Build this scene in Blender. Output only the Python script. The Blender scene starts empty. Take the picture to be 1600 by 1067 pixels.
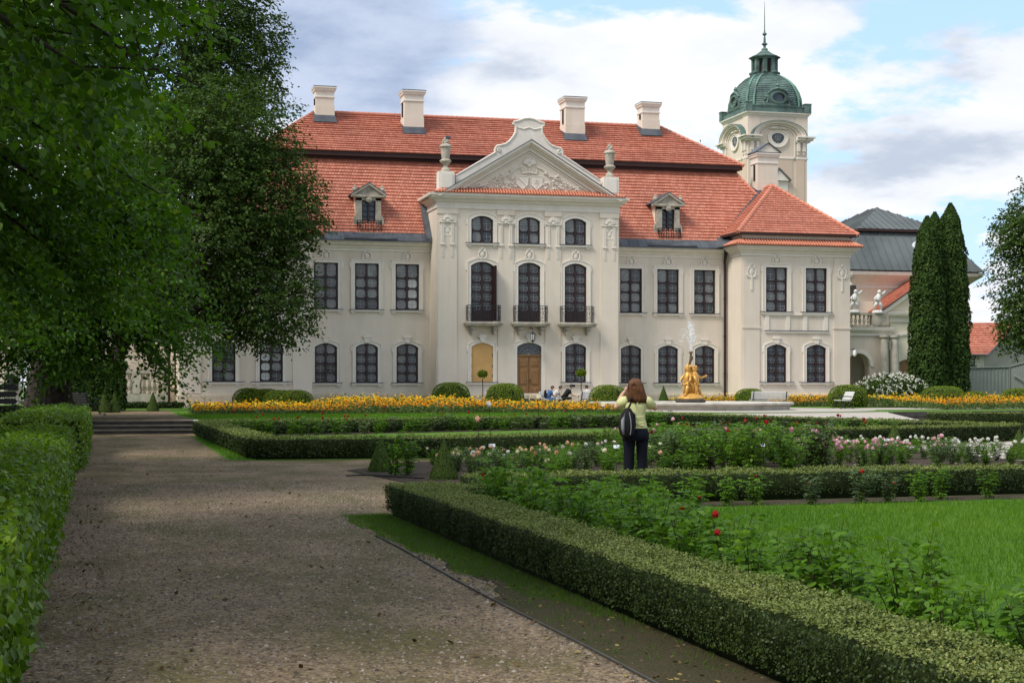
import bpy, math, random
import numpy as np
from mathutils import Vector, Matrix, noise as mnoise

# ------------------------------------------------------------------ camera, sky, sun, exposure
SC = bpy.context.scene
COL = SC.collection
YAW = math.radians(14.57)
cam = bpy.data.cameras.new('camera'); camo = bpy.data.objects.new('camera', cam); COL.objects.link(camo)
camo.location = (0, 0, 1.58); camo.rotation_euler = (math.radians(90), 0, -YAW)
cam.sensor_width = 36; cam.lens = 56.25; cam.shift_y = 0.0447; cam.clip_start = 0.1; cam.clip_end = 6000
SC.camera = camo
SUN_EL, SUN_AZ = math.radians(50), math.radians(246)      # azimuth clockwise from +Y: left and a little behind the viewer
W = bpy.data.worlds.new('World'); SC.world = W; W.use_nodes = True
sun = bpy.data.lights.new('sun', 'SUN'); suno = bpy.data.objects.new('sun', sun); COL.objects.link(suno)
sun.energy = 2.7; sun.angle = math.radians(20); sun.color = (1.0, 0.95, 0.87)
sdir = Vector((math.sin(SUN_AZ)*math.cos(SUN_EL), math.cos(SUN_AZ)*math.cos(SUN_EL), math.sin(SUN_EL)))
suno.rotation_euler = sdir.to_track_quat('Z', 'Y').to_euler()
SC.view_settings.view_transform = 'Standard'; SC.view_settings.look = 'None'
SC.view_settings.exposure = 0.5; SC.view_settings.gamma = 1.0; SC.view_settings.use_curve_mapping = False
SC.cycles.max_bounces = 6; SC.cycles.transparent_max_bounces = 6
SC.cycles.use_denoising = True

def build_sky():
    nt = W.node_tree; N = nt.nodes; L = nt.links; N.clear()
    out = N.new('ShaderNodeOutputWorld'); bg = N.new('ShaderNodeBackground')
    sky = N.new('ShaderNodeTexSky'); sky.sky_type = 'NISHITA'; sky.sun_disc = False
    sky.sun_elevation = SUN_EL; sky.sun_rotation = SUN_AZ; sky.dust_density = 1.6; sky.air_density = 1.0
    tc = N.new('ShaderNodeTexCoord')
    sep = N.new('ShaderNodeSeparateXYZ'); L.new(tc.outputs['Generated'], sep.inputs[0])
    def mth(op, a, b=None, c=None):
        n = N.new('ShaderNodeMath'); n.operation = op
        for i, s in enumerate((a, b, c)):
            if s is None: continue
            if isinstance(s, (int, float)): n.inputs[i].default_value = s
            else: L.new(s, n.inputs[i])
        return n.outputs[0]
    zz = mth('ADD', mth('MAXIMUM', sep.outputs['Z'], 0.0), 0.22)
    cmb = N.new('ShaderNodeCombineXYZ')
    L.new(mth('DIVIDE', sep.outputs['X'], zz), cmb.inputs[0]); L.new(mth('DIVIDE', sep.outputs['Y'], zz), cmb.inputs[1])
    def noise(scale, detail, rough, off, dist=0.0):
        mp = N.new('ShaderNodeMapping'); mp.inputs['Location'].default_value = off
        L.new(cmb.outputs[0], mp.inputs[0])
        n = N.new('ShaderNodeTexNoise'); n.inputs['Scale'].default_value = scale; n.inputs['Detail'].default_value = detail
        n.inputs['Roughness'].default_value = rough; n.inputs['Distortion'].default_value = dist
        L.new(mp.outputs[0], n.inputs[0]); return n.outputs['Fac']
    def ramp(fac, stops):
        r = N.new('ShaderNodeValToRGB'); L.new(fac, r.inputs[0]); e = r.color_ramp.elements
        while len(e) < len(stops): e.new(0.5)
        for i, (p, c) in enumerate(stops): e[i].position = p; e[i].color = (*c, 1) if len(c) == 3 else c
        r.color_ramp.interpolation = 'EASE'; return r.outputs[0]
    def mix(f, a, b):
        m = N.new('ShaderNodeMix'); m.data_type = 'RGBA'
        if isinstance(f, float): m.inputs[0].default_value = f
        else: L.new(f, m.inputs[0])
        for s, k in ((a, 6), (b, 7)):
            if isinstance(s, tuple): m.inputs[k].default_value = (*s, 1)
            else: L.new(s, m.inputs[k])
        return m.outputs[2]
    # a dense cumulus bank, grey underneath, in the upper left of the view
    bank_dir = Vector((math.sin(math.radians(8.2)), math.cos(math.radians(8.2)), 0.222)).normalized()
    vm = N.new('ShaderNodeVectorMath'); vm.operation = 'DISTANCE'; L.new(tc.outputs['Generated'], vm.inputs[0]); vm.inputs[1].default_value = bank_dir
    n_b = noise(5.0, 6, 0.55, (3.1, 1.7, 0))
    bank = ramp(mth('ADD', vm.outputs['Value'], mth('MULTIPLY', mth('SUBTRACT', n_b, 0.5), 0.11)), [(0.050, (1, 1, 1)), (0.10, (0, 0, 0))])
    n1 = noise(1.9, 10, 0.56, (SKYX, SKYY, 0), 0.1)
    n1 = mth('ADD', n1, mth('MULTIPLY', mth('SUBTRACT', noise(6.0, 10, 0.64, (2.2, 5.1, 0)), 0.5), 0.26))
    cover = ramp(n1, [(0.435, (0, 0, 0)), (0.515, (1, 1, 1))])
    n2 = noise(2.6, 7, 0.55, (SKYX+0.55, SKYY-0.35, 2.0))
    shade = ramp(n2, [(0.34, (0.52, 0.59, 0.70)), (0.50, (0.84, 0.87, 0.92)), (0.62, (1.0, 1.0, 1.0))])
    skym = N.new('ShaderNodeMix'); skym.data_type = 'RGBA'; skym.blend_type = 'MULTIPLY'; skym.inputs[0].default_value = 1.0
    L.new(sky.outputs[0], skym.inputs[6]); skym.inputs[7].default_value = (1.0, 1.0, 1.0, 1)
    pale = mix(0.62, skym.outputs[2], (3.5, 5.2, 7.3))
    sc = N.new('ShaderNodeMix'); sc.data_type = 'RGBA'; sc.blend_type = 'MULTIPLY'; sc.inputs[0].default_value = 1.0
    L.new(shade, sc.inputs[6]); sc.inputs[7].default_value = (CLOUD, CLOUD, CLOUD*1.01, 1)
    c1 = mix(cover, pale, sc.outputs[2])
    bcol = ramp(noise(3.4, 7, 0.6, (7.7, 2.2, 1.0)), [(0.35, (1.9/5, 2.45/5, 3.6/5)), (0.68, (3.4/5, 3.9/5, 4.9/5))]); bm = N.new('ShaderNodeMix'); bm.data_type = 'RGBA'; bm.blend_type = 'MULTIPLY'; bm.inputs[0].default_value = 1.0; L.new(bcol, bm.inputs[6]); bm.inputs[7].default_value = (5, 5, 5, 1)
    c2 = mix(bank, c1, bm.outputs[2])
    L.new(c2, bg.inputs['Color']); bg.inputs['Strength'].default_value = 0.13
    L.new(bg.outputs[0], out.inputs[0])
SKYX, SKYY, CLOUD = 4.55, 7.9, 6.1
build_sky()

rng = np.random.default_rng(7); random.seed(7)
R = math.radians

# ------------------------------------------------------------------ materials
MATS = {}
def nodes_for(name, rough=0.8, spec=0.3):
    m = bpy.data.materials.new(name); m.use_nodes = True
    nt = m.node_tree; b = nt.nodes['Principled BSDF']
    b.inputs['Roughness'].default_value = rough; b.inputs['Specular IOR Level'].default_value = spec
    MATS[name] = m
    return m, nt, b
def mapped(nt, scale=(1, 1, 1), coord='Object'):
    tc = nt.nodes.new('ShaderNodeTexCoord'); mp = nt.nodes.new('ShaderNodeMapping'); mp.inputs['Scale'].default_value = scale
    if coord == 'World':
        g = nt.nodes.new('ShaderNodeNewGeometry'); nt.links.new(g.outputs['Position'], mp.inputs[0])
    else: nt.links.new(tc.outputs[coord], mp.inputs[0])
    return mp.outputs[0]
def nnoise(nt, vec, scale, detail=4, rough=0.55, dist=0):
    n = nt.nodes.new('ShaderNodeTexNoise'); n.inputs['Scale'].default_value = scale; n.inputs['Detail'].default_value = detail
    n.inputs['Roughness'].default_value = rough; n.inputs['Distortion'].default_value = dist
    nt.links.new(vec, n.inputs[0]); return n.outputs['Fac']
def nramp(nt, fac, stops, interp='LINEAR'):
    r = nt.nodes.new('ShaderNodeValToRGB'); nt.links.new(fac, r.inputs[0]); e = r.color_ramp.elements
    while len(e) < len(stops): e.new(0.5)
    for i, (p, c) in enumerate(stops): e[i].position = p; e[i].color = (*c, 1)
    r.color_ramp.interpolation = interp
    return r.outputs[0]
def nmix(nt, f, a, b, mode='MIX'):
    m = nt.nodes.new('ShaderNodeMix'); m.data_type = 'RGBA'; m.blend_type = mode
    if isinstance(f, (int, float)): m.inputs[0].default_value = f
    else: nt.links.new(f, m.inputs[0])
    for s, k in ((a, 6), (b, 7)):
        if isinstance(s, tuple): m.inputs[k].default_value = (*s, 1)
        else: nt.links.new(s, m.inputs[k])
    return m.outputs[2]
def nbump(nt, b, h, strength=0.3, dist=0.02):
    bp = nt.nodes.new('ShaderNodeBump'); bp.inputs['Strength'].default_value = strength; bp.inputs['Distance'].default_value = dist
    nt.links.new(h, bp.inputs['Height']); nt.links.new(bp.outputs[0], b.inputs['Normal'])
def mat(name, c1, c2=None, scale=3.0, rough=0.8, spec=0.3, bump=0.0, bscale=30.0, bdist=0.01, metal=0.0, coord='Object', stain=None, sscale=(0.4, 0.4, 0.4)):
    m, nt, b = nodes_for(name, rough, spec); b.inputs['Metallic'].default_value = metal
    v = mapped(nt, (1, 1, 1), coord)
    c2 = c2 or tuple(x*0.82 for x in c1)
    col = nramp(nt, nnoise(nt, v, scale, 5), [(0.3, c2), (0.7, c1)])
    if stain:
        v2 = mapped(nt, sscale, coord)
        f = nramp(nt, nnoise(nt, v2, 1.0, 6, 0.6), [(0.5, (0, 0, 0)), (0.75, (1, 1, 1))])
        col = nmix(nt, f, col, stain)
    nt.links.new(col, b.inputs['Base Color'])
    if bump: nbump(nt, b, nnoise(nt, v, bscale, 4, 0.6), bump, bdist)
    return m
def leafmat(name, dark, light, alt=None, trans=0.35, rough=0.5, spec=0.35, tcol=None):
    m, nt, b = nodes_for(name, rough, spec)
    at = nt.nodes.new('ShaderNodeAttribute'); at.attribute_name = 'tint'
    stops = [(0.0, dark), (0.85, light)] + ([(1.0, alt)] if alt else [])
    col = nramp(nt, at.outputs['Fac'], stops)
    nt.links.new(col, b.inputs['Base Color'])
    tr = nt.nodes.new('ShaderNodeBsdfTranslucent')
    tc = nmix(nt, 1.0, col, tcol or (1.5, 1.5, 0.6), 'MULTIPLY'); nt.links.new(tc, tr.inputs['Color'])
    mx = nt.nodes.new('ShaderNodeMixShader'); mx.inputs[0].default_value = trans
    out = nt.nodes['Material Output']
    nt.links.new(b.outputs[0], mx.inputs[1]); nt.links.new(tr.outputs[0], mx.inputs[2]); nt.links.new(mx.outputs[0], out.inputs[0])
    return m

mat('stucco', (0.705, 0.62, 0.52), (0.66, 0.573, 0.475), 0.7, 0.9, 0.15, 0.12, 60, 0.004, stain=(0.56, 0.485, 0.39), sscale=(0.5, 0.5, 0.16))
mat('trim', (0.75, 0.69, 0.61), (0.68, 0.62, 0.54), 2.0, 0.85, 0.2, 0.1, 40, 0.004)
mat('plinth', (0.60, 0.50, 0.38), (0.52, 0.43, 0.32), 1.0, 0.9, 0.15, 0.15, 50, 0.005)
mat('old_stone', (0.50, 0.45, 0.36), (0.34, 0.305, 0.25), 2.5, 0.9, 0.2, 0.4, 18, 0.02, stain=(0.17, 0.15, 0.125), sscale=(1.5, 1.5, 1.0))
mat('pale_stone', (0.52, 0.48, 0.41), (0.38, 0.35, 0.30), 2.0, 0.9, 0.2, 0.3, 18, 0.02, stain=(0.26, 0.24, 0.20), sscale=(1.2, 1.2, 1.0))
mat('dark_stone', (0.085, 0.075, 0.065), (0.045, 0.042, 0.038), 3.0, 0.9, 0.2, 0.5, 14, 0.03)
mat('white_statue', (0.72, 0.70, 0.66), (0.6, 0.58, 0.54), 4, 0.8)
mat('lead', (0.115, 0.125, 0.14), (0.05, 0.055, 0.065), 1.2, 0.5, 0.4, 0.1, 6, 0.01, metal=0.15)
mat('eave_dark', (0.05, 0.025, 0.022), None, 2, 0.7)
mat('frame', (0.030, 0.012, 0.014), (0.018, 0.008, 0.009), 4, 0.45, 0.4)
mat('iron', (0.018, 0.018, 0.02), None, 5, 0.5, 0.4)
mat('bars', (0.34, 0.35, 0.35), (0.22, 0.23, 0.23), 3, 0.5, 0.4)
mat('gold', (0.66, 0.38, 0.10), (0.50, 0.26, 0.05), 6, 0.42, 0.5, 0.3, 12, 0.02, metal=0.25)
mat('bronze', (0.10, 0.07, 0.03), None, 6, 0.5, 0.4)
mat('copper', (0.15, 0.225, 0.19), (0.06, 0.095, 0.09), 0.9, 0.75, 0.2, 0.2, 8, 0.02, stain=(0.04, 0.055, 0.055), sscale=(0.9, 0.9, 0.5))
mat('copper_bright', (0.17, 0.32, 0.25), (0.10, 0.20, 0.16), 0.9, 0.7, 0.3)
mat('tower_wall', (0.70, 0.595, 0.49), (0.65, 0.545, 0.44), 0.5, 0.9, 0.15)
mat('tower_panel', (0.62, 0.485, 0.375), (0.57, 0.445, 0.335), 0.5, 0.9, 0.15)
mat('seam_roof', (0.135, 0.15, 0.148), (0.095, 0.107, 0.108), 0.35, 0.7, 0.2, stain=(0.075, 0.085, 0.088), sscale=(0.25, 0.25, 0.25))
mat('board', (0.60, 0.36, 0.14), (0.52, 0.30, 0.115), 1.2, 0.75, 0.2)
mat('bark', (0.055, 0.045, 0.036), (0.025, 0.02, 0.017), 5, 0.95, 0.1, 0.8, 9, 0.05)
mat('twig', (0.035, 0.028, 0.02), None, 5, 0.9, 0.1)
mat('rose_stem', (0.045, 0.055, 0.02), (0.05, 0.03, 0.02), 5, 0.9, 0.1)
mat('step_stone', (0.15, 0.125, 0.10), (0.085, 0.072, 0.058), 3, 0.9, 0.15, 0.4, 18, 0.02, coord='World')
mat('white_paint', (0.74, 0.73, 0.70), (0.66, 0.65, 0.62), 4, 0.55, 0.3)
mat('metal_fence', (0.20, 0.22, 0.205), (0.16, 0.18, 0.17), 0.7, 0.6, 0.3)
mat('chapel_wall', (0.70, 0.635, 0.50), (0.65, 0.58, 0.455), 0.6, 0.9, 0.1)
mat('house_wall', (0.62, 0.57, 0.49), (0.55, 0.50, 0.43), 0.6, 0.9)
mat('grey_render', (0.36, 0.33, 0.285), (0.28, 0.255, 0.22), 0.5, 0.9, stain=(0.22, 0.20, 0.17))
mat('soil', (0.075, 0.055, 0.04), (0.035, 0.027, 0.02), 3, 0.95, 0.1, 0.6, 30, 0.03, coord='World')
mat('skin', (0.56, 0.33, 0.235), (0.50, 0.28, 0.20), 5, 0.55, 0.35)
mat('hair_brown', (0.15, 0.062, 0.022), (0.06, 0.024, 0.010), 9, 0.6, 0.2, 0.6, 50, 0.01)
mat('hair_dark', (0.05, 0.028, 0.018), (0.03, 0.017, 0.012), 9, 0.5, 0.4)
mat('shirt_lime', (0.60, 0.60, 0.29), (0.53, 0.53, 0.25), 6, 0.85, 0.15, 0.5, 9, 0.02)
mat('trouser_navy', (0.005, 0.0065, 0.012), None, 6, 0.85, 0.15, 0.4, 9, 0.02)
mat('cloth_black', (0.012, 0.012, 0.014), None, 6, 0.8, 0.2)
mat('cloth_grey', (0.25, 0.25, 0.26), None, 6, 0.7, 0.3)
mat('cloth_blue', (0.06, 0.13, 0.30), None, 6, 0.85, 0.15)
mat('cloth_pale', (0.55, 0.50, 0.46), None, 6, 0.85, 0.15)
mat('lamp_glass', (0.5, 0.52, 0.5), None, 6, 0.2, 0.5)
mat('steel_edge', (0.075, 0.072, 0.06), (0.04, 0.036, 0.03), 6, 0.7, 0.3)
mat('gate_paint', (0.42, 0.46, 0.50), None, 3, 0.6)
mat('tag_white', (0.62, 0.65, 0.68), None, 3, 0.6)

def streaks(name, amount):                               # faint rain streaks down the render
    nt = MATS[name].node_tree; b = nt.nodes['Principled BSDF']; src = b.inputs['Base Color'].links[0].from_socket
    f = nramp(nt, nnoise(nt, mapped(nt, (3.2, 3.2, .12)), 1.0, 6, .65), [(.42, (1, 1, 1)), (.72, (1-amount, 1-amount*1.1, 1-amount*1.25))])
    nt.links.new(nmix(nt, 1.0, src, f, 'MULTIPLY'), b.inputs['Base Color'])
for nm_, am_ in (('stucco', .055), ('trim', .06), ('plinth', .16), ('tower_wall', .09)): streaks(nm_, am_)
def wood_door():
    m, nt, b = nodes_for('door_wood', 0.45, 0.4)
    v = mapped(nt, (9, 9, 0.8))
    col = nramp(nt, nnoise(nt, v, 2.2, 6, 0.6, 0.4), [(0.25, (0.12, 0.055, 0.018)), (0.75, (0.33, 0.17, 0.06))])
    nt.links.new(col, b.inputs['Base Color'])
wood_door()

def glassmat(name, c1, c2, rough=0.06):
    m, nt, b = nodes_for(name, rough, 0.6)
    v = mapped(nt, (1, 1, 1), 'World')
    col = nramp(nt, nnoise(nt, v, 1.6, 3, 0.5, 0.5), [(0.35, c1), (0.68, c2)])
    nt.links.new(col, b.inputs['Base Color'])
    nbump(nt, b, nnoise(nt, v, 1.1, 2), 0.06, 0.05)
glassmat('glass_dark', (0.012, 0.014, 0.016), (0.045, 0.05, 0.054))
glassmat('glass_net', (0.09, 0.095, 0.095), (0.21, 0.21, 0.20), 0.1)
glassmat('glass_white', (0.5, 0.5, 0.48), (0.6, 0.6, 0.58), 0.2)

def tilemat(name, c1, c2, c3, tw=0.185):
    m, nt, b = nodes_for(name, 0.62, 0.35)
    uv = nt.nodes.new('ShaderNodeUVMap'); uv.uv_map = 'UVMap'
    sep = nt.nodes.new('ShaderNodeSeparateXYZ'); nt.links.new(uv.outputs[0], sep.inputs[0])
    def mth(op, a, bb=None):
        n = nt.nodes.new('ShaderNodeMath'); n.operation = op
        for i, s in enumerate((a, bb)):
            if s is None: continue
            if isinstance(s, (int, float)): n.inputs[i].default_value = s
            else: nt.links.new(s, n.inputs[i])
        return n.outputs[0]
    row = mth('FLOOR', sep.outputs[1]); ux = mth('DIVIDE', sep.outputs[0], tw)
    cmb = nt.nodes.new('ShaderNodeCombineXYZ'); nt.links.new(mth('FLOOR', ux), cmb.inputs[0]); nt.links.new(row, cmb.inputs[1])
    wn = nt.nodes.new('ShaderNodeTexWhiteNoise'); wn.noise_dimensions = '2D'; nt.links.new(cmb.outputs[0], wn.inputs[0])
    col = nramp(nt, wn.outputs['Value'], [(0.0, c1), (0.5, c2), (1.0, c3)])
    v = mapped(nt, (0.35, 0.35, 0.35), 'World')
    st = nramp(nt, nnoise(nt, v, 1.0, 6, 0.6), [(0.3, (0.80, 0.80, 0.82)), (0.65, (1.0, 1.0, 1.0))])
    col = nmix(nt, 1.0, col, st, 'MULTIPLY')
    fr = mth('FRACT', ux)
    groove = nramp(nt, mth('ABSOLUTE', mth('SUBTRACT', fr, 0.5)), [(0.40, (1, 1, 1)), (0.5, (0.0, 0.0, 0.0))])
    nt.links.new(col, b.inputs['Base Color'])
    nbump(nt, b, groove, 0.9, 0.035)
tilemat('tile_red', (0.44, 0.145, 0.090), (0.51, 0.18, 0.113), (0.56, 0.225, 0.148))
tilemat('tile_orange', (0.48, 0.15, 0.085), (0.56, 0.19, 0.11), (0.60, 0.235, 0.145))
tilemat('tile_far', (0.44, 0.14, 0.085), (0.53, 0.18, 0.11), (0.58, 0.23, 0.15), 0.25)

def ground_mats():
    # gravel path: fine stones, moss in patches, bare brown streaks
    m, nt, b = nodes_for('gravel', 0.92, 0.2)
    v = mapped(nt, (1, 1, 1), 'World')
    vo = nt.nodes.new('ShaderNodeTexVoronoi'); vo.inputs['Scale'].default_value = 44; nt.links.new(v, vo.inputs['Vector'])
    stone = nramp(nt, vo.outputs['Color'], [(0.0, (0.070, 0.049, 0.029)), (0.5, (0.185, 0.135, 0.083)), (0.93, (0.29, 0.222, 0.147)), (1.0, (0.38, 0.31, 0.225))])
    big = nramp(nt, nnoise(nt, v, 0.8, 8, 0.68), [(0.3, (0.55, 0.50, 0.44)), (0.5, (0.95, 0.92, 0.88)), (0.7, (1.3, 1.27, 1.22))])
    col = nmix(nt, 1.0, stone, big, 'MULTIPLY')
    v3 = mapped(nt, (0.9, 0.35, 1), 'World')
    moss_n = nnoise(nt, v3, 0.9, 7, 0.66)
    moss = nramp(nt, moss_n, [(0.46, (0, 0, 0)), (0.62, (0.88, 0.88, 0.88))])
    mcol = nramp(nt, nnoise(nt, v, 22, 4, 0.7), [(0.3, (0.045, 0.042, 0.012)), (0.7, (0.12, 0.105, 0.03))])
    col = nmix(nt, moss, col, mcol)
    grain = nramp(nt, nnoise(nt, v, 19, 6, 0.78), [(0.32, (0.45, 0.42, 0.38)), (0.5, (1, 1, 1)), (0.68, (1.5, 1.48, 1.45))])
    col = nmix(nt, 1.0, col, grain, 'MULTIPLY')
    mid = nnoise(nt, v, 7.0, 5, 0.7)
    dirt = nramp(nt, mid, [(0.50, (0, 0, 0)), (0.72, (0.6, 0.6, 0.6))])
    col = nmix(nt, dirt, col, (0.075, 0.054, 0.034))
    nt.links.new(col, b.inputs['Base Color'])
    nbump(nt, b, vo.outputs['Distance'], 0.45, 0.012)
    # pale gravel of the fountain court
    m, nt, b = nodes_for('pale_gravel', 0.92, 0.2); v = mapped(nt, (1, 1, 1), 'World')
    col = nramp(nt, nnoise(nt, v, 14, 6, 0.7), [(0.3, (0.30, 0.26, 0.22)), (0.7, (0.50, 0.45, 0.40))])
    nt.links.new(col, b.inputs['Base Color']); nbump(nt, b, nnoise(nt, v, 40, 3), 0.5, 0.02)
    # mown grass
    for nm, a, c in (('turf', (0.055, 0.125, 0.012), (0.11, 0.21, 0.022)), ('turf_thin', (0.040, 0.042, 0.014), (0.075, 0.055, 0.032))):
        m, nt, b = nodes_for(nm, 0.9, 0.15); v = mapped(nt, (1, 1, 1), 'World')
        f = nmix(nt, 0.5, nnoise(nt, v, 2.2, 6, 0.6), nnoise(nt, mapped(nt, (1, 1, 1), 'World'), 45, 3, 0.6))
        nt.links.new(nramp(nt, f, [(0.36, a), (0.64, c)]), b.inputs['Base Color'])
        nbump(nt, b, nnoise(nt, v, 60, 3), 0.8, 0.04)
ground_mats()

leafmat('leaf_lime', (0.014, 0.044, 0.0035), (0.062, 0.145, 0.008), (0.17, 0.24, 0.018), 0.48, 0.45, 0.20)
leafmat('leaf_oak', (0.018, 0.042, 0.007), (0.062, 0.112, 0.016), (0.11, 0.15, 0.025), 0.28, 0.55, 0.2)
leafmat('leaf_thuja', (0.016, 0.036, 0.008), (0.046, 0.085, 0.016), (0.07, 0.10, 0.022), 0.15, 0.75, 0.1)
leafmat('leaf_hornbeam', (0.042, 0.10, 0.007), (0.13, 0.225, 0.017), (0.30, 0.32, 0.03), 0.38, 0.42, 0.35)
leafmat('leaf_box_shaded', (0.009, 0.020, 0.004), (0.036, 0.060, 0.010), (0.08, 0.10, 0.022), 0.14, 0.5, 0.2)  # box leaf with the shade on hedge sides put into its green
leafmat('leaf_boxtop_lit', (0.075, 0.11, 0.022), (0.18, 0.215, 0.055), (0.30, 0.29, 0.11), 0.18, 0.55, 0.2)  # same box leaf, paled for the light falling on hedge tops
leafmat('leaf_dome', (0.066, 0.11, 0.008), (0.155, 0.215, 0.017), (0.21, 0.26, 0.03), 0.2, 0.65, 0.15)
leafmat('leaf_cone', (0.038, 0.075, 0.012), (0.105, 0.16, 0.026), (0.14, 0.19, 0.04), 0.15, 0.6, 0.2)
leafmat('leaf_rose', (0.035, 0.095, 0.007), (0.115, 0.235, 0.016), (0.20, 0.31, 0.035), 0.42, 0.5, 0.2)
leafmat('leaf_rosedark', (0.026, 0.056, 0.012), (0.075, 0.125, 0.026), (0.15, 0.09, 0.04), 0.25, 0.4, 0.4)
leafmat('leaf_marigold', (0.035, 0.070, 0.016), (0.105, 0.155, 0.040), (0.16, 0.20, 0.06), 0.25, 0.6, 0.2)
leafmat('blade', (0.045, 0.12, 0.010), (0.11, 0.225, 0.018), (0.20, 0.29, 0.045), 0.4, 0.65, 0.12)
leafmat('blade_verge_shaded', (0.042, 0.11, 0.009), (0.10, 0.20, 0.017), (0.12, 0.15, 0.04), 0.35, 0.65, 0.12)  # copy of the lawn blades, darkened for the shade beside the near hedge
leafmat('petal_marigold', (0.60, 0.17, 0.006), (0.80, 0.42, 0.010), (0.83, 0.60, 0.03), 0.25, 0.7, 0.1, (1.2, 1.1, 0.6))
leafmat('petal_white', (0.66, 0.64, 0.55), (0.78, 0.76, 0.70), None, 0.2, 0.7, 0.1, (1, 1, 1))
leafmat('petal_cream', (0.68, 0.58, 0.36), (0.76, 0.70, 0.50), None, 0.2, 0.7, 0.1, (1, 1, 1))
leafmat('petal_peach', (0.66, 0.36, 0.20), (0.74, 0.50, 0.32), None, 0.2, 0.7, 0.1, (1, 1, 1))
leafmat('petal_pink', (0.62, 0.30, 0.34), (0.74, 0.48, 0.50), None, 0.2, 0.7, 0.1, (1, 1, 1))
leafmat('petal_red', (0.22, 0.008, 0.010), (0.40, 0.018, 0.020), None, 0.2, 0.6, 0.1, (1, 1, 1))
leafmat('water_drop', (0.80, 0.83, 0.86), (0.92, 0.94, 0.96), None, 0.3, 0.2, 0.5, (1, 1, 1))
mat('hedge_core', (0.020, 0.030, 0.008), (0.010, 0.016, 0.005), 9, 0.9, 0.1)

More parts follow.
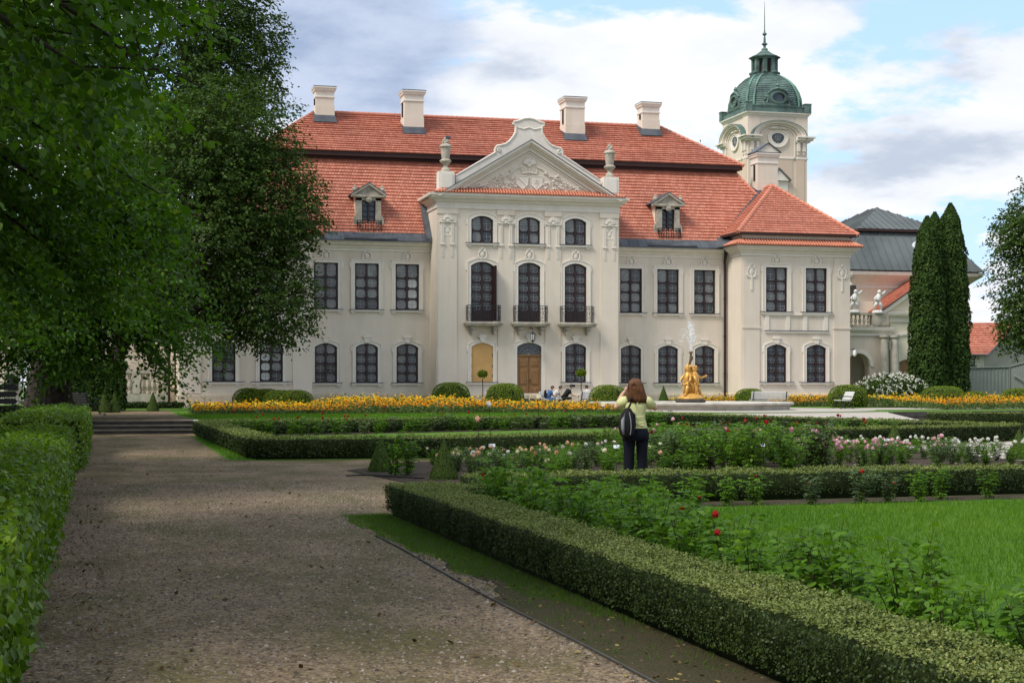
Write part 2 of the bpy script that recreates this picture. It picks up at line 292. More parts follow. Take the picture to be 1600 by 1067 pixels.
# ------------------------------------------------------------------ mesh helpers
def lerp(a, b, t): return tuple(a[i]+(b[i]-a[i])*t for i in range(len(a)))
class MB:
    def __init__(s): s.v = []; s.f = []; s.uv = []
    def add(s, vs, fs):
        o = len(s.v); s.v += [tuple(p) for p in vs]; s.f += [tuple(i+o for i in f) for f in fs]; return s
    def poly(s, pts): return s.add(pts, [tuple(range(len(pts)))])
    def box(s, x0, x1, y0, y1, z0, z1):
        return s.add([(x0,y0,z0),(x1,y0,z0),(x1,y1,z0),(x0,y1,z0),(x0,y0,z1),(x1,y0,z1),(x1,y1,z1),(x0,y1,z1)],
                     [(0,1,5,4),(1,2,6,5),(2,3,7,6),(3,0,4,7),(4,5,6,7),(3,2,1,0)])
    def hexa(s, p):                                   # eight corners, bottom ring then top ring
        return s.add(p, [(0,1,5,4),(1,2,6,5),(2,3,7,6),(3,0,4,7),(4,5,6,7),(3,2,1,0)])
    def prism(s, pts, y0, y1):                        # xz polygon pushed along y
        n = len(pts); vs = [(x, y0, z) for x, z in pts]+[(x, y1, z) for x, z in pts]
        return s.add(vs, [tuple(range(n)), tuple(range(2*n-1, n-1, -1))]+[(i, n+i, n+(i+1) % n, (i+1) % n) for i in range(n)])
    def vprism(s, pts, z0, z1):                       # xy polygon pushed along z
        n = len(pts); vs = [(x, y, z0) for x, y in pts]+[(x, y, z1) for x, y in pts]
        return s.add(vs, [tuple(range(n)), tuple(range(2*n-1, n-1, -1))]+[(i, (i+1) % n, n+(i+1) % n, n+i) for i in range(n)])
    def lathe(s, prof, n=16, c=(0, 0, 0), sx=1, sy=1):
        vs = []; fs = []
        for r, z in prof:
            for k in range(n):
                a = 2*math.pi*k/n; vs.append((c[0]+r*sx*math.cos(a), c[1]+r*sy*math.sin(a), c[2]+z))
        for i in range(len(prof)-1):
            for k in range(n): k2 = (k+1) % n; fs.append((i*n+k, i*n+k2, (i+1)*n+k2, (i+1)*n+k))
        fs.append(tuple(range(n-1, -1, -1))); fs.append(tuple(range((len(prof)-1)*n, len(prof)*n)))
        return s.add(vs, fs)
    def tube(s, pts, rad, n=6):
        pts = [Vector(p) for p in pts]; rad = [rad]*len(pts) if isinstance(rad, (int, float)) else rad
        vs = []; fs = []; up = Vector((0.13, 0.21, 1)).normalized()
        for i, p in enumerate(pts):
            t = (pts[min(i+1, len(pts)-1)]-pts[max(i-1, 0)]).normalized()
            a = t.cross(up)
            if a.length < 0.1: a = t.cross(Vector((1, 0, 0)))
            a.normalize(); b = t.cross(a)
            for k in range(n):
                g = 2*math.pi*k/n; vs.append(p+(a*math.cos(g)+b*math.sin(g))*rad[i])
        for i in range(len(pts)-1):
            for k in range(n): k2 = (k+1) % n; fs.append((i*n+k, i*n+k2, (i+1)*n+k2, (i+1)*n+k))
        fs.append(tuple(range(n-1, -1, -1))); fs.append(tuple(range((len(pts)-1)*n, len(pts)*n)))
        return s.add(vs, fs)
    def ball(s, c, r, n=10, m=7):
        if isinstance(r, (int, float)): r = (r, r, r)
        vs = [(c[0], c[1], c[2]-r[2])]; fs = []
        for i in range(1, m):
            t = math.pi*i/m
            for k in range(n):
                a = 2*math.pi*k/n; vs.append((c[0]+r[0]*math.sin(t)*math.cos(a), c[1]+r[1]*math.sin(t)*math.sin(a), c[2]-r[2]*math.cos(t)))
        vs.append((c[0], c[1], c[2]+r[2])); e = len(vs)-1
        for k in range(n):
            k2 = (k+1) % n; fs.append((0, 1+k2, 1+k)); fs.append((e, e-n+k, e-n+k2))
            for i in range(m-2): fs.append((1+i*n+k, 1+i*n+k2, 1+(i+1)*n+k2, 1+(i+1)*n+k))
        return s.add(vs, fs)
    def sweep(s, path, prof, closed=False):           # path xy polyline, profile (outwards, z); outwards is to the right of travel
        n = len(path); ms = []
        for i, p in enumerate(path):
            def nrm(a, b):
                d = (b[0]-a[0], b[1]-a[1]); l = math.hypot(*d); return (d[1]/l, -d[0]/l)
            ns = []
            if i > 0 or closed: ns.append(nrm(path[i-1], p))
            if i < n-1 or closed: ns.append(nrm(p, path[(i+1) % n]))
            if len(ns) == 1: ms.append(ns[0])
            else:
                a, b = ns; k = 1+a[0]*b[0]+a[1]*b[1]; k = max(k, 0.3); ms.append(((a[0]+b[0])/k, (a[1]+b[1])/k))
        vs = [(p[0]+m[0]*o, p[1]+m[1]*o, z) for p, m in zip(path, ms) for o, z in prof]; k = len(prof)
        fs = [(i*k+j, ((i+1) % n)*k+j, ((i+1) % n)*k+j+1, i*k+j+1) for i in range(n if closed else n-1) for j in range(k-1)]
        if not closed: fs += [tuple(range(k)), tuple(range(n*k-1, (n-1)*k-1, -1))]
        return s.add(vs, fs)
    def tiles(s, bl, br, tr, tl, pitch=0.19, step=0.035, off=0.0):   # courses of roof tile, each lapping the one below
        bl, br, tr, tl = map(Vector, (bl, br, tr, tl))
        ax = (br-bl).normalized(); n = ax.cross(tl-bl).normalized()
        if n.z < 0: n = -n
        h = ((tl-bl)-ax*(tl-bl).dot(ax)).length; rows = max(2, round(h/pitch))
        rr = random.Random(3)
        for i in range(rows):
            a, b = bl.lerp(tl, i/rows), br.lerp(tr, i/rows); d, c = bl.lerp(tl, (i+1)/rows), br.lerp(tr, (i+1)/rows)
            st = step*rr.uniform(0.85, 1.15)
            o = len(s.v); q = [a+n*st, b+n*st, c+n*0.004, d+n*0.004, a-n*0.01, b-n*0.01]
            s.v += [tuple(p) for p in q]; s.f += [(o, o+1, o+2, o+3), (o+4, o+5, o+1, o)]
            U = lambda p: (p-bl).dot(ax)+off+(0.09 if i % 2 else 0)
            s.uv += [(U(a), i+.1), (U(b), i+.1), (U(c), i+.9), (U(d), i+.9), (U(a), i+.1), (U(b), i+.1), (U(b), i+.1), (U(a), i+.1)]
        return s
    def mesh(s, name):
        me = bpy.data.meshes.new(name); me.from_pydata(s.v, [], s.f)
        if s.uv:
            u = me.uv_layers.new(name='UVMap'); u.data.foreach_set('uv', np.array(s.uv, dtype=np.float32).ravel())
        return me
    def obj(s, name, m, parent=None, loc=None, smooth=False):
        return link(name, s.mesh(name), m, parent, loc, smooth)
def islands(mb, name, m, parent=None, smooth=False):
    par = list(range(len(mb.v)))
    def find(i):
        while par[i] != i: par[i] = par[par[i]]; i = par[i]
        return i
    for f in mb.f:
        for i in f[1:]: par[find(i)] = find(f[0])
    groups = {}
    for f in mb.f: groups.setdefault(find(f[0]), []).append(f)
    for fs in groups.values():
        ids = sorted({i for f in fs for i in f}); mp = {i: k for k, i in enumerate(ids)}
        q = MB(); q.add([mb.v[i] for i in ids], [tuple(mp[i] for i in f) for f in fs]); q.obj(name, m, parent, smooth=smooth)
def link(name, me, m=None, parent=None, loc=None, smooth=False):
    if m and not me.materials: me.materials.append(MATS[m])
    if smooth: me.polygons.foreach_set('use_smooth', [True]*len(me.polygons))
    o = bpy.data.objects.new(name, me); COL.objects.link(o)
    if parent: o.parent = parent
    if loc is not None: o.location = loc
    return o
def tag(o, label=None, cat=None, group=None, kind=None):
    for k, v in (('label', label), ('category', cat), ('group', group), ('kind', kind)):
        if v: o[k] = v
    return o
def thing(name, label, cat, loc=(0, 0, 0), rz=0, group=None):
    o = bpy.data.objects.new(name, None); COL.objects.link(o); o.location = loc; o.rotation_euler = (0, 0, rz); o.empty_display_size = 0.2
    return tag(o, label, cat, group)
def copy_tree(o, parent=None):
    c = o.copy(); COL.objects.link(c)
    if parent: c.parent = parent
    for ch in list(o.children): copy_tree(ch, c)
    return c

# leaves: one small polygon each, all in one mesh, with a random per-leaf tint
SHAPES = {
    'quad': np.array([(-.5, -.5, 0), (.5, -.5, 0), (.5, .5, 0), (-.5, .5, 0)]),
    'diamond': np.array([(0, -.5, 0), (.32, 0, .05), (0, .5, 0), (-.32, 0, .05)]),
    'leaf': np.array([(0, -.5, 0), (.30, -.22, .05), (.27, .18, .05), (0, .55, -.05), (-.27, .18, .05), (-.30, -.22, .05)]),
    'heart': np.array([(0, -.42, 0), (.26, -.48, .03), (.46, -.12, .09), (.32, .24, .06), (0, .60, -.08), (-.32, .24, .06), (-.46, -.12, .09), (-.26, -.48, .03)]),
    'blade': np.array([(-.06, 0, 0), (.06, 0, 0), (.0, 1.0, .18)]),
}
def norm(a): return a/np.maximum(np.linalg.norm(a, axis=1, keepdims=True), 1e-9)
def leaves(name, P, Nrm, size, m, shape='leaf', parent=None, D=None, extra=None, tint=None):
    P = np.asarray(P, float); n = len(P); T = SHAPES[shape]; k = len(T)
    Nrm = norm(np.asarray(Nrm, float)+1e-6); size = np.broadcast_to(np.asarray(size, float), (n,))
    D = rng.normal(size=(n, 3)) if D is None else np.asarray(D, float)
    t = norm(D-(D*Nrm).sum(1, keepdims=True)*Nrm); b = np.cross(t, Nrm)
    V = P[:, None, :]+size[:, None, None]*(T[None, :, 0:1]*b[:, None, :]+T[None, :, 1:2]*t[:, None, :]+T[None, :, 2:3]*Nrm[:, None, :])
    V = V.reshape(-1, 3); lt = np.full(n, k); li = np.arange(n*k); tn = rng.random(n) if tint is None else tint
    tv = np.repeat(tn, k); ls = np.arange(n)*k
    me = bpy.data.meshes.new(name)
    if extra is not None:                             # a solid core (MB) shares the mesh as material slot 2
        ev = np.array(extra.v); ef = extra.f; el = np.array([len(f) for f in ef])
        li = np.concatenate([li, np.concatenate([np.array(f) for f in ef])+len(V)])
        ls = np.concatenate([ls, n*k+np.concatenate([[0], np.cumsum(el)[:-1]])]); lt = np.concatenate([lt, el])
        V = np.concatenate([V, ev]); tv = np.concatenate([tv, np.full(len(ev), 0.3)])
    me.vertices.add(len(V)); me.vertices.foreach_set('co', V.astype(np.float32).ravel())
    me.loops.add(len(li)); me.loops.foreach_set('vertex_index', li.astype(np.int32))
    me.polygons.add(len(ls)); me.polygons.foreach_set('loop_start', ls.astype(np.int32)); me.polygons.foreach_set('loop_total', lt.astype(np.int32))
    me.materials.append(MATS[m])
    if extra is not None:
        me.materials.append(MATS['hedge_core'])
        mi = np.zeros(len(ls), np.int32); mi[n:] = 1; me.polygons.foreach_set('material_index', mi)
    a = me.attributes.new('tint', 'FLOAT', 'POINT'); a.data.foreach_set('value', tv.astype(np.float32))
    me.update(calc_edges=True)
    return me if parent == 'mesh' else link(name, me, None, parent)
def vnoise(P, s):                                     # cheap smooth pseudo noise for arrays, about -1..1
    x, y, z = (P[:, 0]*s, P[:, 1]*s, P[:, 2]*s)
    return (np.sin(x*1.7+1.3*np.sin(y*1.1+z))+np.sin(y*1.9+1.7*np.sin(z*1.3+x*.7))+np.sin(z*2.1+1.1*np.sin(x*1.5)))/3

# ------------------------------------------------------------------ ground
TZ = 0.44                                             # level of the upper terrace
def edge_y(x): return 56.0+0.31*x
m = MB(); m.poly([(-400, -300, 0), (600, -300, 0), (600, edge_y(600), 0), (-400, edge_y(-400), 0)])
tag(m.obj('ground', 'gravel'), kind='structure')
m = MB(); m.poly([(-900, edge_y(-900), TZ), (3000, edge_y(3000), TZ), (3000, 4000, TZ), (-2500, 4000, TZ)])
tag(m.obj('terrace_lawn', 'turf'), kind='structure')
m = MB()
m.poly([(29.5+9.3*math.cos(t), 77.1+9.3*math.sin(t), TZ+0.004) for t in np.linspace(0, 2*math.pi, 64, endpoint=False)])
m.poly([(38.2, 73.5, TZ+0.008), (60, 80, TZ+0.008), (60, 83, TZ+0.008), (38.4, 79.5, TZ+0.008)])
m.poly([(-30, 92.5, TZ+0.006), (52, 92.5, TZ+0.006), (52, 97.4, TZ+0.006), (-30, 97.4, TZ+0.006)])
tag(m.obj('fountain_court_path', 'pale_gravel'), kind='structure')
m = MB(); m.poly([(-30, 80, TZ+0.005), (3.4, 80, TZ+0.005), (3.2, 66, TZ+0.005), (3.3, 57.0, TZ+0.005), (-0.3, 55.9, TZ+0.005), (-30, 58, TZ+0.005)])
tag(m.obj('terrace_path', 'gravel'), kind='structure')
# terrace retaining wall of rough dark blocks and the three steps
wall_root = thing('retaining_wall', 'low dark stone retaining wall along the terrace edge', 'wall', (0, 0, 0))
x = 3.25; variants = []
for k in range(6):
    w = 0.55+0.1*k; mm = MB(); j = lambda: random.uniform(-.015, .015)
    mm.hexa([(0+j(), -.14+j(), 0), (w+j(), -.14+j(), 0), (w, .2, 0), (0, .2, 0), (j(), -.12+j(), .218), (w-.01+j(), -.12+j(), .218), (w-.01, .2, .218), (0, .2, .218)])
    variants.append((w, mm.mesh('block')))
for row in range(2):
    x = 3.25+0.3*row
    while x < 58:
        w, me = random.choice(variants)
        if 23.4 < x < 34.9: x += w; continue
        o = link('block', me, 'dark_stone', wall_root, (x, edge_y(x)-.04, row*0.224)); o.rotation_euler[2] = math.atan(.31)+random.uniform(-.01, .01)
        x += (w+.015)*math.cos(math.atan(.31))
m = MB(); m.poly([(24.4, edge_y(24.4)-4.3, .009), (35.2, edge_y(35.2)-4.3, .009), (35.2, edge_y(35.2)+.2, TZ+.012), (23.6, edge_y(23.6)+.2, TZ+.012)]); tag(m.obj('court_ramp', 'pale_gravel'), kind='structure')
st = thing('garden_steps', 'low stone steps rising from gravel path to upper terrace', 'steps', (1.55, 55.3, 0))
for k in range(3):
    mm = MB(); mm.hexa([(-1.75, .38*k-.02, 0.148*k), (1.7, .38*k-.02+.2, .148*k), (1.7, 1.6, .148*k), (-1.75, 1.6, .148*k), (-1.75, .38*k, .146*(k+1)), (1.7, .38*k+.2, .146*(k+1)), (1.7, 1.6, .146*(k+1)), (-1.75, 1.6, .146*(k+1))])
    mm.obj('step', 'dark_stone', st)  # darker stone paints the shadow of the overhanging treads onto the risers
    mm = MB(); mm.hexa([(-1.77, .38*k-.06, .146*(k+1)-.035), (1.72, .38*k+.14, .146*(k+1)-.035), (1.72, .38*k+.5, .146*(k+1)-.035), (-1.77, .38*k+.5, .146*(k+1)-.035), (-1.77, .38*k-.06, .146*(k+1)+.006), (1.72, .38*k+.14, .146*(k+1)+.006), (1.72, .38*k+.5, .146*(k+1)+.006), (-1.77, .38*k+.5, .146*(k+1)+.006)])
    mm.obj('tread', 'step_stone', st)

# ------------------------------------------------------------------ palace
PAL = thing('palace', 'cream baroque palace with red tiled mansard roof and pedimented centre', 'palace', (26.6, 100, TZ))
def arc_z(x, w, h, rise):
    if rise <= 0: return h
    Rr = (w*w/4+rise*rise)/(2*rise); return h-Rr+math.sqrt(max(Rr*Rr-x*x, 0))
def outline(w, h, rise, n=10):                        # up the right jamb, over the arch, down the left
    pts = [(-w/2, 0), (w/2, 0)]
    xs = np.linspace(w/2, -w/2, n+1) if rise > 0 else (w/2, -w/2)
    return pts+[(float(x), arc_z(x, w, h, rise)) for x in xs]
def wall(m, x0, x1, z0, z1, y, ops, rev=0.24):
    xs = sorted({x0, x1} | {o[0]-o[2]/2 for o in ops} | {o[0]+o[2]/2 for o in ops})
    zs = sorted({z0, z1} | {o[1] for o in ops} | {o[1]+o[3] for o in ops})
    for a, b in zip(xs, xs[1:]):
        for c, d in zip(zs, zs[1:]):
            cx, cz = (a+b)/2, (c+d)/2
            if any(abs(cx-o[0]) < o[2]/2 and o[1] < cz < o[1]+o[3] for o in ops): continue
            m.poly([(a, y, c), (b, y, c), (b, y, d), (a, y, d)])
    for cx, zb, w, h, rise in ops:
        pts = outline(w, h, rise)
        if rise > 0:
            for (xa, za), (xb, zb2) in zip(pts[2:], pts[3:]):
                m.poly([(cx+xa, y, zb+za), (cx+xa, y, zb+h), (cx+xb, y, zb+h), (cx+xb, y, zb+zb2)])
        for i in range(len(pts)):
            (xa, za), (xb, zb2) = pts[i], pts[(i+1) % len(pts)]
            m.poly([(cx+xa, y, zb+za), (cx+xb, y, zb+zb2), (cx+xb, y+rev, zb+zb2), (cx+xa, y+rev, zb+za)])

MESHES = {}
def shared(key, fn):
    if key not in MESHES: MESHES[key] = fn()
    return MESHES[key]
def surround_mesh(w, h, rise, b, sill):
    m = MB(); n = 10 if rise > 0 else 1
    def ring(o0, o1, y0, y1):
        if rise > 0:
            xo = np.linspace(w/2+o1, -w/2-o1, 13); xi = np.linspace(w/2+o0, -w/2-o0, 13)
            po = [(x, arc_z(x, w+2*o1, h+o1, rise+.02)) for x in xo]; pi = [(x, arc_z(x, w+2*o0, h+o0, rise)) for x in xi]
        else:
            po = [(w/2+o1, h+o1), (-w/2-o1, h+o1)]; pi = [(w/2+o0, h+o0), (-w/2-o0, h+o0)]
        for i in range(len(po)-1):
            m.prism([pi[i], po[i], po[i+1], pi[i+1]], y0, y1)
        for s in (-1, 1):
            zt = pi[0][1]; zo = po[0][1]
            xa, xb = s*(w/2+o0), s*(w/2+o1)
            m.prism([(xa, sill), (xb, sill), (xb, zo), (xa, zt)], y0, y1)
    ring(0.0, b, -.05, .02); ring(b-.005, b+.055, -.085, .02)
    zt = h-rise
    for s in (-1, 1):                                   # the ears at the springing
        xa = s*(w/2+b+.05); m.prism([(xa, zt-.32), (xa+s*.10, zt-.26), (xa+s*.10, zt+.02), (xa, zt+.10)], -.06, .02)
    return m.mesh('surround')
def frame_mesh(w, h, rise, cells, y0=.10, y1=.20, b=.055, panel=0.0):
    m = MB(); octs = []
    for (x0, x1, z0, z1, top) in cells:
        zt = (lambda x: arc_z(min(max(x, -w/2), w/2), w, h, rise)) if top else (lambda x, z1=z1: z1)
        c = min(.11, (x1-x0)*.2)
        xl, xr = x0+b, x1-b
        O = [(xl+c, z0+b), (xr-c, z0+b), (xr, z0+b+c), (xr, zt(xr)-b-c), (xr-c, zt(xr-c)-b), (xl+c, zt(xl+c)-b), (xl, zt(xl)-b-c), (xl, z0+b+c)]
        E = [(xl+c, z0), (xr-c, z0), (x1, z0+b+c), (x1, zt(xr)-b-c), (xr-c, zt(xr-c)), (xl+c, zt(xl+c)), (x0, zt(xl)-b-c), (x0, z0+b+c)]
        K = {1: (x1, z0), 3: (x1, zt(x1)), 5: (x0, zt(x0)), 7: (x0, z0)}
        for i in range(8):
            j = (i+1) % 8
            pts = [O[i], E[i]]+([K[i]] if i in K else [])+[E[j], O[j]]
            m.poly([(x, y0, z) for x, z in pts])
            m.poly([(O[i][0], y0, O[i][1]), (O[j][0], y0, O[j][1]), (O[j][0], y1, O[j][1]), (O[i][0], y1, O[i][1])])
        octs.append(O)
    P = outline(w, h, rise)                             # outer frame board and the middle stile stand proud
    for i in range(len(P)):
        (xa, za), (xb, zb) = P[i], P[(i+1) % len(P)]
        k = .93; zc = h*.5
        q = lambda x, z: (x*(1-.10/w), zc+(z-zc)*(1-.10/h))
        a2, b2 = q(xa, za), q(xb, zb)
        m.poly([(xa, y0-.03, za), (xb, y0-.03, zb), (b2[0], y0-.03, b2[1]), (a2[0], y0-.03, a2[1])])
        m.poly([(a2[0], y0-.03, a2[1]), (b2[0], y0-.03, b2[1]), (b2[0], y0+.02, b2[1]), (a2[0], y0+.02, a2[1])])
    m.box(-.06, .06, y0-.045, y0+.01, .03, h-.04)
    if panel > 0:
        m.box(-w/2+.02, w/2-.02, y0-.01, y1, 0.0, panel)
        for s in (-1, 1): m.box(s*w/4-w/4+.14, s*w/4+w/4-.14, y0-.035, y0, .14, panel-.08)
    return m.mesh('window'), octs
def bars_mesh(octs, y=.165):
    m = MB()
    for O in octs:
        xs = [p[0] for p in O]; zs = [p[1] for p in O]; cx = (min(xs)+max(xs))/2; cz = (min(zs)+max(zs))/2; t = .011
        m.box(cx-t, cx+t, y, y+.012, min(zs), max(zs)-.02); m.box(min(xs), max(xs), y, y+.012, cz-t, cz+t)
        for i in range(8):                               # pale putty edge round the glass
            a, b2 = O[i], O[(i+1) % 8]; sh = lambda p: (cx+(p[0]-cx)*.90, cz+(p[1]-cz)*.92)
            a2, b3 = sh(a), sh(b2)
            if i in (1, 2, 3, 0): m.poly([(a[0], y+.004, a[1]), (b2[0], y+.004, b2[1]), (b3[0], y+.004, b3[1]), (a2[0], y+.004, a2[1])])
    return m.mesh('glazing_bars')
def cartouche_mesh(kind):
    m = MB()
    if kind == 'key':                                    # plain stepped keystone
        m.prism([(-.13, -.12), (.13, -.12), (.19, .18), (-.19, .18)], -.13, .02); m.prism([(-.26, .18), (.26, .18), (.28, .27), (-.28, .27)], -.17, .02)
        m.prism([(-.2, .27), (.2, .27), (.16, .36), (-.16, .36)], -.12, .02)
        return m.mesh('keystone')
    k = 1.0
    m.ball((0, 0, .28), (.15, .10, .21), 10, 6)
    for s in (-1, 1):
        m.tube([(s*.30*math.cos(t)*(1-.12*t)*.9, -.06, .30+.30*math.sin(t)*(1-.1*t)) for t in np.linspace(-1.2, 1.35, 8)], [.05]*7+[.03], 5)
        m.tube([(s*(.30+.07*math.cos(t)), -.06, .08+.07*math.sin(t)) for t in np.linspace(0, 5, 8)], .035, 5)
        m.tube([(s*.10, -.08, .46), (s*.20, -.08, .58), (s*.12, -.08, .66)], [.05, .045, .03], 5)
    m.ball((0, 0, .64), (.10, .09, .08), 8, 5); m.ball((0, 0, .0), (.07, .07, .09), 8, 5)
    return m.mesh('cartouche')
def shell_mesh():                                        # fluted scallop shell on a bracket
    m = MB()
    for i in range(9):
        a = math.pi*(i+.5)/9; m.tube([(0, -.03, 0), (.22*math.cos(a), -.09, .20*math.sin(a)), (.40*math.cos(a), -.05, .40*math.sin(a))], [.04, .06, .05], 5)
    m.ball((0, -.03, -.03), (.16, .10, .11), 8, 5)
    return m.mesh('shell')

def grid_cells(w, rows, cols=2):                         # rows: list of (z0, z1)
    out = []; e = w/2-.05
    for i, (a, b) in enumerate(rows):
        for c in range(cols):
            out.append((-e+2*e*c/cols, -e+2*e*(c+1)/cols, a, b, i == len(rows)-1))
    return out
def window(x, z, y, w, h, rise, rows, glass, sill=True, orn=None, sur=.2, panel=0.0, parent=None, opened=None, whites=(), label=None, wide=.30, orn_z=.18):
    key = (round(w, 3), round(h, 3), round(rise, 3), str(rows), panel)
    cells = grid_cells(w, rows)
    fm, octs = shared(('f',)+key, lambda: frame_mesh(w, h, rise, cells, panel=panel))
    f = link('window', fm, 'frame', parent or PAL, (x, y, z))
    if label: f['label'] = label
    for i, O in enumerate(octs):
        def mk(O=O):
            c = (sum(p[0] for p in O)/8, sum(p[1] for p in O)/8)
            return MB().poly([((px-c[0])*1.04, 0, (pz-c[1])*1.04) for px, pz in O]).mesh('pane'), c
        g = glass if not callable(glass) else glass(i)
        if i in whites: g = 'glass_white'
        me, c = shared(('p', i, g)+key, mk)
        o = link('pane', me, g, f, (c[0], .178, c[1])); o.rotation_euler = (random.uniform(-.012, .012), 0, random.uniform(-.012, .012))
    link('glazing_bars', shared(('b',)+key, lambda: bars_mesh(octs)), 'bars', f)
    if sur: link('surround', shared(('s', sur, sill)+key, lambda: surround_mesh(w, h, rise, sur, 0.0)), 'trim', f)
    if sill:
        def ms():
            m = MB(); m.box(-w/2-wide, w/2+wide, -.14, .02, -.13, -.022)
            for s in (-1, 1): m.box(s*(w/2+.12)-.13, s*(w/2+.12)+.13, -.07, .02, -.26, -.131)
            return m.mesh('sill')
        link('sill', shared(('sill', w, wide), ms), 'trim', f)
        link('sill_flashing', shared(('fl', w, wide), lambda: MB().box(-w/2-wide-.03, w/2+wide+.03, -.17, .10, -.02, .018).mesh('sill_flashing')), 'lead', f)
    if orn:
        om = shared(('o', orn), lambda: cartouche_mesh(orn))
        link('keystone' if orn == 'key' else 'cartouche', om, 'trim', f, (0, -.03, h+orn_z)).scale = (1, .65, 1)
    return f
def rows_of(z0, hs):
    out = []; z = z0
    for hh in hs: out.append((z, z+hh)); z += hh
    return out
UP = dict(w=1.52, h=2.92, rise=0.0, rows=rows_of(.05, [.66, .66, .66, .84]), orn='cart')
LO = dict(w=1.40, h=2.48, rise=.24, rows=rows_of(.05, [.58, .58, .58, .69]), orn='key', sur=.17)
FD = dict(w=1.46, h=3.78, rise=.26, rows=rows_of(.70, [.60, .60, .60, .60, .62]), orn='cart', panel=.70, sill=False)
TOP = dict(w=1.42, h=1.70, rise=.26, rows=rows_of(.05, [.72, .88]), orn=None, wide=.34)
def gl_up(i):
    global GSTYLE
    if i == 0: GSTYLE = random.choice([.1, .35, .8, .6])
    return 'glass_dark' if random.random() < GSTYLE else 'glass_net'
def gl_lo(i):
    global GSTYLE
    if i == 0: GSTYLE = random.choice([1.0, .9, .6, .95])
    return 'glass_dark' if random.random() < GSTYLE else 'glass_net'

WX = (7.48, 10.07, 12.66)
walls = MB()
def op(x, z, d): return (x, z, d['w'], d['h'], d['rise'])
for s in (-1, 1):                                        # wings
    a, b = (-13.9, -6.0) if s < 0 else (6.0, 14.3)
    wall(walls, a, b, 0, 10.35, 0, [op(s*q, 6.03, UP) for q in WX]+[op(s*q, 1.42, LO) for q in WX])
    for q in WX:
        window(s*q, 6.03, 0, glass=gl_up, whites=((1, 3, 5) if s < 0 and q == WX[0] else ()), **UP); window(s*q, 1.42, 0, glass=gl_lo, **LO)
# centre block
RX = (-3.07, 0, 3.07); RY = -2.0
wall(walls, -6, 6, 0, 13.0, RY, [op(q, 10.22, TOP) for q in RX]+[op(q, 5.26, FD) for q in RX]+[op(-3.07, 1.45, LO), op(3.07, 1.45, LO), (0, .42, 1.6, 3.55, .26)])
for i, q in enumerate(RX):
    window(q, 10.22, RY, glass=lambda k: 'glass_net' if random.random() < .6 else 'glass_dark', **TOP)
    window(q, 5.26, RY, glass='glass_dark' if i else gl_lo, **FD)
window(3.07, 1.45, RY, glass='glass_dark', **LO)
for s in (-1, 1): walls.poly([(s*6, RY, 0), (s*6, 6, 0), (s*6, 6, 13.0), (s*6, RY, 13.0)])
# pavilions
PV = {-1: (-21.8, -13.85, -17.75), 1: (14.25, 22.0, 18.14)}; PY = -2.5
for s in (-1, 1):
    a, b, c = PV[s]
    wall(walls, a, b, 0, 10.7, PY, [op(c+q, 6.10, UP) for q in (-1.42, 1.42)]+[op(c+q, 1.47, LO) for q in (-1.42, 1.42)])
    walls.poly([(a, PY, 0), (a, 14, 0), (a, 14, 10.7), (a, PY, 10.7)]); walls.poly([(b, PY, 0), (b, 14, 0), (b, 14, 10.7), (b, PY, 10.7)])
    for q in (-1.42, 1.42):
        window(c+q, 6.10, PY, glass=gl_up if s < 0 else (lambda i: 'glass_dark' if random.random() < .4 else 'glass_net'), wide=.36, **UP)
        wh = (0, 2, 4) if (s < 0 and q > 0) else ()
        window(c+q, 1.47, PY, glass=gl_lo, whites=wh, wide=.5, **LO)
walls.poly([(-21, 16, 0), (21, 16, 0), (21, 16, 10.35), (-21, 16, 10.35)])
walls.obj('wall', 'stucco', PAL)
# plinth, pilasters, string courses, cornices
m = MB()
path = [(-21.8, 10), (-21.8, PY), (-13.85, PY), (-13.85, 0), (-6, 0), (-6, RY), (6, RY), (6, 0), (14.25, 0), (14.25, PY), (22.0, PY), (22.0, 10)]
m.sweep(path, [(.0, 0), (.09, 0), (.09, .62), (.05, .72), (.0, .76)])
m.obj('plinth', 'plinth', PAL)
m = MB()
corn = [(0, 9.70), (.05, 9.72), (.05, 9.86), (.13, 9.92), (.16, 10.0), (.34, 10.10), (.44, 10.24), (.5, 10.24), (.52, 10.36), (0, 10.38)]
for a, b in ((-13.85, -6.0), (6.0, 14.25)): m.sweep([(a+.002, -.002), (b-.002, -.002)], corn)
islands(m, 'cornice', 'trim', PAL)
for s in (-1, 1):
    a, b, c = PV[s]; m = MB()
    m.sweep([(a, 8), (a, PY), (b, PY), (b, 8)], [(o, z+.04) for o, z in corn])
    m.obj('cornice', 'trim', PAL)
m = MB()
m.sweep([(-6, 3), (-6, RY), (6, RY), (6, 3)], [(0, 12.32), (.06, 12.34), (.06, 12.44), (.02, 12.46), (.02, 12.70), (.12, 12.76), (.2, 12.88), (.38, 12.96), (.46, 13.1), (.52, 13.12), (.54, 13.26), (0, 13.3)])
m.obj('cornice', 'trim', PAL)
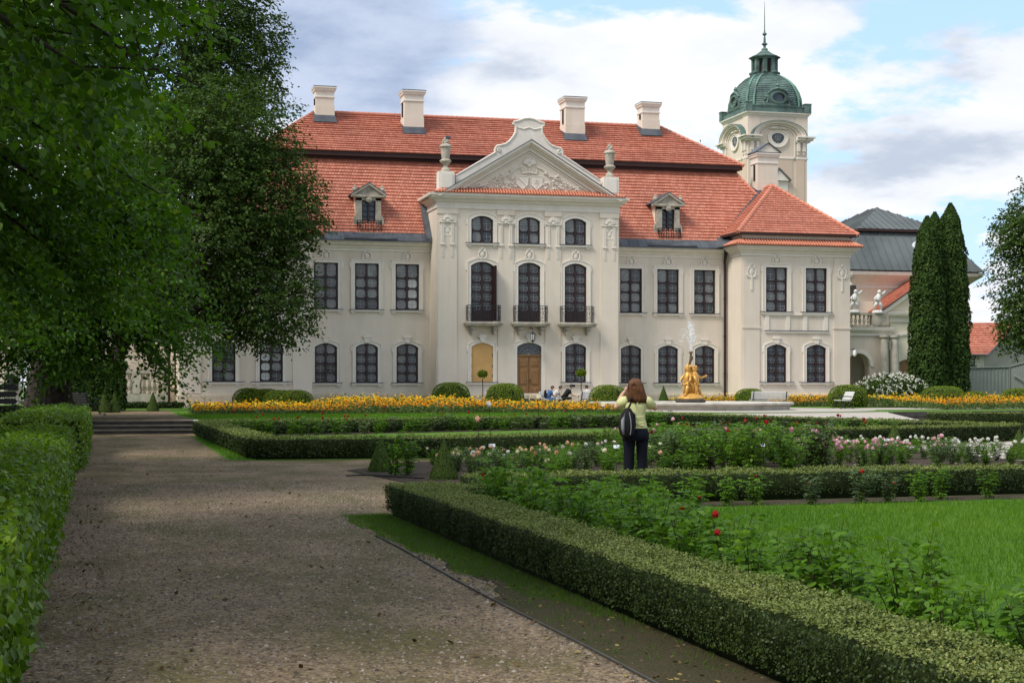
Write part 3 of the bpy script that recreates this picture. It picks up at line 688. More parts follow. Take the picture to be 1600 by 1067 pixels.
for q, w in ((-5.32, 1.2), (-1.55, 1.02), (1.55, 1.02), (5.32, 1.2)):
    m = MB(); m.box(q-w/2, q+w/2, RY-.07, RY+.02, .76, 12.32)
    m.box(q-w/2-.05, q+w/2+.05, RY-.13, RY+.02, 12.0, 12.31); p = m.obj('pilaster', 'stucco', PAL)
    m = MB()                                            # fluted strips hanging under a shell capital
    for e in (-.31, .31):
        m.box(q+e-.11, q+e+.11, RY-.11, RY-.06, 10.15, 11.45); m.box(q+e-.15, q+e+.15, RY-.15, RY-.06, 10.05, 10.15)
        for k in range(6): m.box(q+e-.07, q+e+.07, RY-.10, RY-.06, 9.3+.12*k, 9.38+.12*k)
        for k in (-.05, .05): m.box(q+e+k-.02, q+e+k+.02, RY-.135, RY-.105, 10.25, 11.35)
    m.box(q-.52, q+.52, RY-.17, RY-.06, 11.45, 11.55); m.obj('capital', 'trim', p)
    link('shell', shared('shell', shell_mesh), 'trim', p, (q, RY-.08, 11.58))
    if abs(q) > 5: link('cartouche', shared(('o', 'cart'), lambda: cartouche_mesh('cart')), 'trim', p, (q, RY-.05, 10.65)).scale = (1, .55, 1)
for s in (-1, 1):
    a, b, c = PV[s]
    for x0, x1 in ((a, a+1.28), (b-1.28, b)):
        m = MB(); m.box(x0+.10, x1-.02, PY-.06, PY+.02, .76, 9.71); m.box(x0+.05, x1+.03, PY-.10, PY+.02, 5.0, 5.12)
        p = m.obj('pilaster', 'stucco', PAL)
        o = link('cartouche', shared(('o', 'cart'), lambda: cartouche_mesh('cart')), 'trim', p, ((x0+x1)/2+.04, PY-.06, 8.35)); o.scale = (1.1, .6, 1.3)
        link('keystone', MB().box(-.06, .06, -.07, .02, 0, .9).mesh('pendant'), 'trim', p, ((x0+x1)/2+.04, PY-.04, 7.5))
    m = MB(); m.box(c-2.25, c+2.25, PY-.09, PY+.02, 4.72, 4.84)
    for q in (-2.1, -.62, .62, 2.1): m.box(c+q-.14, c+q+.14, PY-.06, PY+.02, 4.84, 5.96)
    m.box(c-2.25, c+2.25, PY-.10, PY+.02, 5.86, 5.97)
    m.obj('string_course', 'trim', PAL)
    link('string_flashing', MB().box(c-2.28, c+2.28, PY-.12, PY+.02, 4.842, 4.885).mesh('string_flashing'), 'lead', PAL)
# boarded window, door, lantern
bw = link('boarded_window', MB().prism(outline(1.40, 2.48, .24), .05, .12).mesh('boarded_window'), 'board', PAL, (-3.07, RY, 1.45)); bw['label'] = 'arched ground floor window closed with ochre board'
link('surround', shared(('bs',), lambda: surround_mesh(1.40, 2.48, .24, .17, 0.0)), 'trim', bw)
m = MB()
for s in (-1, 1):
    for z in (.35, .95, 1.65): m.box(s*.70-.05, s*.70+.05, .03, .06, z, z+.14)
islands(m, 'bracket', 'iron', bw)
link('sill', MB().box(-1.0, 1.0, -.14, .02, -.13, -.022).mesh('sill'), 'trim', bw); link('sill_flashing', MB().box(-1.03, 1.03, -.17, .04, -.02, .018).mesh('sill_flashing'), 'lead', bw)
link('keystone', shared(('o', 'key'), lambda: cartouche_mesh('key')), 'trim', bw, (0, -.05, 2.66))
m = MB(); m.box(-.8, .8, .16, .24, 0, 2.70)
door = m.obj('door', 'door_wood', PAL, (0, RY, .42)); door['label'] = 'panelled double wooden door'
for s in (-1, 1):
    m = MB(); c = s*.385
    m.box(c-.36, c+.36, .10, .159, .04, 2.64); m.obj('door_leaf', 'door_wood', door)
    for z0, z1 in ((.14, .72), (.86, 1.86), (2.0, 2.5)):
        m = MB(); y0, y1 = .098, .062; x0, x1 = c-.26, c+.26
        m.hexa([(x0, y0, z0), (x1, y0, z0), (x1, y0, z1), (x0, y0, z1), (x0+.08, y1, z0+.08), (x1-.08, y1, z0+.08), (x1-.08, y1, z1-.08), (x0+.08, y1, z1-.08)])
        m.obj('panel', 'door_wood', door)
link('handle', MB().tube([(.06, .04, 1.25), (.06, .02, 1.12), (.06, .05, 1.0)], .02, 6).mesh('handle'), 'iron', door)
link('surround', shared(('ds',), lambda: surround_mesh(1.6, 3.55, .26, .2, -.4)), 'trim', door)
m = MB(); m.box(-.8, .8, .06, .2, 2.70, 2.80); m.obj('transom', 'door_wood', door)
link('fanlight', MB().prism(outline(1.58, .85, .25), .18, .2).mesh('fanlight'), 'glass_dark', door, (0, 0, 2.72))
m = MB()
for a in np.linspace(.25, math.pi-.25, 6): m.tube([(0, .15, 2.82), (.32*math.cos(a), .15, 2.82+.28*math.sin(a)), (.70*math.cos(a), .15, 2.82+.58*math.sin(a))], .014, 5)
for r in (.3, .55): m.tube([(1.1*r*math.cos(a), .15, 2.82+r*math.sin(a)) for a in np.linspace(.1, math.pi-.1, 12)], .012, 5)
m.obj('fanlight_grille', 'bars', door)
link('keystone', shared(('o', 'key'), lambda: cartouche_mesh('key')), 'trim', door, (0, -.05, 3.72))
m = MB(); m.box(-1.15, 1.15, -.9, .1, -.42, -.27); m.box(-1.0, 1.0, -.5, .1, -.27, -.14); m.box(-.9, .9, -.2, .2, -.14, 0); m.obj('doorstep', 'dark_stone', door)
lan = thing('wall_lantern', 'black iron lantern hanging above the wooden double door', 'lantern', (26.65, 97.3, TZ+4.3))
m = MB(); m.tube([(0, .7, .55), (0, .3, .62), (0, 0, .5), (0, 0, .3)], .025, 6); m.lathe([(.02, .32), (.16, .22), (.17, .2)], 6); m.lathe([(.15, -.2), (.05, -.3), (.02, -.36)], 6)
for k in range(6): a = k*math.pi/3; m.tube([(.16*math.cos(a), .16*math.sin(a), .2), (.13*math.cos(a), .13*math.sin(a), -.2)], .015, 5)
m.obj('cage', 'iron', lan); MB().lathe([(.13, -.19), (.15, .19)], 6).obj('glass', 'lamp_glass', lan)
# balconies
def railing_mesh(w, d, h, r=.016):
    m = MB(); y0 = -d
    runs = [((-w/2, 0), (-w/2, y0)), ((-w/2, y0), (w/2, y0)), ((w/2, y0), (w/2, 0))]
    for (xa, ya), (xb, yb) in runs:
        for z in (.06, h-.16, h): m.tube([(xa, ya, z), (xb, yb, z)], r*1.3, 4)
        L = math.hypot(xb-xa, yb-ya); n = max(2, round(L/.16))
        for i in range(n+1):
            x, y = xa+(xb-xa)*i/n, ya+(yb-ya)*i/n; m.tube([(x, y, .06), (x, y, h)], r*.9, 4)
        k = max(1, round(L/.38))
        for i in range(k):                              # s scrolls between the bars
            t = (i+.5)/k; x, y = xa+(xb-xa)*t, ya+(yb-ya)*t; ux, uy = (xb-xa)/L, (yb-ya)/L
            for zc, sg in ((.28, 1), (.58, -1)):
                m.tube([(x+ux*.12*math.cos(a)*sg*(1-.07*a), y+uy*.12*math.cos(a)*sg*(1-.07*a), zc+.13*math.sin(a)*(1-.07*a)) for a in np.linspace(-1.2, 5.2, 12)], r, 4)
    return m.mesh('railing')
for q in RX:
    m = MB(); m.sweep([(-1.12, .6), (-1.12, -.02), (1.12, -.02), (1.12, .6)], [(0, -.26), (.04, -.26), (.08, -.16), (.12, -.14), (.12, -.03), (0, 0)]); m.box(-1.12, 1.12, -.02, .6, -.26, -.004)
    bal = m.obj('balcony', 'old_stone', PAL, (q, RY-.6, 5.25))
    for s in (-1, 1):
        m = MB(); m.prism([(-.13, -.26), (.13, -.26), (.13, -.36), (.10, -.62), (.06, -.78), (-.06, -.78), (-.10, -.62), (-.13, -.36)], .1, .58)
        m.tube([(-.14, .12, -.40), (.14, .12, -.40)], .10, 8); m.tube([(-.11, .45, -.66), (.11, .45, -.66)], .09, 8)
        m.obj('bracket', 'old_stone', bal, (s*.72, 0, 0))
    link('railing', shared('rail', lambda: railing_mesh(2.1, .52, 1.02)), 'iron', bal, (0, .52, 0))
# one balcony door leaf stands open
m = MB(); m.box(0, .62, -.03, .03, .04, 3.5); o = m.obj('open_leaf', 'frame', PAL, (-3.07+.70, RY-.02, 5.28)); o.rotation_euler[2] = R(-84)
o['label'] = 'opened dark leaf of balcony door'
# tympanum, raking cornice, parapet crest and vases
m = MB(); m.prism([(-5.9, 13.28), (5.9, 13.28), (0, 16.5)], RY-.0, RY+.6); m.obj('tympanum', 'stucco', PAL)
m = MB(); sl = (16.74-12.9)/6.36
def rake(o0, o1, y):
    for s in (-1, 1):
        xa, xb = (16.74-o0-(13.06 if o0 < .2 else 13.27))/sl, (16.74-o1-(13.06 if o0 < .2 else 13.27))/sl; m.prism([(0, 16.74-o0), (s*xa, 16.74-o0-xa*sl), (s*xb, 16.74-o1-xb*sl), (0, 16.74-o1)], RY+y, RY+.5)
rake(.0, .14, -.56); rake(.14, .24, -.46); rake(.24, .36, -.30); rake(.36, .60, -.14); rake(.66, .74, -.07)
m.obj('raking_cornice', 'trim', PAL)
m = MB()
for s in (-1, 1): m.prism([(0, 16.79), (s*5.8, 16.79-5.8*sl), (s*5.8, 16.745-5.8*sl), (0, 16.745)], RY-.6, RY+.3)
m.obj('rake_flashing', 'lead', PAL)
m = MB(); m.tiles((-6.25, RY-.56, 13.27), (6.25, RY-.56, 13.27), (5.5, RY-.02, 13.62), (-5.5, RY-.02, 13.62), .16, .05)
m.obj('pediment_tiles', 'tile_orange', PAL)
m = MB()
for k in range(68):
    x = -6.15+k*.1835; y1 = RY-.04 if abs(x) < 5.5 else RY-.04-(abs(x)-5.5)*.6
    m.tube([(x, RY-.62, 13.31), (x, y1, 13.31+(y1-RY+.62)*.62)], .055, 6)
m.obj('cover_tiles', 'tile_orange', PAL)
for e, z0 in ((0, 0),):
    half = [(0, 18.2), (.35, 18.15), (.7, 18.0), (1.02, 17.92), (1.02, 17.82), (.86, 17.7), (.86, 17.4), (.90, 17.25), (1.05, 16.98), (1.3, 16.68), (1.55, 16.5), (1.85, 16.42), (2.1, 16.36), (2.22, 16.2), (2.2, 15.95), (4.75, 14.42), (4.75, 13.6)]
    m = MB(); m.prism([(-x, z) for x, z in half[:0:-1]]+half+[(0, 16.2)], RY+.05, RY+.42)
    pp = m.obj('parapet_crest', 'trim', PAL)
    m = MB()
    for s in (-1, 1):
        m.tube([(s*x, RY+.05, z) for x, z in half[:16]], [.07]*15+[.05], 6)
        m.tube([(s*(2.0+.14*math.cos(t)*(1-.08*t)), RY+.02, 16.12+.14*math.sin(t)*(1-.08*t)) for t in np.linspace(1.5, 8, 14)], .055, 6)
        m.tube([(s*x, RY+.04, z) for x, z in ((0, 17.62), (.35, 17.5), (.6, 17.56), (.9, 17.62))], .045, 6)
    m.obj('crest_moulding', 'trim', pp)
m = MB()                                                 # relief: shell, crowned shields, leaf scrolls
for i in range(9):
    a = math.pi*(i+.5)/9; m.tube([(0, RY-.02, 15.25), (.22*math.cos(a), RY-.1, 15.25+.22*math.sin(a)), (.42*math.cos(a), RY-.05, 15.3+.40*math.sin(a))], [.05, .08, .07], 5)
m.ball((0, RY-.02, 15.18), (.2, .1, .1), 8, 5)
for s in (-1, 1):
    m.prism([(s*.08, 14.5), (s*.88, 14.5), (s*.84, 14.0), (s*.46, 13.66), (s*.12, 13.95)], RY-.06, RY)
    m.tube([(s*x, RY-.06, z) for x, z in ((.08, 14.5), (.88, 14.5), (.84, 14.0), (.46, 13.66), (.12, 13.95), (.08, 14.5))], .03, 5)
m.box(.44, .48, RY-.09, RY, 13.82, 14.4); m.box(.34, .58, RY-.09, RY, 14.22, 14.26); m.box(.30, .62, RY-.09, RY, 14.08, 14.12)
m.tube([(-.75, RY-.08, 14.4), (-.2, RY-.08, 13.9)], .03, 5)
m.tube([(x, RY-.05, 14.68+.05*math.cos(x*3)) for x in np.linspace(-.5, .5, 8)], .06, 5)
for k in range(5): m.tube([(-.44+.22*k, RY-.05, 14.7), (-.5+.25*k, RY-.06, 14.98)], [.04, .05], 5)
rr = random.Random(11)
for s in (-1, 1):
    for k in range(95):
        t = rr.random(); x = .95+3.0*t; zc = 13.55+(3.0-x*.62)*.50*rr.random()+.08
        if zc > 16.05-x*.60-.35: continue
        a = rr.uniform(0, 6.28); l = rr.uniform(.08, .2)
        m.tube([(s*x, RY-.01, zc), (s*x+l*.6*math.cos(a), RY-.08, zc+l*.6*math.sin(a)), (s*x+l*1.2*math.cos(a+.5), RY-.02, zc+l*1.2*math.sin(a+.5))], [.03, .065, .02], 5)
    for k in range(5):
        x = 1.1+.55*k; r = .24-.02*k
        m.tube([(s*(x+r*math.cos(t)*(1-.1*t)), RY-.04, 13.95-.03*k+r*math.sin(t)*(1-.1*t)) for t in np.linspace(0, 6, 12)], .04, 5)
    m.tube([(s*x, RY-.04, z) for x, z in ((.5, 15.1), (.9, 14.95), (1.3, 14.6), (1.9, 14.35), (2.6, 14.0), (3.3, 13.75))], .05, 5)
m.obj('relief', 'trim', PAL)
def urn_parts(x, lab, top):
    m = MB(); m.box(x-.5, x+.5, RY-.25, RY+.5, 13.5, 14.62); m.box(x-.36, x+.36, RY-.29, RY-.25, 13.6, 14.5); p = m.obj('urn_pedestal', 'trim', PAL)
    prof = [(.30, 14.62), (.30, 14.75), (.14, 14.95), (.16, 15.05), (.36, 15.25), (.38, 15.33), (.24, 15.42), (.27, 15.6), (.32, 16.0), (.33, 16.12), (.40, 16.18), (.38, 16.26), (.20, 16.38)]
    MB().lathe(prof, 14, (x, RY+.12, 0)).obj('urn', 'old_stone', p, smooth=False)
    m = MB()
    for k in range(12): a = k*.52; m.ball((x+.13*math.cos(a), RY+.12+.13*math.sin(a), 16.42+.05*(k % 4)), (.09, .09, .12), 6, 4)
    m.ball((x, RY+.12, 16.68), (.10, .10, .14), 8, 5); m.obj('finial', 'old_stone', p)
    if top: MB().box(x-.02, x+.32, RY, RY+.3, 16.72, 16.86).obj('floodlight', 'lead', p)
urn_parts(-5.4, 1, True); urn_parts(5.4, 2, False)
# roofs
m = MB()
m.sweep([(-13.9, -.0), (-6.02, -.0)], [(.62, 10.30), (.62, 10.38), (0.05, 10.92), (-.2, 10.9)]); m.sweep([(6.02, 0), (14.3, 0)], [(.62, 10.30), (.62, 10.38), (0.05, 10.92), (-.2, 10.9)])
islands(m, 'lead_apron', 'lead', PAL); m = MB()
for x in list(np.arange(-13.4, -6.2, .62))+list(np.arange(6.6, 14.2, .62)): m.hexa([(x, -.63, 10.38), (x+.03, -.63, 10.38), (x+.03, -.05, 10.93), (x, -.05, 10.93), (x, -.63, 10.41), (x+.03, -.63, 10.41), (x+.03, -.05, 10.96), (x, -.05, 10.96)])
m.obj('lead_seams', 'lead', PAL)['kind'] = 'stuff'
m = MB(); BX, BYY, BZ = 16.2, 3.6, 16.12; EX = 19.85; EY = -.05; EZ = 10.88
m.tiles((-EX, EY, EZ), (EX, EY, EZ), (BX, BYY, BZ), (-BX, BYY, BZ), .27, .06)
m.tiles((EX, EY, EZ), (EX, 16.05, EZ), (BX, 12.4, BZ), (BX, BYY, BZ), .27, .06); m.tiles((-EX, 16.05, EZ), (-EX, EY, EZ), (-BX, BYY, BZ), (-BX, 12.4, BZ), .27, .06)
m.tiles((EX, 16.05, EZ), (-EX, 16.05, EZ), (-BX, 12.4, BZ), (BX, 12.4, BZ), .27, .06)
m.obj('mansard_roof', 'tile_red', PAL)
m = MB(); ux, uy = 16.65, 3.05; ring = [(-ux, uy), (-ux, 12.95), (ux, 12.95), (ux, uy)]
m.vprism([(-ux, uy), (ux, uy), (ux, 12.95), (-ux, 12.95)], 16.14, 16.42); m.vprism([(-ux+.3, uy+.3), (ux-.3, uy+.3), (ux-.3, 12.65), (-ux+.3, 12.65)], 15.95, 16.139)
m.obj('roof_eave', 'eave_dark', PAL)
m = MB(); RX0 = 12.3; RZ = 19.75; a, b, c, d = (-ux-.06, uy-.06, 16.44), (ux+.06, uy-.06, 16.44), (ux+.06, 13.0, 16.44), (-ux-.06, 13.0, 16.44)
m.tiles(a, b, (RX0, 8, RZ), (-RX0, 8, RZ), .34, .085); m.tiles(c, d, (-RX0, 8, RZ), (RX0, 8, RZ), .2, .045)
m.tiles(b, c, (RX0, 8.01, RZ), (RX0, 8, RZ), .2, .045); m.tiles(d, a, (-RX0, 8, RZ), (-RX0, 8.01, RZ), .2, .045)
up = m.obj('upper_roof', 'tile_red', PAL)
def ridge_tiles(p, q, r=.12, n=None):
    m = MB(); p, q = Vector(p), Vector(q); L = (q-p).length; n = n or int(L/.36)
    for i in range(n): m.tube([p.lerp(q, i/n), p.lerp(q, (i+1.12)/n)], [r*1.12, r*.88], 6)
    return m
for p, q in (((-RX0, 8, RZ), (RX0, 8, RZ)), (b, (RX0, 8, RZ)), (a, (-RX0, 8, RZ))): ridge_tiles(p, q).obj('ridge_tiles', 'tile_red', up)
ridge_tiles((EX, EY, EZ), (BX, BYY, BZ)).obj('ridge_tiles', 'tile_red', PAL)
m = MB()                                                 # snow guards
for x0, x1 in ((-10.9, -6.9), (-4.9, -1.3), (1.2, 4.2), (6.4, 10.3)):
    for z in (0, .16): m.tube([(x0, 7.2, 19.42+z), (x1, 7.2, 19.42+z)], .025, 5)
    for x in np.arange(x0, x1, .6): m.tube([(x, 7.2, 19.62), (x, 7.35, 19.3)], .025, 4)
m.obj('snow_guard', 'tile_red', up)['kind'] = 'stuff'
def chimney(x, y, zb, zt, w, d, parent=PAL):
    m = MB(); m.box(x-w/2, x+w/2, y-d/2, y+d/2, zb-1.2, zt-.3); m.box(x-w/2-.03, x+w/2+.03, y-d/2-.03, y+d/2+.03, zb-.5, zb+.75)
    c = m.obj('chimney', 'stucco', parent)
    m = MB(); m.sweep([(x-w/2, y-d/2), (x+w/2, y-d/2), (x+w/2, y+d/2), (x-w/2, y+d/2)], [(0, zt-.75), (.05, zt-.72), (.05, zt-.64), (0, zt-.62), (.02, zt-.34), (.10, zt-.26), (.13, zt-.12), (.17, zt-.1), (.17, zt-.02), (-.2, zt)], True)
    m.obj('chimney_cap', 'trim', c)
    MB().box(x-w/2-.16, x+w/2+.16, y-d/2-.16, y+d/2+.16, zt-.015, zt+.04).obj('cap_flashing', 'lead', c)
    m = MB(); m.hexa([(x-w/2-.16, y-d/2-.25, zb-.38), (x+w/2+.16, y-d/2-.25, zb-.38), (x+w/2+.16, y+d/2+.1, zb-.3), (x-w/2-.16, y+d/2+.1, zb-.3), (x-w/2-.04, y-d/2-.04, zb+.1), (x+w/2+.04, y-d/2-.04, zb+.1), (x+w/2+.04, y+d/2+.1, zb+.6), (x-w/2-.04, y+d/2+.1, zb+.6)])
    m.obj('chimney_flashing', 'lead', c)
    MB().box(x-w/2-.09, x-w/2-.005, y-.2, y-.05, zb+.8, zt-.8).obj('conduit', 'iron', c)
    return c
chimney(-11.8, 7.1, 19.2, 21.2, 1.22, 1.0); chimney(-5.94, 6.3, 18.5, 21.05, 1.3, 1.3); chimney(5.35, 6.3, 18.5, 21.1, 1.35, 1.4); chimney(11.2, 7.1, 19.2, 21.15, 1.25, 1.1)
# lead side gutters against the centre block and downpipe
m = MB()
for s in (-1, 1): m.hexa([(s*6.02, -.75, 10.3), (s*6.4, -.7, 10.3), (s*6.4, 1.2, 12.7), (s*6.02, 1.2, 12.7), (s*6.02, -.75, 10.55), (s*6.36, -.7, 10.55), (s*6.36, 1.2, 12.95), (s*6.02, 1.2, 12.95)])
islands(m, 'valley_flashing', 'lead', PAL)
m = MB(); m.prism([(-6.45, 13.0), (6.45, 13.0), (6.3, 13.25), (0, 16.5), (-6.3, 13.25)], RY+.42, 4.6); m.obj('pediment_roof', 'eave_dark', PAL)
m = MB(); m.tube([(13.95, -.62, 10.3), (13.95, -.55, 9.95), (14.02, -.2, 9.55), (14.05, -.16, 9.2), (14.05, -.16, .1)], [.14, .12, .085, .085, .085], 8); m.lathe([(.09, 0), (.2, .35)], 8, (13.95, -.6, 10.05))
for z in (2, 4.5, 7): m.lathe([(.11, 0), (.11, .1)], 8, (14.05, -.16, z))
m.obj('downpipe', 'frame', PAL)
m = MB(); m.tube([(-22.3, -.3, 10.2), (-22.3, -.3, .1)], .085, 8); m.obj('downpipe', 'frame', PAL)
for s in (-1, 1):
    a, b, c = PV[s]
    m = MB(); m.box(a+.05, b-.05, PY+.03, 6, 10.60, 11.26); m.box(a+1.9, a+1.96, PY-.0, PY+.04, 10.9, 11.2); m.obj('attic', 'trim', PAL)
    m = MB(); e = .66
    m.tiles((a-e, PY-e, 10.42), (b+e, PY-e, 10.42), (b-.02, PY+.02, 10.84), (a+.02, PY+.02, 10.84), .18, .05)
    m.tiles((b+e, PY-e, 10.42), (b+e, 6, 10.42), (b-.02, 6, 10.84), (b-.02, PY+.02, 10.84), .18, .05)
    m.tiles((a-e, 1.6, 10.42), (a-e, PY-e, 10.42), (a+.02, PY+.02, 10.84), (a+.02, 1.6, 10.84), .18, .05)
    strip = m.obj('eave_tiles', 'tile_orange', PAL)
    m = MB()
    for x in np.arange(a-e+.1, b+e, .19):
        yt = PY-.02; xx = min(max(x, a), b); m.tube([(x, PY-e-.05, 10.47), (xx, yt, 10.88)], .06, 6)
    for y in np.arange(PY-e+.15, 1.0, .19):
        for sg, X in ((1, b), (-1, a)): m.tube([(X+sg*(e+.05), y, 10.47), (X+sg*.0, max(y, PY), 10.88)], .06, 6)
    m.obj('cover_tiles', 'tile_orange', strip)
    o_ = .42; ap = (c, 1.35, 14.9); e0, e1, e2, e3 = (a-o_, PY-o_, 11.25), (b+o_, PY-o_, 11.25), (b+o_, 13, 11.25), (a-o_, 13, 11.25); ap2 = (c, 9.2, 14.9)
    MB().vprism([(a-o_, PY-o_), (b+o_, PY-o_), (b+o_, 13), (a-o_, 13)], 11.12, 11.245).obj('roof_eave', 'eave_dark', PAL)
    m = MB(); m.tiles(e0, e1, ap, ap, .25, .055); m.tiles(e1, e2, ap2, ap, .25, .055); m.tiles(e3, e0, ap, ap2, .25, .055); m.tiles(e2, e3, ap2, ap2, .25, .055)
    pr = m.obj('pavilion_roof', 'tile_red', PAL)
    for p, q in ((e0, ap), (e1, ap), (ap, ap2)): ridge_tiles(p, q, .14).obj('ridge_tiles', 'tile_orange', pr)
    m = MB()
    for z in (0, .16): m.tube([(c-3.0, PY+.35, 11.95+z), (c+3.0, PY+.35, 11.95+z)], .025, 5)
    for x in np.arange(c-3, c+3.1, .6): m.tube([(x, PY+.35, 12.15), (x, PY+.42, 11.8)], .025, 4)
    m.obj('snow_guard', 'tile_red', pr)['kind'] = 'stuff'
    if s > 0:
        va, vb = Vector((13.75, .05, 11.05)), Vector((c-.2, 2.66, 14.85)); m = MB(); m.tube([va, vb], .09, 6); m.obj('valley_flashing', 'lead', pr)
        m = MB(); m.hexa([(13.2, -.62, 10.35), (13.9, -2.0, 10.5), (14.4, 0, 10.9), (13.6, .1, 11.0), (13.2, -.62, 10.4), (13.9, -2.0, 10.56), (14.4, 0, 11.3), (13.6, .1, 11.12)]); m.obj('valley_flashing', 'lead', PAL)
        ch = chimney(c+.15, 3.1, 14.6, 17.3, 1.5, 1.2)
        m = MB(); x = c+.15; m.prism([(x-.95, 17.33), (x+.95, 17.33), (x, 17.95)], 2.4, 3.8); m.obj('gable_cap', 'trim', ch)
        m = MB(); m.prism([(x-1.0, 17.34), (x-.9, 17.34), (x, 17.93), (x+.9, 17.34), (x+1.0, 17.34), (x, 18.02)], 2.3, 3.9); m.obj('gable_flashing', 'lead', ch)
# dormers
for x, lab in ((-9.9, 1), (10.2, 2)):
    d = MB(); y0 = .28; z0 = 11.0
    for s in (-1, 1): d.box(s*.62-.18, s*.62+.18, y0, y0+.3, z0, z0+2.1)
    d.box(-.8, .8, y0, y0+.3, z0+1.95, z0+2.25); d.box(-.45, .45, y0+.02, y0+.3, z0, z0+.35)
    for s in (-1, 1): d.prism([(s*.8, z0), (s*1.25, z0), (s*1.22, z0+.25), (s*1.0, z0+.5), (s*.95, z0+.85), (s*.8, z0+1.1)], y0+.03, y0+.28)
    dm = d.obj('dormer', 'old_stone', PAL, (x, 0, 0))
    m = MB(); m.prism([(-1.0, z0+2.28), (1.0, z0+2.28), (0, z0+2.95)], y0-.02, y0+.3)
    for s in (-1, 1): m.prism([(0, z0+3.06), (s*1.1, z0+2.34), (s*1.1, z0+2.2), (0, z0+2.9)], y0-.16, y0+.3)
    m.box(-1.08, 1.08, y0-.14, y0+.3, z0+2.16, z0+2.29); m.ball((0, y0-.05, z0+2.0), (.22, .12, .22), 8, 6); m.obj('pediment', 'old_stone', dm)
    m = MB()
    for s in (-1, 1): m.lathe([(.16, 0), (.16, .1), (.10, .16), (.17, .26), (.18, .36), (.08, .46), (.12, .52), (.04, .6)], 8, (s*.88, y0+.1, z0+2.32))
    islands(m, 'urn', 'old_stone', dm)
    m = MB()
    for s in (-1, 1): m.poly([(s*.8, y0+.2, z0-.2), (s*.8, y0+.2, z0+2.3), (s*.8, 1.9, z0+2.3)])
    islands(m, 'cheek', 'stucco', dm)
    m = MB()
    for s in (-1, 1): m.hexa([(s*.82, y0, z0-.1), (s*.98, y0, z0-.1), (s*1.0, 1.95, z0+2.5), (s*.82, 1.95, z0+2.5), (s*.82, y0, z0+.1), (s*.94, y0, z0+.1), (s*.96, 1.95, z0+2.6), (s*.82, 1.95, z0+2.6)])
    for s in (-1, 1): m.hexa([(0, y0-.18, z0+3.06), (s*1.14, y0-.18, z0+2.32), (s*1.14, 1.9, z0+2.32), (0, 2.4, z0+3.06), (0, y0-.18, z0+3.10), (s*1.14, y0-.18, z0+2.37), (s*1.14, 1.9, z0+2.37), (0, 2.4, z0+3.10)])
    m.hexa([(-1.7, -.66, 10.42), (1.7, -.66, 10.42), (1.3, .5, 11.0), (-1.3, .5, 11.0), (-1.7, -.66, 10.5), (1.7, -.66, 10.5), (1.3, .5, 11.12), (-1.3, .5, 11.12)])
    m.obj('dormer_flashing', 'lead', dm)
    cells = grid_cells(.92, rows_of(.05, [.34, .34, .34, .34, .30])); fm, octs = shared('dormf', lambda: frame_mesh(.92, 1.76, 0, cells, b=.03))
    f = link('dormer_window', fm, 'frame', dm, (0, y0+.04, z0+.22))
    for i, O in enumerate(octs): pass
    gm = MB()
    for O in octs: gm.poly([(px, y0+.215, pz+z0+.22) for px, pz in O])
    gm.obj('dormer_panes', 'glass_dark', dm)
    link('dormer_railing', shared('drail', lambda: railing_mesh(1.5, .3, .78, .018)), 'iron', dm, (0, y0-.02, z0-.12))
    MB().box(-.85, .85, y0-.4, y0+.1, z0-.24, z0-.12).obj('dormer_ledge', 'old_stone', dm)

# bank of earth closing the terrace edge left of the steps
m = MB(); m.poly([(-60, edge_y(-60)+6, 0), (-0.3, edge_y(-0.3), 0), (-0.3, edge_y(-0.3), TZ), (-60, edge_y(-60)+6, TZ)]); m.poly([(-60, edge_y(-60), TZ-.002), (-.3, edge_y(-.3)-.3, TZ-.002), (-.3, edge_y(-.3)+1, TZ-.002), (-60, edge_y(-60)+7, TZ-.002)])
tag(m.obj('terrace_bank', 'soil'), kind='structure')

# ------------------------------------------------------------------ clock tower behind the palace
TW = thing('clock_tower', 'cream square tower with green copper dome, lantern and spire', 'tower', (0, 0, 0))
TX0, TX1, TY0 = 57.2, 63.0, 135.0; TD = 5.9; TXC = (TX0+TX1)/2; TYC = TY0+TD/2
def rect(e): return [(TX0-e, TY0-e), (TX1+e, TY0-e), (TX1+e, TY0+TD+e), (TX0-e, TY0+TD+e)]
m = MB(); m.vprism(rect(0), TZ, 28.9); m.obj('wall', 'tower_wall', TW)
def on_faces(fn):                                        # run fn(place) for the front and the left face; place maps (s, out, z) to a point
    for face in (0, 1):
        if face == 0: place = lambda s, o, z: (TXC+s, TY0-o, z)
        else: place = lambda s, o, z: (TX0-o, TYC-s, z)
        fn(place, face)
def pprism(m, place, pts, o0, o1):
    n = len(pts); vs = [place(s, o0, z) for s, z in pts]+[place(s, o1, z) for s, z in pts]
    m.add(vs, [tuple(range(n)), tuple(range(2*n-1, n-1, -1))]+[(i, n+i, n+(i+1) % n, (i+1) % n) for i in range(n)])
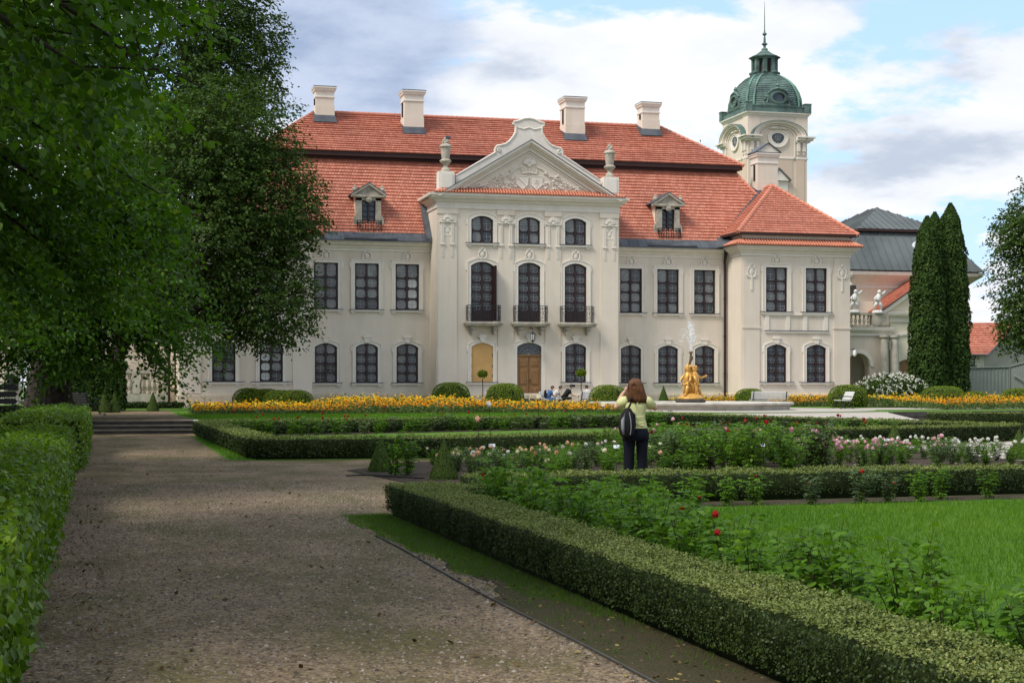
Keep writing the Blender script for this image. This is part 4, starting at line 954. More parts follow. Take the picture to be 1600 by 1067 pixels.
def tface(place, face):
    m = MB()
    for s0, s1, z0, z1 in ((-2.62, -1.75, 16.0, 23.0), (1.75, 2.62, 16.0, 23.0), (-1.45, 1.45, 16.0, 22.9)): pprism(m, place, [(s0, z0), (s1, z0), (s1, z1), (s0, z1)], -.01, .05)
    islands(m, 'wall_panel', 'tower_panel', TW)
    m = MB(); a = np.linspace(0, math.pi, 17)
    for i in range(16):                                  # arched hood rising through the cornice
        for r0, r1, o in ((1.95, 2.25, .18), (2.25, 2.52, .42), (2.52, 2.62, .55)):
            pprism(m, place, [(r0*math.cos(a[i]), 25.0+r0*.92*math.sin(a[i])), (r1*math.cos(a[i]), 25.0+r1*.92*math.sin(a[i])), (r1*math.cos(a[i+1]), 25.0+r1*.92*math.sin(a[i+1])), (r0*math.cos(a[i+1]), 25.0+r0*.92*math.sin(a[i+1]))], 0, o)
    for s in (-1, 1): pprism(m, place, [(s*1.62, 22.95), (s*1.72, 22.95), (s*1.72, 25.0), (s*1.62, 25.0)], 0, .08)
    for i in range(16):
        pprism(m, place, [(1.62*math.cos(a[i]), 25.0+1.55*math.sin(a[i])), (1.74*math.cos(a[i]), 25.0+1.67*math.sin(a[i])), (1.74*math.cos(a[i+1]), 25.0+1.67*math.sin(a[i+1])), (1.62*math.cos(a[i+1]), 25.0+1.55*math.sin(a[i+1]))], 0, .1)
    m.obj('arched_hood', 'trim', TW)
    m = MB(); a = np.linspace(-.06, math.pi+.06, 15)
    for i in range(14): pprism(m, place, [(2.62*math.cos(a[i]), 25.0+2.42*math.sin(a[i])), (2.72*math.cos(a[i]), 25.0+2.52*math.sin(a[i])), (2.72*math.cos(a[i+1]), 25.0+2.52*math.sin(a[i+1])), (2.62*math.cos(a[i+1]), 25.0+2.42*math.sin(a[i+1]))], -.6, .58)
    m.obj('hood_flashing', 'copper', TW)
    m = MB(); a = np.linspace(0, 2*math.pi, 21)
    for i in range(20):
        for r0, r1, o in ((.62, .9, .10), (.9, 1.0, .16)): pprism(m, place, [(r0*math.cos(a[i]), 25.0+r0*math.sin(a[i])), (r1*math.cos(a[i]), 25.0+r1*math.sin(a[i])), (r1*math.cos(a[i+1]), 25.0+r1*math.sin(a[i+1])), (r0*math.cos(a[i+1]), 25.0+r0*math.sin(a[i+1]))], 0, o)
    rd = m.obj('round_window_rim', 'trim', TW)
    m = MB(); pprism(m, place, [(.62*math.cos(t), 25.0+.62*math.sin(t)) for t in a[:-1]], -.01, .03); m.obj('round_pane', 'glass_dark', TW)
    m = MB()
    for k in range(6): t = k*math.pi/6; m.tube([place(.6*math.cos(t), .05, 25+.6*math.sin(t)), place(-.6*math.cos(t), .05, 25-.6*math.sin(t))], .025, 4)
    m.tube([place(.28*math.cos(t), .05, 25+.28*math.sin(t)) for t in a], .03, 4); m.obj('tracery', 'bars', TW)
    m = MB()                                             # carved spray under the hood
    for k in range(9):
        t = math.pi*(k+.5)/9; m.tube([place(0, .06, 26.25), place(.42*math.cos(t), .16, 26.25+.25*math.sin(t)), place(.85*math.cos(t)*1.2, .08, 26.2+.42*math.sin(t))], [.07, .10, .05], 5)
    m.obj('carving', 'trim', TW); m = MB()
    for s in (-1, 1):                                    # consoles beside the arch
        for q in (2.0, 2.55): pprism(m, place, [(s*q-.14, 23.7), (s*q+.14, 23.7), (s*q+.14, 24.6), (s*q-.14, 24.6)], 0, .22); pprism(m, place, [(s*q-.10, 23.4), (s*q+.10, 23.4), (s*q+.10, 23.75), (s*q-.10, 23.75)], 0, .12)
    islands(m, 'console', 'trim', TW)
    m = MB(); pprism(m, place, [(-1.1, 20.9), (1.1, 20.9), (0, 21.95)], 0, .35); pprism(m, place, [(-.95, 17.2), (.95, 17.2), (.95, 20.9), (-.95, 20.9)], 0, .12)
    m.obj('niche_pediment', 'trim', TW)
    m = MB(); pprism(m, place, [(-1.2, 20.95), (-1.1, 20.85), (0, 21.93), (1.1, 20.85), (1.2, 20.95), (0, 22.08)], -.02, .45); m.obj('niche_flashing', 'lead', TW)
    m = MB()
    for s in (-1, 1): m.lathe([(.3, 0), (.3, .15), (.15, .3), (.22, .55), (.34, .9), (.36, 1.05), (.1, 1.1)], 8, place(s*2.2, .5, 16.6)); pprism(m, place, [(s*2.2-.42, 15.6), (s*2.2+.42, 15.6), (s*2.2+.42, 16.6), (s*2.2-.42, 16.6)], .1, .9)
    islands(m, 'urn', 'pale_stone', TW)
on_faces(tface)
m = MB()
m.sweep(rect(0), [(0, 22.95), (.08, 22.98), (.08, 23.12), (0, 23.15)], True)
m.obj('string_course', 'trim', TW); m = MB()
for e in ((0, 1), (1, 1), (0, 0), (1, 0)):               # entablature blocks at the corners, broken by the hoods
    cx, cy = (TX1 if e[0] else TX0), (TY0 if e[1] else TY0+TD)
    for h0, h1, o in ((24.55, 24.72, .22), (24.72, 24.95, .45), (24.95, 25.12, .62)):
        x0, x1 = (cx-1.15, cx+o) if e[0] else (cx-o, cx+1.15); y0, y1 = (cy-o, cy+1.15) if e[1] else (cy-1.15, cy+o)
        m.box(x0, x1, y0, y1, h0, h1)
islands(m, 'entablature', 'trim', TW); m = MB()
m.sweep(rect(0), [(0, 28.2), (.08, 28.25), (.15, 28.5), (.26, 28.62), (.28, 28.8), (-.3, 28.9)], True)
m.sweep(rect(0), [(0, 15.2), (.25, 15.3), (.25, 15.6), (.0, 15.7)], True)
islands(m, 'cornice', 'trim', TW)
m = MB()
for sx in (0, 1):
    for sy in (0, 1):
        cx, cy = (TX1-.55 if sx else TX0+.55), (TY0+TD-.55 if sy else TY0+.55); m.box(cx-.6, cx+.6, cy-.6, cy+.6, 25.12, 28.2)
islands(m, 'corner_pier', 'tower_wall', TW)
m = MB(); m.sweep(rect(.0), [(.12, 28.8), (.12, 29.5), (.18, 29.55), (.18, 29.65), (-.2, 29.66)], True)
for sx in (0, 1):
    for sy in (0, 1):
        cx, cy = (TX1 if sx else TX0), (TY0+TD if sy else TY0); m.box(cx-.3, cx+.3, cy-.3, cy+.3, 28.82, 29.95); m.box(cx-.35, cx+.35, cy-.35, cy+.35, 29.95, 30.05)
m.obj('dome_base', 'copper', TW)
NS = 8                                                   # square dome with rounded corners
def sq(r, n=32, p=3.2):
    out = []
    for k in range(n):
        t = 2*math.pi*k/n+math.pi/4; c, s = math.cos(t), math.sin(t); q = (abs(c)**p+abs(s)**p)**(-1/p); out.append((TXC+r*c*q, TYC+r*s*q))
    return out
prof = [(2.95, 29.3), (2.98, 30.0), (2.92, 30.9), (2.75, 31.8), (2.45, 32.7), (2.0, 33.5), (1.5, 34.1), (1.15, 34.35)]
m = MB(); n = 32
rows_ = []
for i in range(len(prof)-1):                             # shingle courses
    for k in range(3): a = lerp(prof[i], prof[i+1], k/3); b2 = lerp(prof[i], prof[i+1], (k+1)/3); rows_.append((a[0]+.05, a[1], b2[0], b2[1]))
for r0, z0, r1, z1 in rows_:
    A, B = sq(r0), sq(r1); vs = [(x, y, z0) for x, y in A]+[(x, y, z1) for x, y in B]; m.add(vs, [(k, (k+1) % n, n+(k+1) % n, n+k) for k in range(n)])
m.obj('dome', 'copper', TW)
m = MB()
for sx in (-1, 1):
    for sy in (-1, 1):
        for dd in (-.34, .34):
            pts = []
            for r, z in prof:
                q = 2**(-1/3.2)*r*1.005*1.02; pts.append((TXC+sx*(q+(dd if sx*dd > 0 else 0)*0)+dd*.7, TYC+sy*q-dd*.7*sx*sy, z))
            m.tube(pts, .09, 5)
islands(m, 'dome_rib', 'copper_bright', TW)
def oculus(place, face):
    m = MB(); a = np.linspace(0, 2*math.pi, 19)
    for i in range(18):
        for r0, r1, o in ((.62, .86, .25), (.86, 1.0, .12)): pprism(m, place, [(r0*math.cos(a[i]), 30.75+r0*math.sin(a[i])), (r1*math.cos(a[i]), 30.75+r1*math.sin(a[i])), (r1*math.cos(a[i+1]), 30.75+r1*math.sin(a[i+1])), (r0*math.cos(a[i+1]), 30.75+r0*math.sin(a[i+1]))], -.6, o)
    for s in (-1, 1): m.tube([place(s*(1.15+.12*math.cos(t)), .05, 30.4+.25*math.sin(t)*1.6) for t in np.linspace(0, 5, 10)], .12, 6); m.tube([place(s*1.0, .1, 31.2), place(s*.6, .15, 31.75), place(0, .15, 31.95)], [.08, .12, .14], 6)
    m.lathe([(.2, 0), (.1, .25), (.2, .45), (.05, .8)], 7, place(0, .0, 31.95)); pprism(m, place, [(-1.3, 29.66), (1.3, 29.66), (1.1, 29.95), (-1.1, 29.95)], -.4, .2)
    o = m.obj('oculus', 'copper', TW)
    m = MB(); pprism(m, place, [(.62*math.cos(t), 30.75+.62*math.sin(t)) for t in a[:-1]], -.5, .05); m.obj('oculus_pane', 'glass_dark' if face == 0 else 'glass_net', o)
on_faces(oculus)
m = MB()
def oct8(r): return [(TXC+r*math.cos(k*math.pi/4+math.pi/8), TYC+r*math.sin(k*math.pi/4+math.pi/8)) for k in range(8)]
m.vprism(oct8(1.35), 34.2, 34.6); m.vprism(oct8(.78), 34.6, 37.3)
for x, y in oct8(1.0): m.box(x-.17, x+.17, y-.17, y+.17, 34.6, 37.0); m.ball((x*1.0+(x-TXC)*.2, y+(y-TYC)*.2, 34.8), (.28, .28, .3), 6, 5)
m.vprism(oct8(1.25), 37.0, 37.25); m.vprism(oct8(1.45), 37.25, 37.4)
A, B, C_ = oct8(1.5), oct8(.75), oct8(.2)
for (P, z0, Q, z1) in ((A, 37.4, B, 38.1), (B, 38.1, C_, 38.9)): m.add([(x, y, z0) for x, y in P]+[(x, y, z1) for x, y in Q], [(k, (k+1) % 8, 8+(k+1) % 8, 8+k) for k in range(8)])
lt = m.obj('lantern', 'copper', TW)
m = MB()
for k in range(8):
    t = k*math.pi/4; c, s = math.cos(t), math.sin(t); cx, cy = TXC+.735*c, TYC+.735*s
    pts = [(-.22, 35.1), (.22, 35.1), (.22, 36.5), (.12, 36.72), (-.12, 36.72), (-.22, 36.5)]
    m.poly([(cx-s*q, cy+c*q, z) for q, z in pts])
m.obj('louvre', 'eave_dark', lt)
MB().lathe([(.32, 38.8), (.3, 39.0), (.12, 39.2), (.12, 39.5), (.3, 39.75), (.12, 40.0), (.1, 40.7), (.06, 41.0), (.2, 41.2), (.22, 41.35), (.08, 41.6), (.05, 42.2), (.035, 45.2), (.01, 47.4)], 8, (TXC, TYC, 0)).obj('spire', 'copper', TW)

# ------------------------------------------------------------------ grey roofed chapel and its arcade
CH = thing('chapel', 'pale chapel with grey standing seam mansard roof right of palace', 'chapel', (0, 0, 0))
cx0, cx1, cy0, cy1 = 55.0, 64.6, 110.0, 122.0
m = MB(); m.box(cx0, cx1, cy0, cy1, TZ, 10.3); m.obj('wall', 'chapel_wall', CH)
m = MB(); m.sweep([(cx0, cy1), (cx0, cy0), (cx1, cy0), (cx1, cy1)], [(0, 9.0), (.06, 9.05), (.06, 9.25), (.2, 9.45), (.5, 9.7), (.9, 10.0), (.95, 10.25), (0, 10.4)])
m.sweep([(cx0, cy1), (cx0, cy0), (cx1, cy0), (cx1, cy1)], [(0, TZ), (.15, TZ), (.15, 1.7), (0, 1.8)]); islands(m, 'cornice', 'trim', CH)
for x in (cx1-1.1,): MB().box(x, x+1.0, cy0-.08, cy0, 1.8, 9.0).obj('pilaster', 'stucco', CH)
def seam_roof(m, seams, bl, br, tr, tl, n):
    bl, br, tr, tl = map(Vector, (bl, br, tr, tl)); m.poly([bl, br, tr, tl])
    nn = (br-bl).cross(tl-bl).normalized(); nn = nn if nn.z > 0 else -nn
    ax = (br-bl).normalized(); L = (br-bl).length
    for k in range(1, n):                                # seams run straight up the slope and stop at the hips
        s = L*k/n; b0 = bl+ax*s; upv = (tl-bl)-ax*(tl-bl).dot(ax)
        sl_ = (tl-bl).dot(ax); sr_ = L-(tr-bl).dot(ax); t = 1.0
        if sl_ > 1e-6 and s < sl_: t = s/sl_
        if sr_ > 1e-6 and (L-s) < sr_: t = min(t, (L-s)/sr_)
        e = b0+upv*t; seams.hexa([b0-ax*.025, b0+ax*.025, e+ax*.025, e-ax*.025, b0-ax*.02+nn*.07, b0+ax*.02+nn*.07, e+ax*.02+nn*.07, e-ax*.02+nn*.07])
m, sm = MB(), MB(); e = 1.0; i = 1.5; z0, z1, z2 = 10.35, 13.55, 15.75
A = [(cx0-e, cy0-e, z0), (cx1+e, cy0-e, z0), (cx1+e, cy1+e, z0), (cx0-e, cy1+e, z0)]
B = [(cx0+i, cy0+i, z1), (cx1-i, cy0+i, z1), (cx1-i, cy1-i, z1), (cx0+i, cy1-i, z1)]
for k in range(4): seam_roof(m, sm, A[k], A[(k+1) % 4], B[(k+1) % 4], B[k], 18)
lo = m.obj('mansard_roof', 'seam_roof', CH); sm.obj('seam', 'seam_roof', lo)['kind'] = 'stuff'
i2 = i-.45; B2 = [(cx0+i2, cy0+i2, z1+.12), (cx1-i2, cy0+i2, z1+.12), (cx1-i2, cy1-i2, z1+.12), (cx0+i2, cy1-i2, z1+.12)]
MB().vprism([(p[0], p[1]) for p in B2], z1-.08, z1+.115).obj('roof_eave', 'eave_dark', CH)
m, sm = MB(), MB(); ap = ((cx0+cx1)/2, cy0+5.2, z2); ap2 = ((cx0+cx1)/2, cy1-5.2, z2)
seam_roof(m, sm, B2[0], B2[1], ap, ap, 14); seam_roof(m, sm, B2[1], B2[2], ap2, ap, 14); seam_roof(m, sm, B2[3], B2[0], ap, ap2, 14); seam_roof(m, sm, B2[2], B2[3], ap2, ap2, 14)
uo = m.obj('upper_roof', 'seam_roof', CH); sm.obj('seam', 'seam_roof', uo)['kind'] = 'stuff'
m = MB(); m.lathe([(.60, -.1), (.60, .10), (.48, .14), (.42, .10)], 20, (0, 0, 0), 1, .72); o = m.obj('roof_light', 'tag_white', CH, (60.9, cy0-e+2.5*.62, z0+3.2*.62)); o.rotation_euler[0] = math.atan2(3.2, 2.5)
AR = thing('arcade_link', 'pale arcaded link with balustrade between palace and chapel', 'arcade', (3.1, 0, 0))
m = MB(); ops = [(50.9, TZ, 1.9, 3.6, .9)]
wall(m, 48.6, 53.4, TZ, 5.9, 107.0, ops, .8); m.poly([(48.6, 111, TZ), (53.4, 111, TZ), (53.4, 111, 5.9), (48.6, 111, 5.9)]); m.box(48.6, 53.4, 107.05, 111, 5.5, 5.88)
m.obj('wall', 'stucco', AR)
m = MB()
for i_ in range(10):
    a0, a1 = math.pi*i_/10, math.pi*(i_+1)/10
    m.prism([(50.9+.98*math.cos(a0), 3.1+.98*math.sin(a0)), (50.9+1.22*math.cos(a0), 3.1+1.22*math.sin(a0)), (50.9+1.22*math.cos(a1), 3.1+1.22*math.sin(a1)), (50.9+.98*math.cos(a1), 3.1+.98*math.sin(a1))], 106.92, 107)
m.sweep([(48.6, 107), (53.4, 107), (53.4, 111)], [(0, 5.3), (.1, 5.35), (.1, 5.55), (.3, 5.75), (.35, 5.95), (0, 6.0)]); islands(m, 'cornice', 'trim', AR)
for x in (52.75, 53.6):
    MB().lathe([(.42, TZ), (.42, .9), (.32, 1.0), (.30, 3.0), (.25, 5.1), (.36, 5.25), (.36, 5.4)], 14, (x, 106.5, 0)).obj('column', 'pale_stone', AR)
m = MB(); m.box(48.6, 53.2, 106.75, 107.1, 6.0, 6.14); m.box(48.6, 53.2, 106.72, 107.12, 6.86, 7.02); m.box(51.9, 53.2, 106.7, 107.14, 6.14, 6.859)
br = m.obj('balustrade', 'old_stone', AR)
bme = MB().lathe([(.1, 0), (.1, .06), (.06, .1), (.12, .25), (.11, .36), (.05, .55), (.09, .68), (.09, .72)], 8).mesh('baluster')
for k in range(9): link('baluster', bme, 'old_stone', br, (48.95+.34*k, 106.92, 6.14))
m = MB(); m.box(49.2, 51.6, 108.7, 109.0, 8.0, 8.15); m.box(49.2, 51.6, 108.7, 109.0, 9.0, 9.15); m.box(51.0, 51.6, 108.68, 109.02, 8.15, 9.0); ub = m.obj('upper_balustrade', 'dark_stone', AR)
for k in range(5): o = link('baluster', bme, 'old_stone', ub, (49.35+.34*k, 108.85, 8.15)); o.scale = (1, 1, 1.18)
m = MB(); m.box(48.6, 53.3, 108.95, 110.2, 5.9, 8.0); m.obj('upper_wall', 'chapel_wall', AR)
MB().lathe([(.2, 9.15), (.1, 9.4), (.14, 9.5), (.3, 9.8), (.32, 9.95), (.1, 10.0)], 8, (51.2, 108.85, 0)).obj('urn', 'pale_stone', AR)
PT = thing('chapel_porch', 'projecting porch with red tiled pediment and arched wooden door', 'porch', (2.4, 0, -.55))
m = MB(); wall(m, 54.4, 60.0, TZ, 7.6, 107.4, [(55.8, TZ+.55, 2.0, 3.2, .5)], .4); m.poly([(54.4, 107.4, TZ), (54.4, 110, TZ), (54.4, 110, 7.6), (54.4, 107.4, 7.6)]); m.prism([(53.8, 7.6), (60.6, 7.6), (57.2, 10.0)], 107.45, 110); m.obj('wall', 'chapel_wall', PT)
m = MB(); m.sweep([(54.4, 110), (54.4, 107.4), (60, 107.4)], [(0, 6.9), (.1, 6.95), (.1, 7.2), (.35, 7.45), (.4, 7.65), (0, 7.7)])
for s in (-1, 1): m.prism([(57.2, 10.1), (57.2+s*3.7, 7.65), (57.2+s*3.5, 7.5), (57.2, 9.8)], 107.1, 107.5)
for i_ in range(12):
    a0, a1 = math.pi*i_/12, math.pi*(i_+1)/12; m.prism([(55.8+r*math.cos(a), 4.9+r*.75*math.sin(a)) for r, a in ((1.5, a0), (1.75, a0), (1.75, a1), (1.5, a1))], 107.3, 107.4)
m.obj('cornice', 'trim', PT)
m = MB(); m.tiles((53.3, 107.0, 7.66), (57.2, 107.0, 10.22), (57.2, 110, 10.24), (53.3, 110, 7.68), .25, .05); m.tiles((57.2, 107.0, 10.22), (61.0, 107, 7.66), (61.0, 110, 7.68), (57.2, 110, 10.24), .25, .05); m.obj('roof', 'tile_red', PT)
m = MB(); m.prism(outline(2.0, 3.2, .5), .25, .32); d_ = m.obj('door', 'door_wood', PT, (55.8, 107.4, TZ+.55))
for s in (-.5, .5):
    for z in (.3, 1.3): MB().box(s-.3, s+.3, .2, .26, z, z+.8).obj('panel', 'door_wood', d_)
# gilt white putti on the balustrade
def putto(x, y, z, sgn, lab):
    t = thing('putto_statue', lab, 'statue', (x, y, z), 0, 'putti statues on the balustrade')
    m = MB(); m.lathe([(.42, 0), (.40, .12), (.3, .2)], 10); m.obj('base', 'white_statue', t)
    m = MB()
    m.tube([(-.2*sgn, 0, .2), (-.22*sgn, -.05, .55), (0, 0, .85)], [.09, .11, .17], 8); m.tube([(.25*sgn, 0, .2), (.28*sgn, -.1, .55), (0, 0, .85)], [.08, .11, .17], 8)
    m.tube([(0, 0, .8), (.04*sgn, -.03, 1.05), (.08*sgn, -.02, 1.3), (.09*sgn, -.02, 1.42)], [.19, .21, .17, .08], 9); m.ball((.12*sgn, -.05, 1.55), (.14, .15, .16), 9, 7)
    m.tube([(.12*sgn, 0, 1.28), (.38*sgn, -.05, 1.4), (.62*sgn, -.05, 1.62)], [.08, .065, .05], 7); m.tube([(-.05*sgn, 0, 1.25), (-.3*sgn, -.1, 1.05), (-.12*sgn, -.22, .92)], [.08, .065, .05], 7)
    m.tube([(-.1*sgn, .05, .95), (-.3*sgn, .1, .75), (.35*sgn, -.12, .6)], [.08, .1, .06], 6); m.obj('figure', 'white_statue', t, smooth=True)
putto(53.6, 106.9, 7.02, 1, 'white putto statue nearest the palace wall on the balustrade')
putto(55.5, 106.9, 7.02, 1, 'white putto statue with raised arm beside the porch pediment')
sc_ = thing('security_camera', 'white security camera on bracket at palace corner', 'camera', (48.75, 97.4, 4.1))
m = MB(); m.tube([(-.15, 0, 0), (.12, 0, .05), (.15, 0, -.1)], .03, 6); m.obj('bracket', 'iron', sc_); MB().lathe([(.08, 0), (.13, .12), (.12, .35), (.05, .4)], 10, (.16, 0, -.45)).obj('housing', 'white_paint', sc_)

# ------------------------------------------------------------------ left side: low wing, balustrade wall, gate
LW = thing('side_wing', 'cream low side wing behind the trees on the path side', 'building', (0, 0, 0))
m = MB(); m.box(-24, -5.3, 112, 120, TZ, 7); m.box(-2.2, 4.7, 101.4, 108, TZ, 8.5); islands(m, 'wall', 'stucco', LW)
m = MB(); m.sweep([(-24, 112), (-5.3, 112), (-5.3, 120)], [(0, TZ), (.12, TZ), (.12, 1.6), (0, 1.7)]); m.sweep([(-2.2, 108), (-2.2, 101.4), (4.7, 101.4)], [(0, TZ), (.12, TZ), (.12, 1.6), (0, 1.7)]); islands(m, 'plinth', 'plinth', LW)
m = MB(); m.box(-24.4, -5.8, 111.5, 120.5, 7, 7.35); m.box(-2.6, 4.8, 101.0, 108.4, 8.5, 8.8); islands(m, 'cornice', 'trim', LW)
m = MB(); m.tiles((-24.5, 111.4, 7.3), (-5.7, 111.4, 7.3), (-5.7, 116, 10), (-24.5, 116, 10), .25, .05); m.obj('roof', 'tile_red', LW)
LB = thing('garden_balustrade', 'pale stone balustrade beside the left palace pavilion', 'balustrade', (1.2, 100.2, TZ))
m = MB(); m.box(-1.6, 3.2, -.2, .2, 0, .75); m.box(-1.6, 3.2, -.24, .24, 2.0, 2.2); m.box(.95, 1.35, -.22, .22, .75, 2.0); m.box(2.9, 3.2, -.22, .22, .75, 2.0); m.obj('rail', 'pale_stone', LB)
for k in range(8):
    o = link('baluster', bme, 'pale_stone', LB, (-1.4+.31*k, 0, .75)); o.scale = (1.6, 1.6, 1.74)
for k in range(5):
    o = link('baluster', bme, 'pale_stone', LB, (1.55+.31*k, 0, .75)); o.scale = (1.6, 1.6, 1.74)
GT = thing('iron_gate', 'pale blue grey iron gate glimpsed beside the tree trunk', 'gate', (-4.3, 111.5, TZ))
m = MB()
for k in range(17): m.tube([(-1.6+.2*k, 0, 0), (-1.6+.2*k, 0, 2.6)], .03, 5)
for z in (.15, 2.4): m.tube([(-1.6, 0, z), (1.6, 0, z)], .04, 5)
m.obj('bars', 'gate_paint', GT); m = MB(); m.box(-1.95, -1.62, -.2, .2, 0, 3.2); m.obj('gatepost', 'stucco', GT); m = MB(); m.box(1.62, 1.95, -.2, .2, 0, 3.2); m.obj('gatepost', 'stucco', GT)
MB().box(-1.4, -.7, -.12, -.05, .9, 1.9).obj('notice_board', 'iron', GT)

# ------------------------------------------------------------------ far right: red roofed house and sheet metal fence
HS = thing('red_roofed_house', 'small pale house with orange red tiled gable roof', 'house', (0, 0, 0))
hx0, hx1, hy0, hy1 = 74.0, 86.0, 128.0, 139.0; hz = 1.2
g = Vector((hx1-1.2, hy0, 0))
m = MB(); m.box(hx0-2, 76.9, hy0, hy1, 0, 4.6); m.obj('wall', 'house_wall', HS)
m = MB(); m.hexa([(76.9, hy0, 0), (86, hy0+3, 0), (86, hy1+3, 0), (76.9, hy1, 0), (76.9, hy0, 4.6), (86, hy0+3, 4.6), (86, hy1+3, 4.6), (76.9, hy1, 4.6)]); m.poly([(76.9, hy0, 4.6), (86, hy0+3, 4.6), (80.9, hy0+1.3, 7.3)]); m.obj('gable_wall', 'grey_render', HS)
m = MB(); m.tiles((hx0-3, hy0-.5, 4.5), (77.0, hy0-.5, 4.5), (81.1, hy0+1.1, 7.45), (hx0-3, hy0+4.5, 7.45), .33, .06); m.obj('roof', 'tile_far', HS)
m = MB(); m.tube([(77.05, hy0-.45, 4.45), (81.1, hy0+1.05, 7.4)], .1, 5); m.tube([(hx0-3, hy0-.55, 4.45), (77.0, hy0-.55, 4.45)], .09, 5); m.tube([(75.9, hy0-.4, 4.4), (75.9, hy0-.1, 4.1), (75.9, hy0-.1, 1)], .07, 5); islands(m, 'gutter', 'lead', HS)
MB().box(73.2, 73.9, hy0-.06, hy0, .4, 4.0).obj('door', 'frame', HS)
# ivy clump on the house wall
P = rng.normal(size=(900, 3))*np.array([.42, .2, .85])+np.array([75.1, hy0-.25, 2.6])
tag(leaves('climbing_plant', P, rng.normal(size=(900, 3))+np.array([0, -1, .5]), rng.uniform(.15, .28, 900), 'leaf_oak', 'diamond'), 'green climbing plant on wall of red roofed house', 'climber')
FN = thing('metal_fence', 'grey green sheet metal hoarding in front of far house', 'fence', (0, 0, 0))
pts = [(69.5, 122.0), (75.2, 121.0), (78.0, 118.0), (80.6, 117.6), (83.2, 117.4), (86.0, 117.2), (89, 117)]; tops = [3.15, 3.3, 4.4, 4.6, 4.7, 4.8, 4.9]; bots = [.4, .4, .6, 1.3, 1.4, 1.4, 1.4]
for k in range(len(pts)-1):
    (xa, ya), (xb, yb) = pts[k], pts[k+1]; m = MB(); n = 18
    L = math.hypot(xb-xa, yb-ya); nx, ny = (yb-ya)/L, -(xb-xa)/L
    prev = None
    for j in range(2*n+1):
        t = j/(2*n); o = .04 if (j//1) % 2 else 0; p = (xa+(xb-xa)*t+nx*o, ya+(yb-ya)*t+ny*o); zt = tops[k]+(tops[k+1]-tops[k])*t; zb = bots[k]+(bots[k+1]-bots[k])*t
        if prev: m.poly([(*prev[0], prev[1]), (*p, zb), (*p, zt), (*prev[0], prev[2])])
        prev = (p, zb, zt)
    m.obj('sheet_panel', 'metal_fence', FN)
    m = MB(); m.tube([(xa+nx*.08, ya+ny*.08, bots[k]), (xa+nx*.08, ya+ny*.08, tops[k]+.05)], .06, 5); m.tube([(xa+nx*.08, ya+ny*.08, tops[k]+.02), (xb+nx*.08, yb+ny*.08, tops[k+1]+.02)], .05, 5); m.obj('post', 'metal_fence', FN)
for k, t in ((1, .45), (3, .6)):
    (xa, ya), (xb, yb) = pts[k], pts[k+1]; c = lerp(pts[k], pts[k+1], t); ang = math.atan2(yb-ya, xb-xa)
    o = link('notice', MB().box(-.5, .5, -.12, -.08, -.32, .32).mesh('notice'), 'iron', FN, (c[0], c[1], (tops[k]+tops[k+1])/2-.95)); o.rotation_euler[2] = ang
m = MB(); m.tube([(75.3, 120.6, 2.6), (77.6, 117.0, .6)], .06, 5); m.obj('brace', 'metal_fence', FN)
for o in TW.children_recursive:                          # true storey heights of the tower
    me = o.data; co = np.empty(len(me.vertices)*3, np.float32); me.vertices.foreach_get('co', co); co = co.reshape(-1, 3)
    co[:, 2] = np.interp(co[:, 2], [0, 16, 25.0, 28.85, 29.6, 34.35, 37.3, 38.9, 41.3, 47.4], [0, 15.6, 24.35, 26.6, 27.15, 30.4, 32.1, 32.9, 34.35, 37.4]); me.vertices.foreach_set('co', co.ravel()); me.update()

# ------------------------------------------------------------------ clipped hedges
def box_skin(x0, x1, y0, y1, z0, z1, dens, faces='txXyY'):
    """points and normals over the faces of a box (t top, x/X low/high x sides, y/Y low/high y sides)"""
    P, N = [], []
    def put(n, f, nn):
        n = int(n)
        if n <= 0: return
        u, v = rng.random(n), rng.random(n); P.append(f(u, v)); N.append(np.tile(nn, (n, 1)))
    dx, dy, dz = x1-x0, y1-y0, z1-z0; st = np.stack; o = np.ones
    if 't' in faces: put(dx*dy*dens, lambda u, v: st([x0+u*dx, y0+v*dy, z1*o(len(u))], 1), (0, 0, 1.))
    if 'x' in faces: put(dz*dy*dens, lambda u, v: st([x0*o(len(u)), y0+v*dy, z0+u*dz], 1), (-1., 0, 0))
    if 'X' in faces: put(dz*dy*dens, lambda u, v: st([x1*o(len(u)), y0+v*dy, z0+u*dz], 1), (1., 0, 0))
    if 'y' in faces: put(dz*dx*dens, lambda u, v: st([x0+v*dx, y0*o(len(u)), z0+u*dz], 1), (0, -1., 0))
    if 'Y' in faces: put(dz*dx*dens, lambda u, v: st([x0+v*dx, y1*o(len(u)), z0+u*dz], 1), (0, 1., 0))
    return np.concatenate(P), np.concatenate(N)
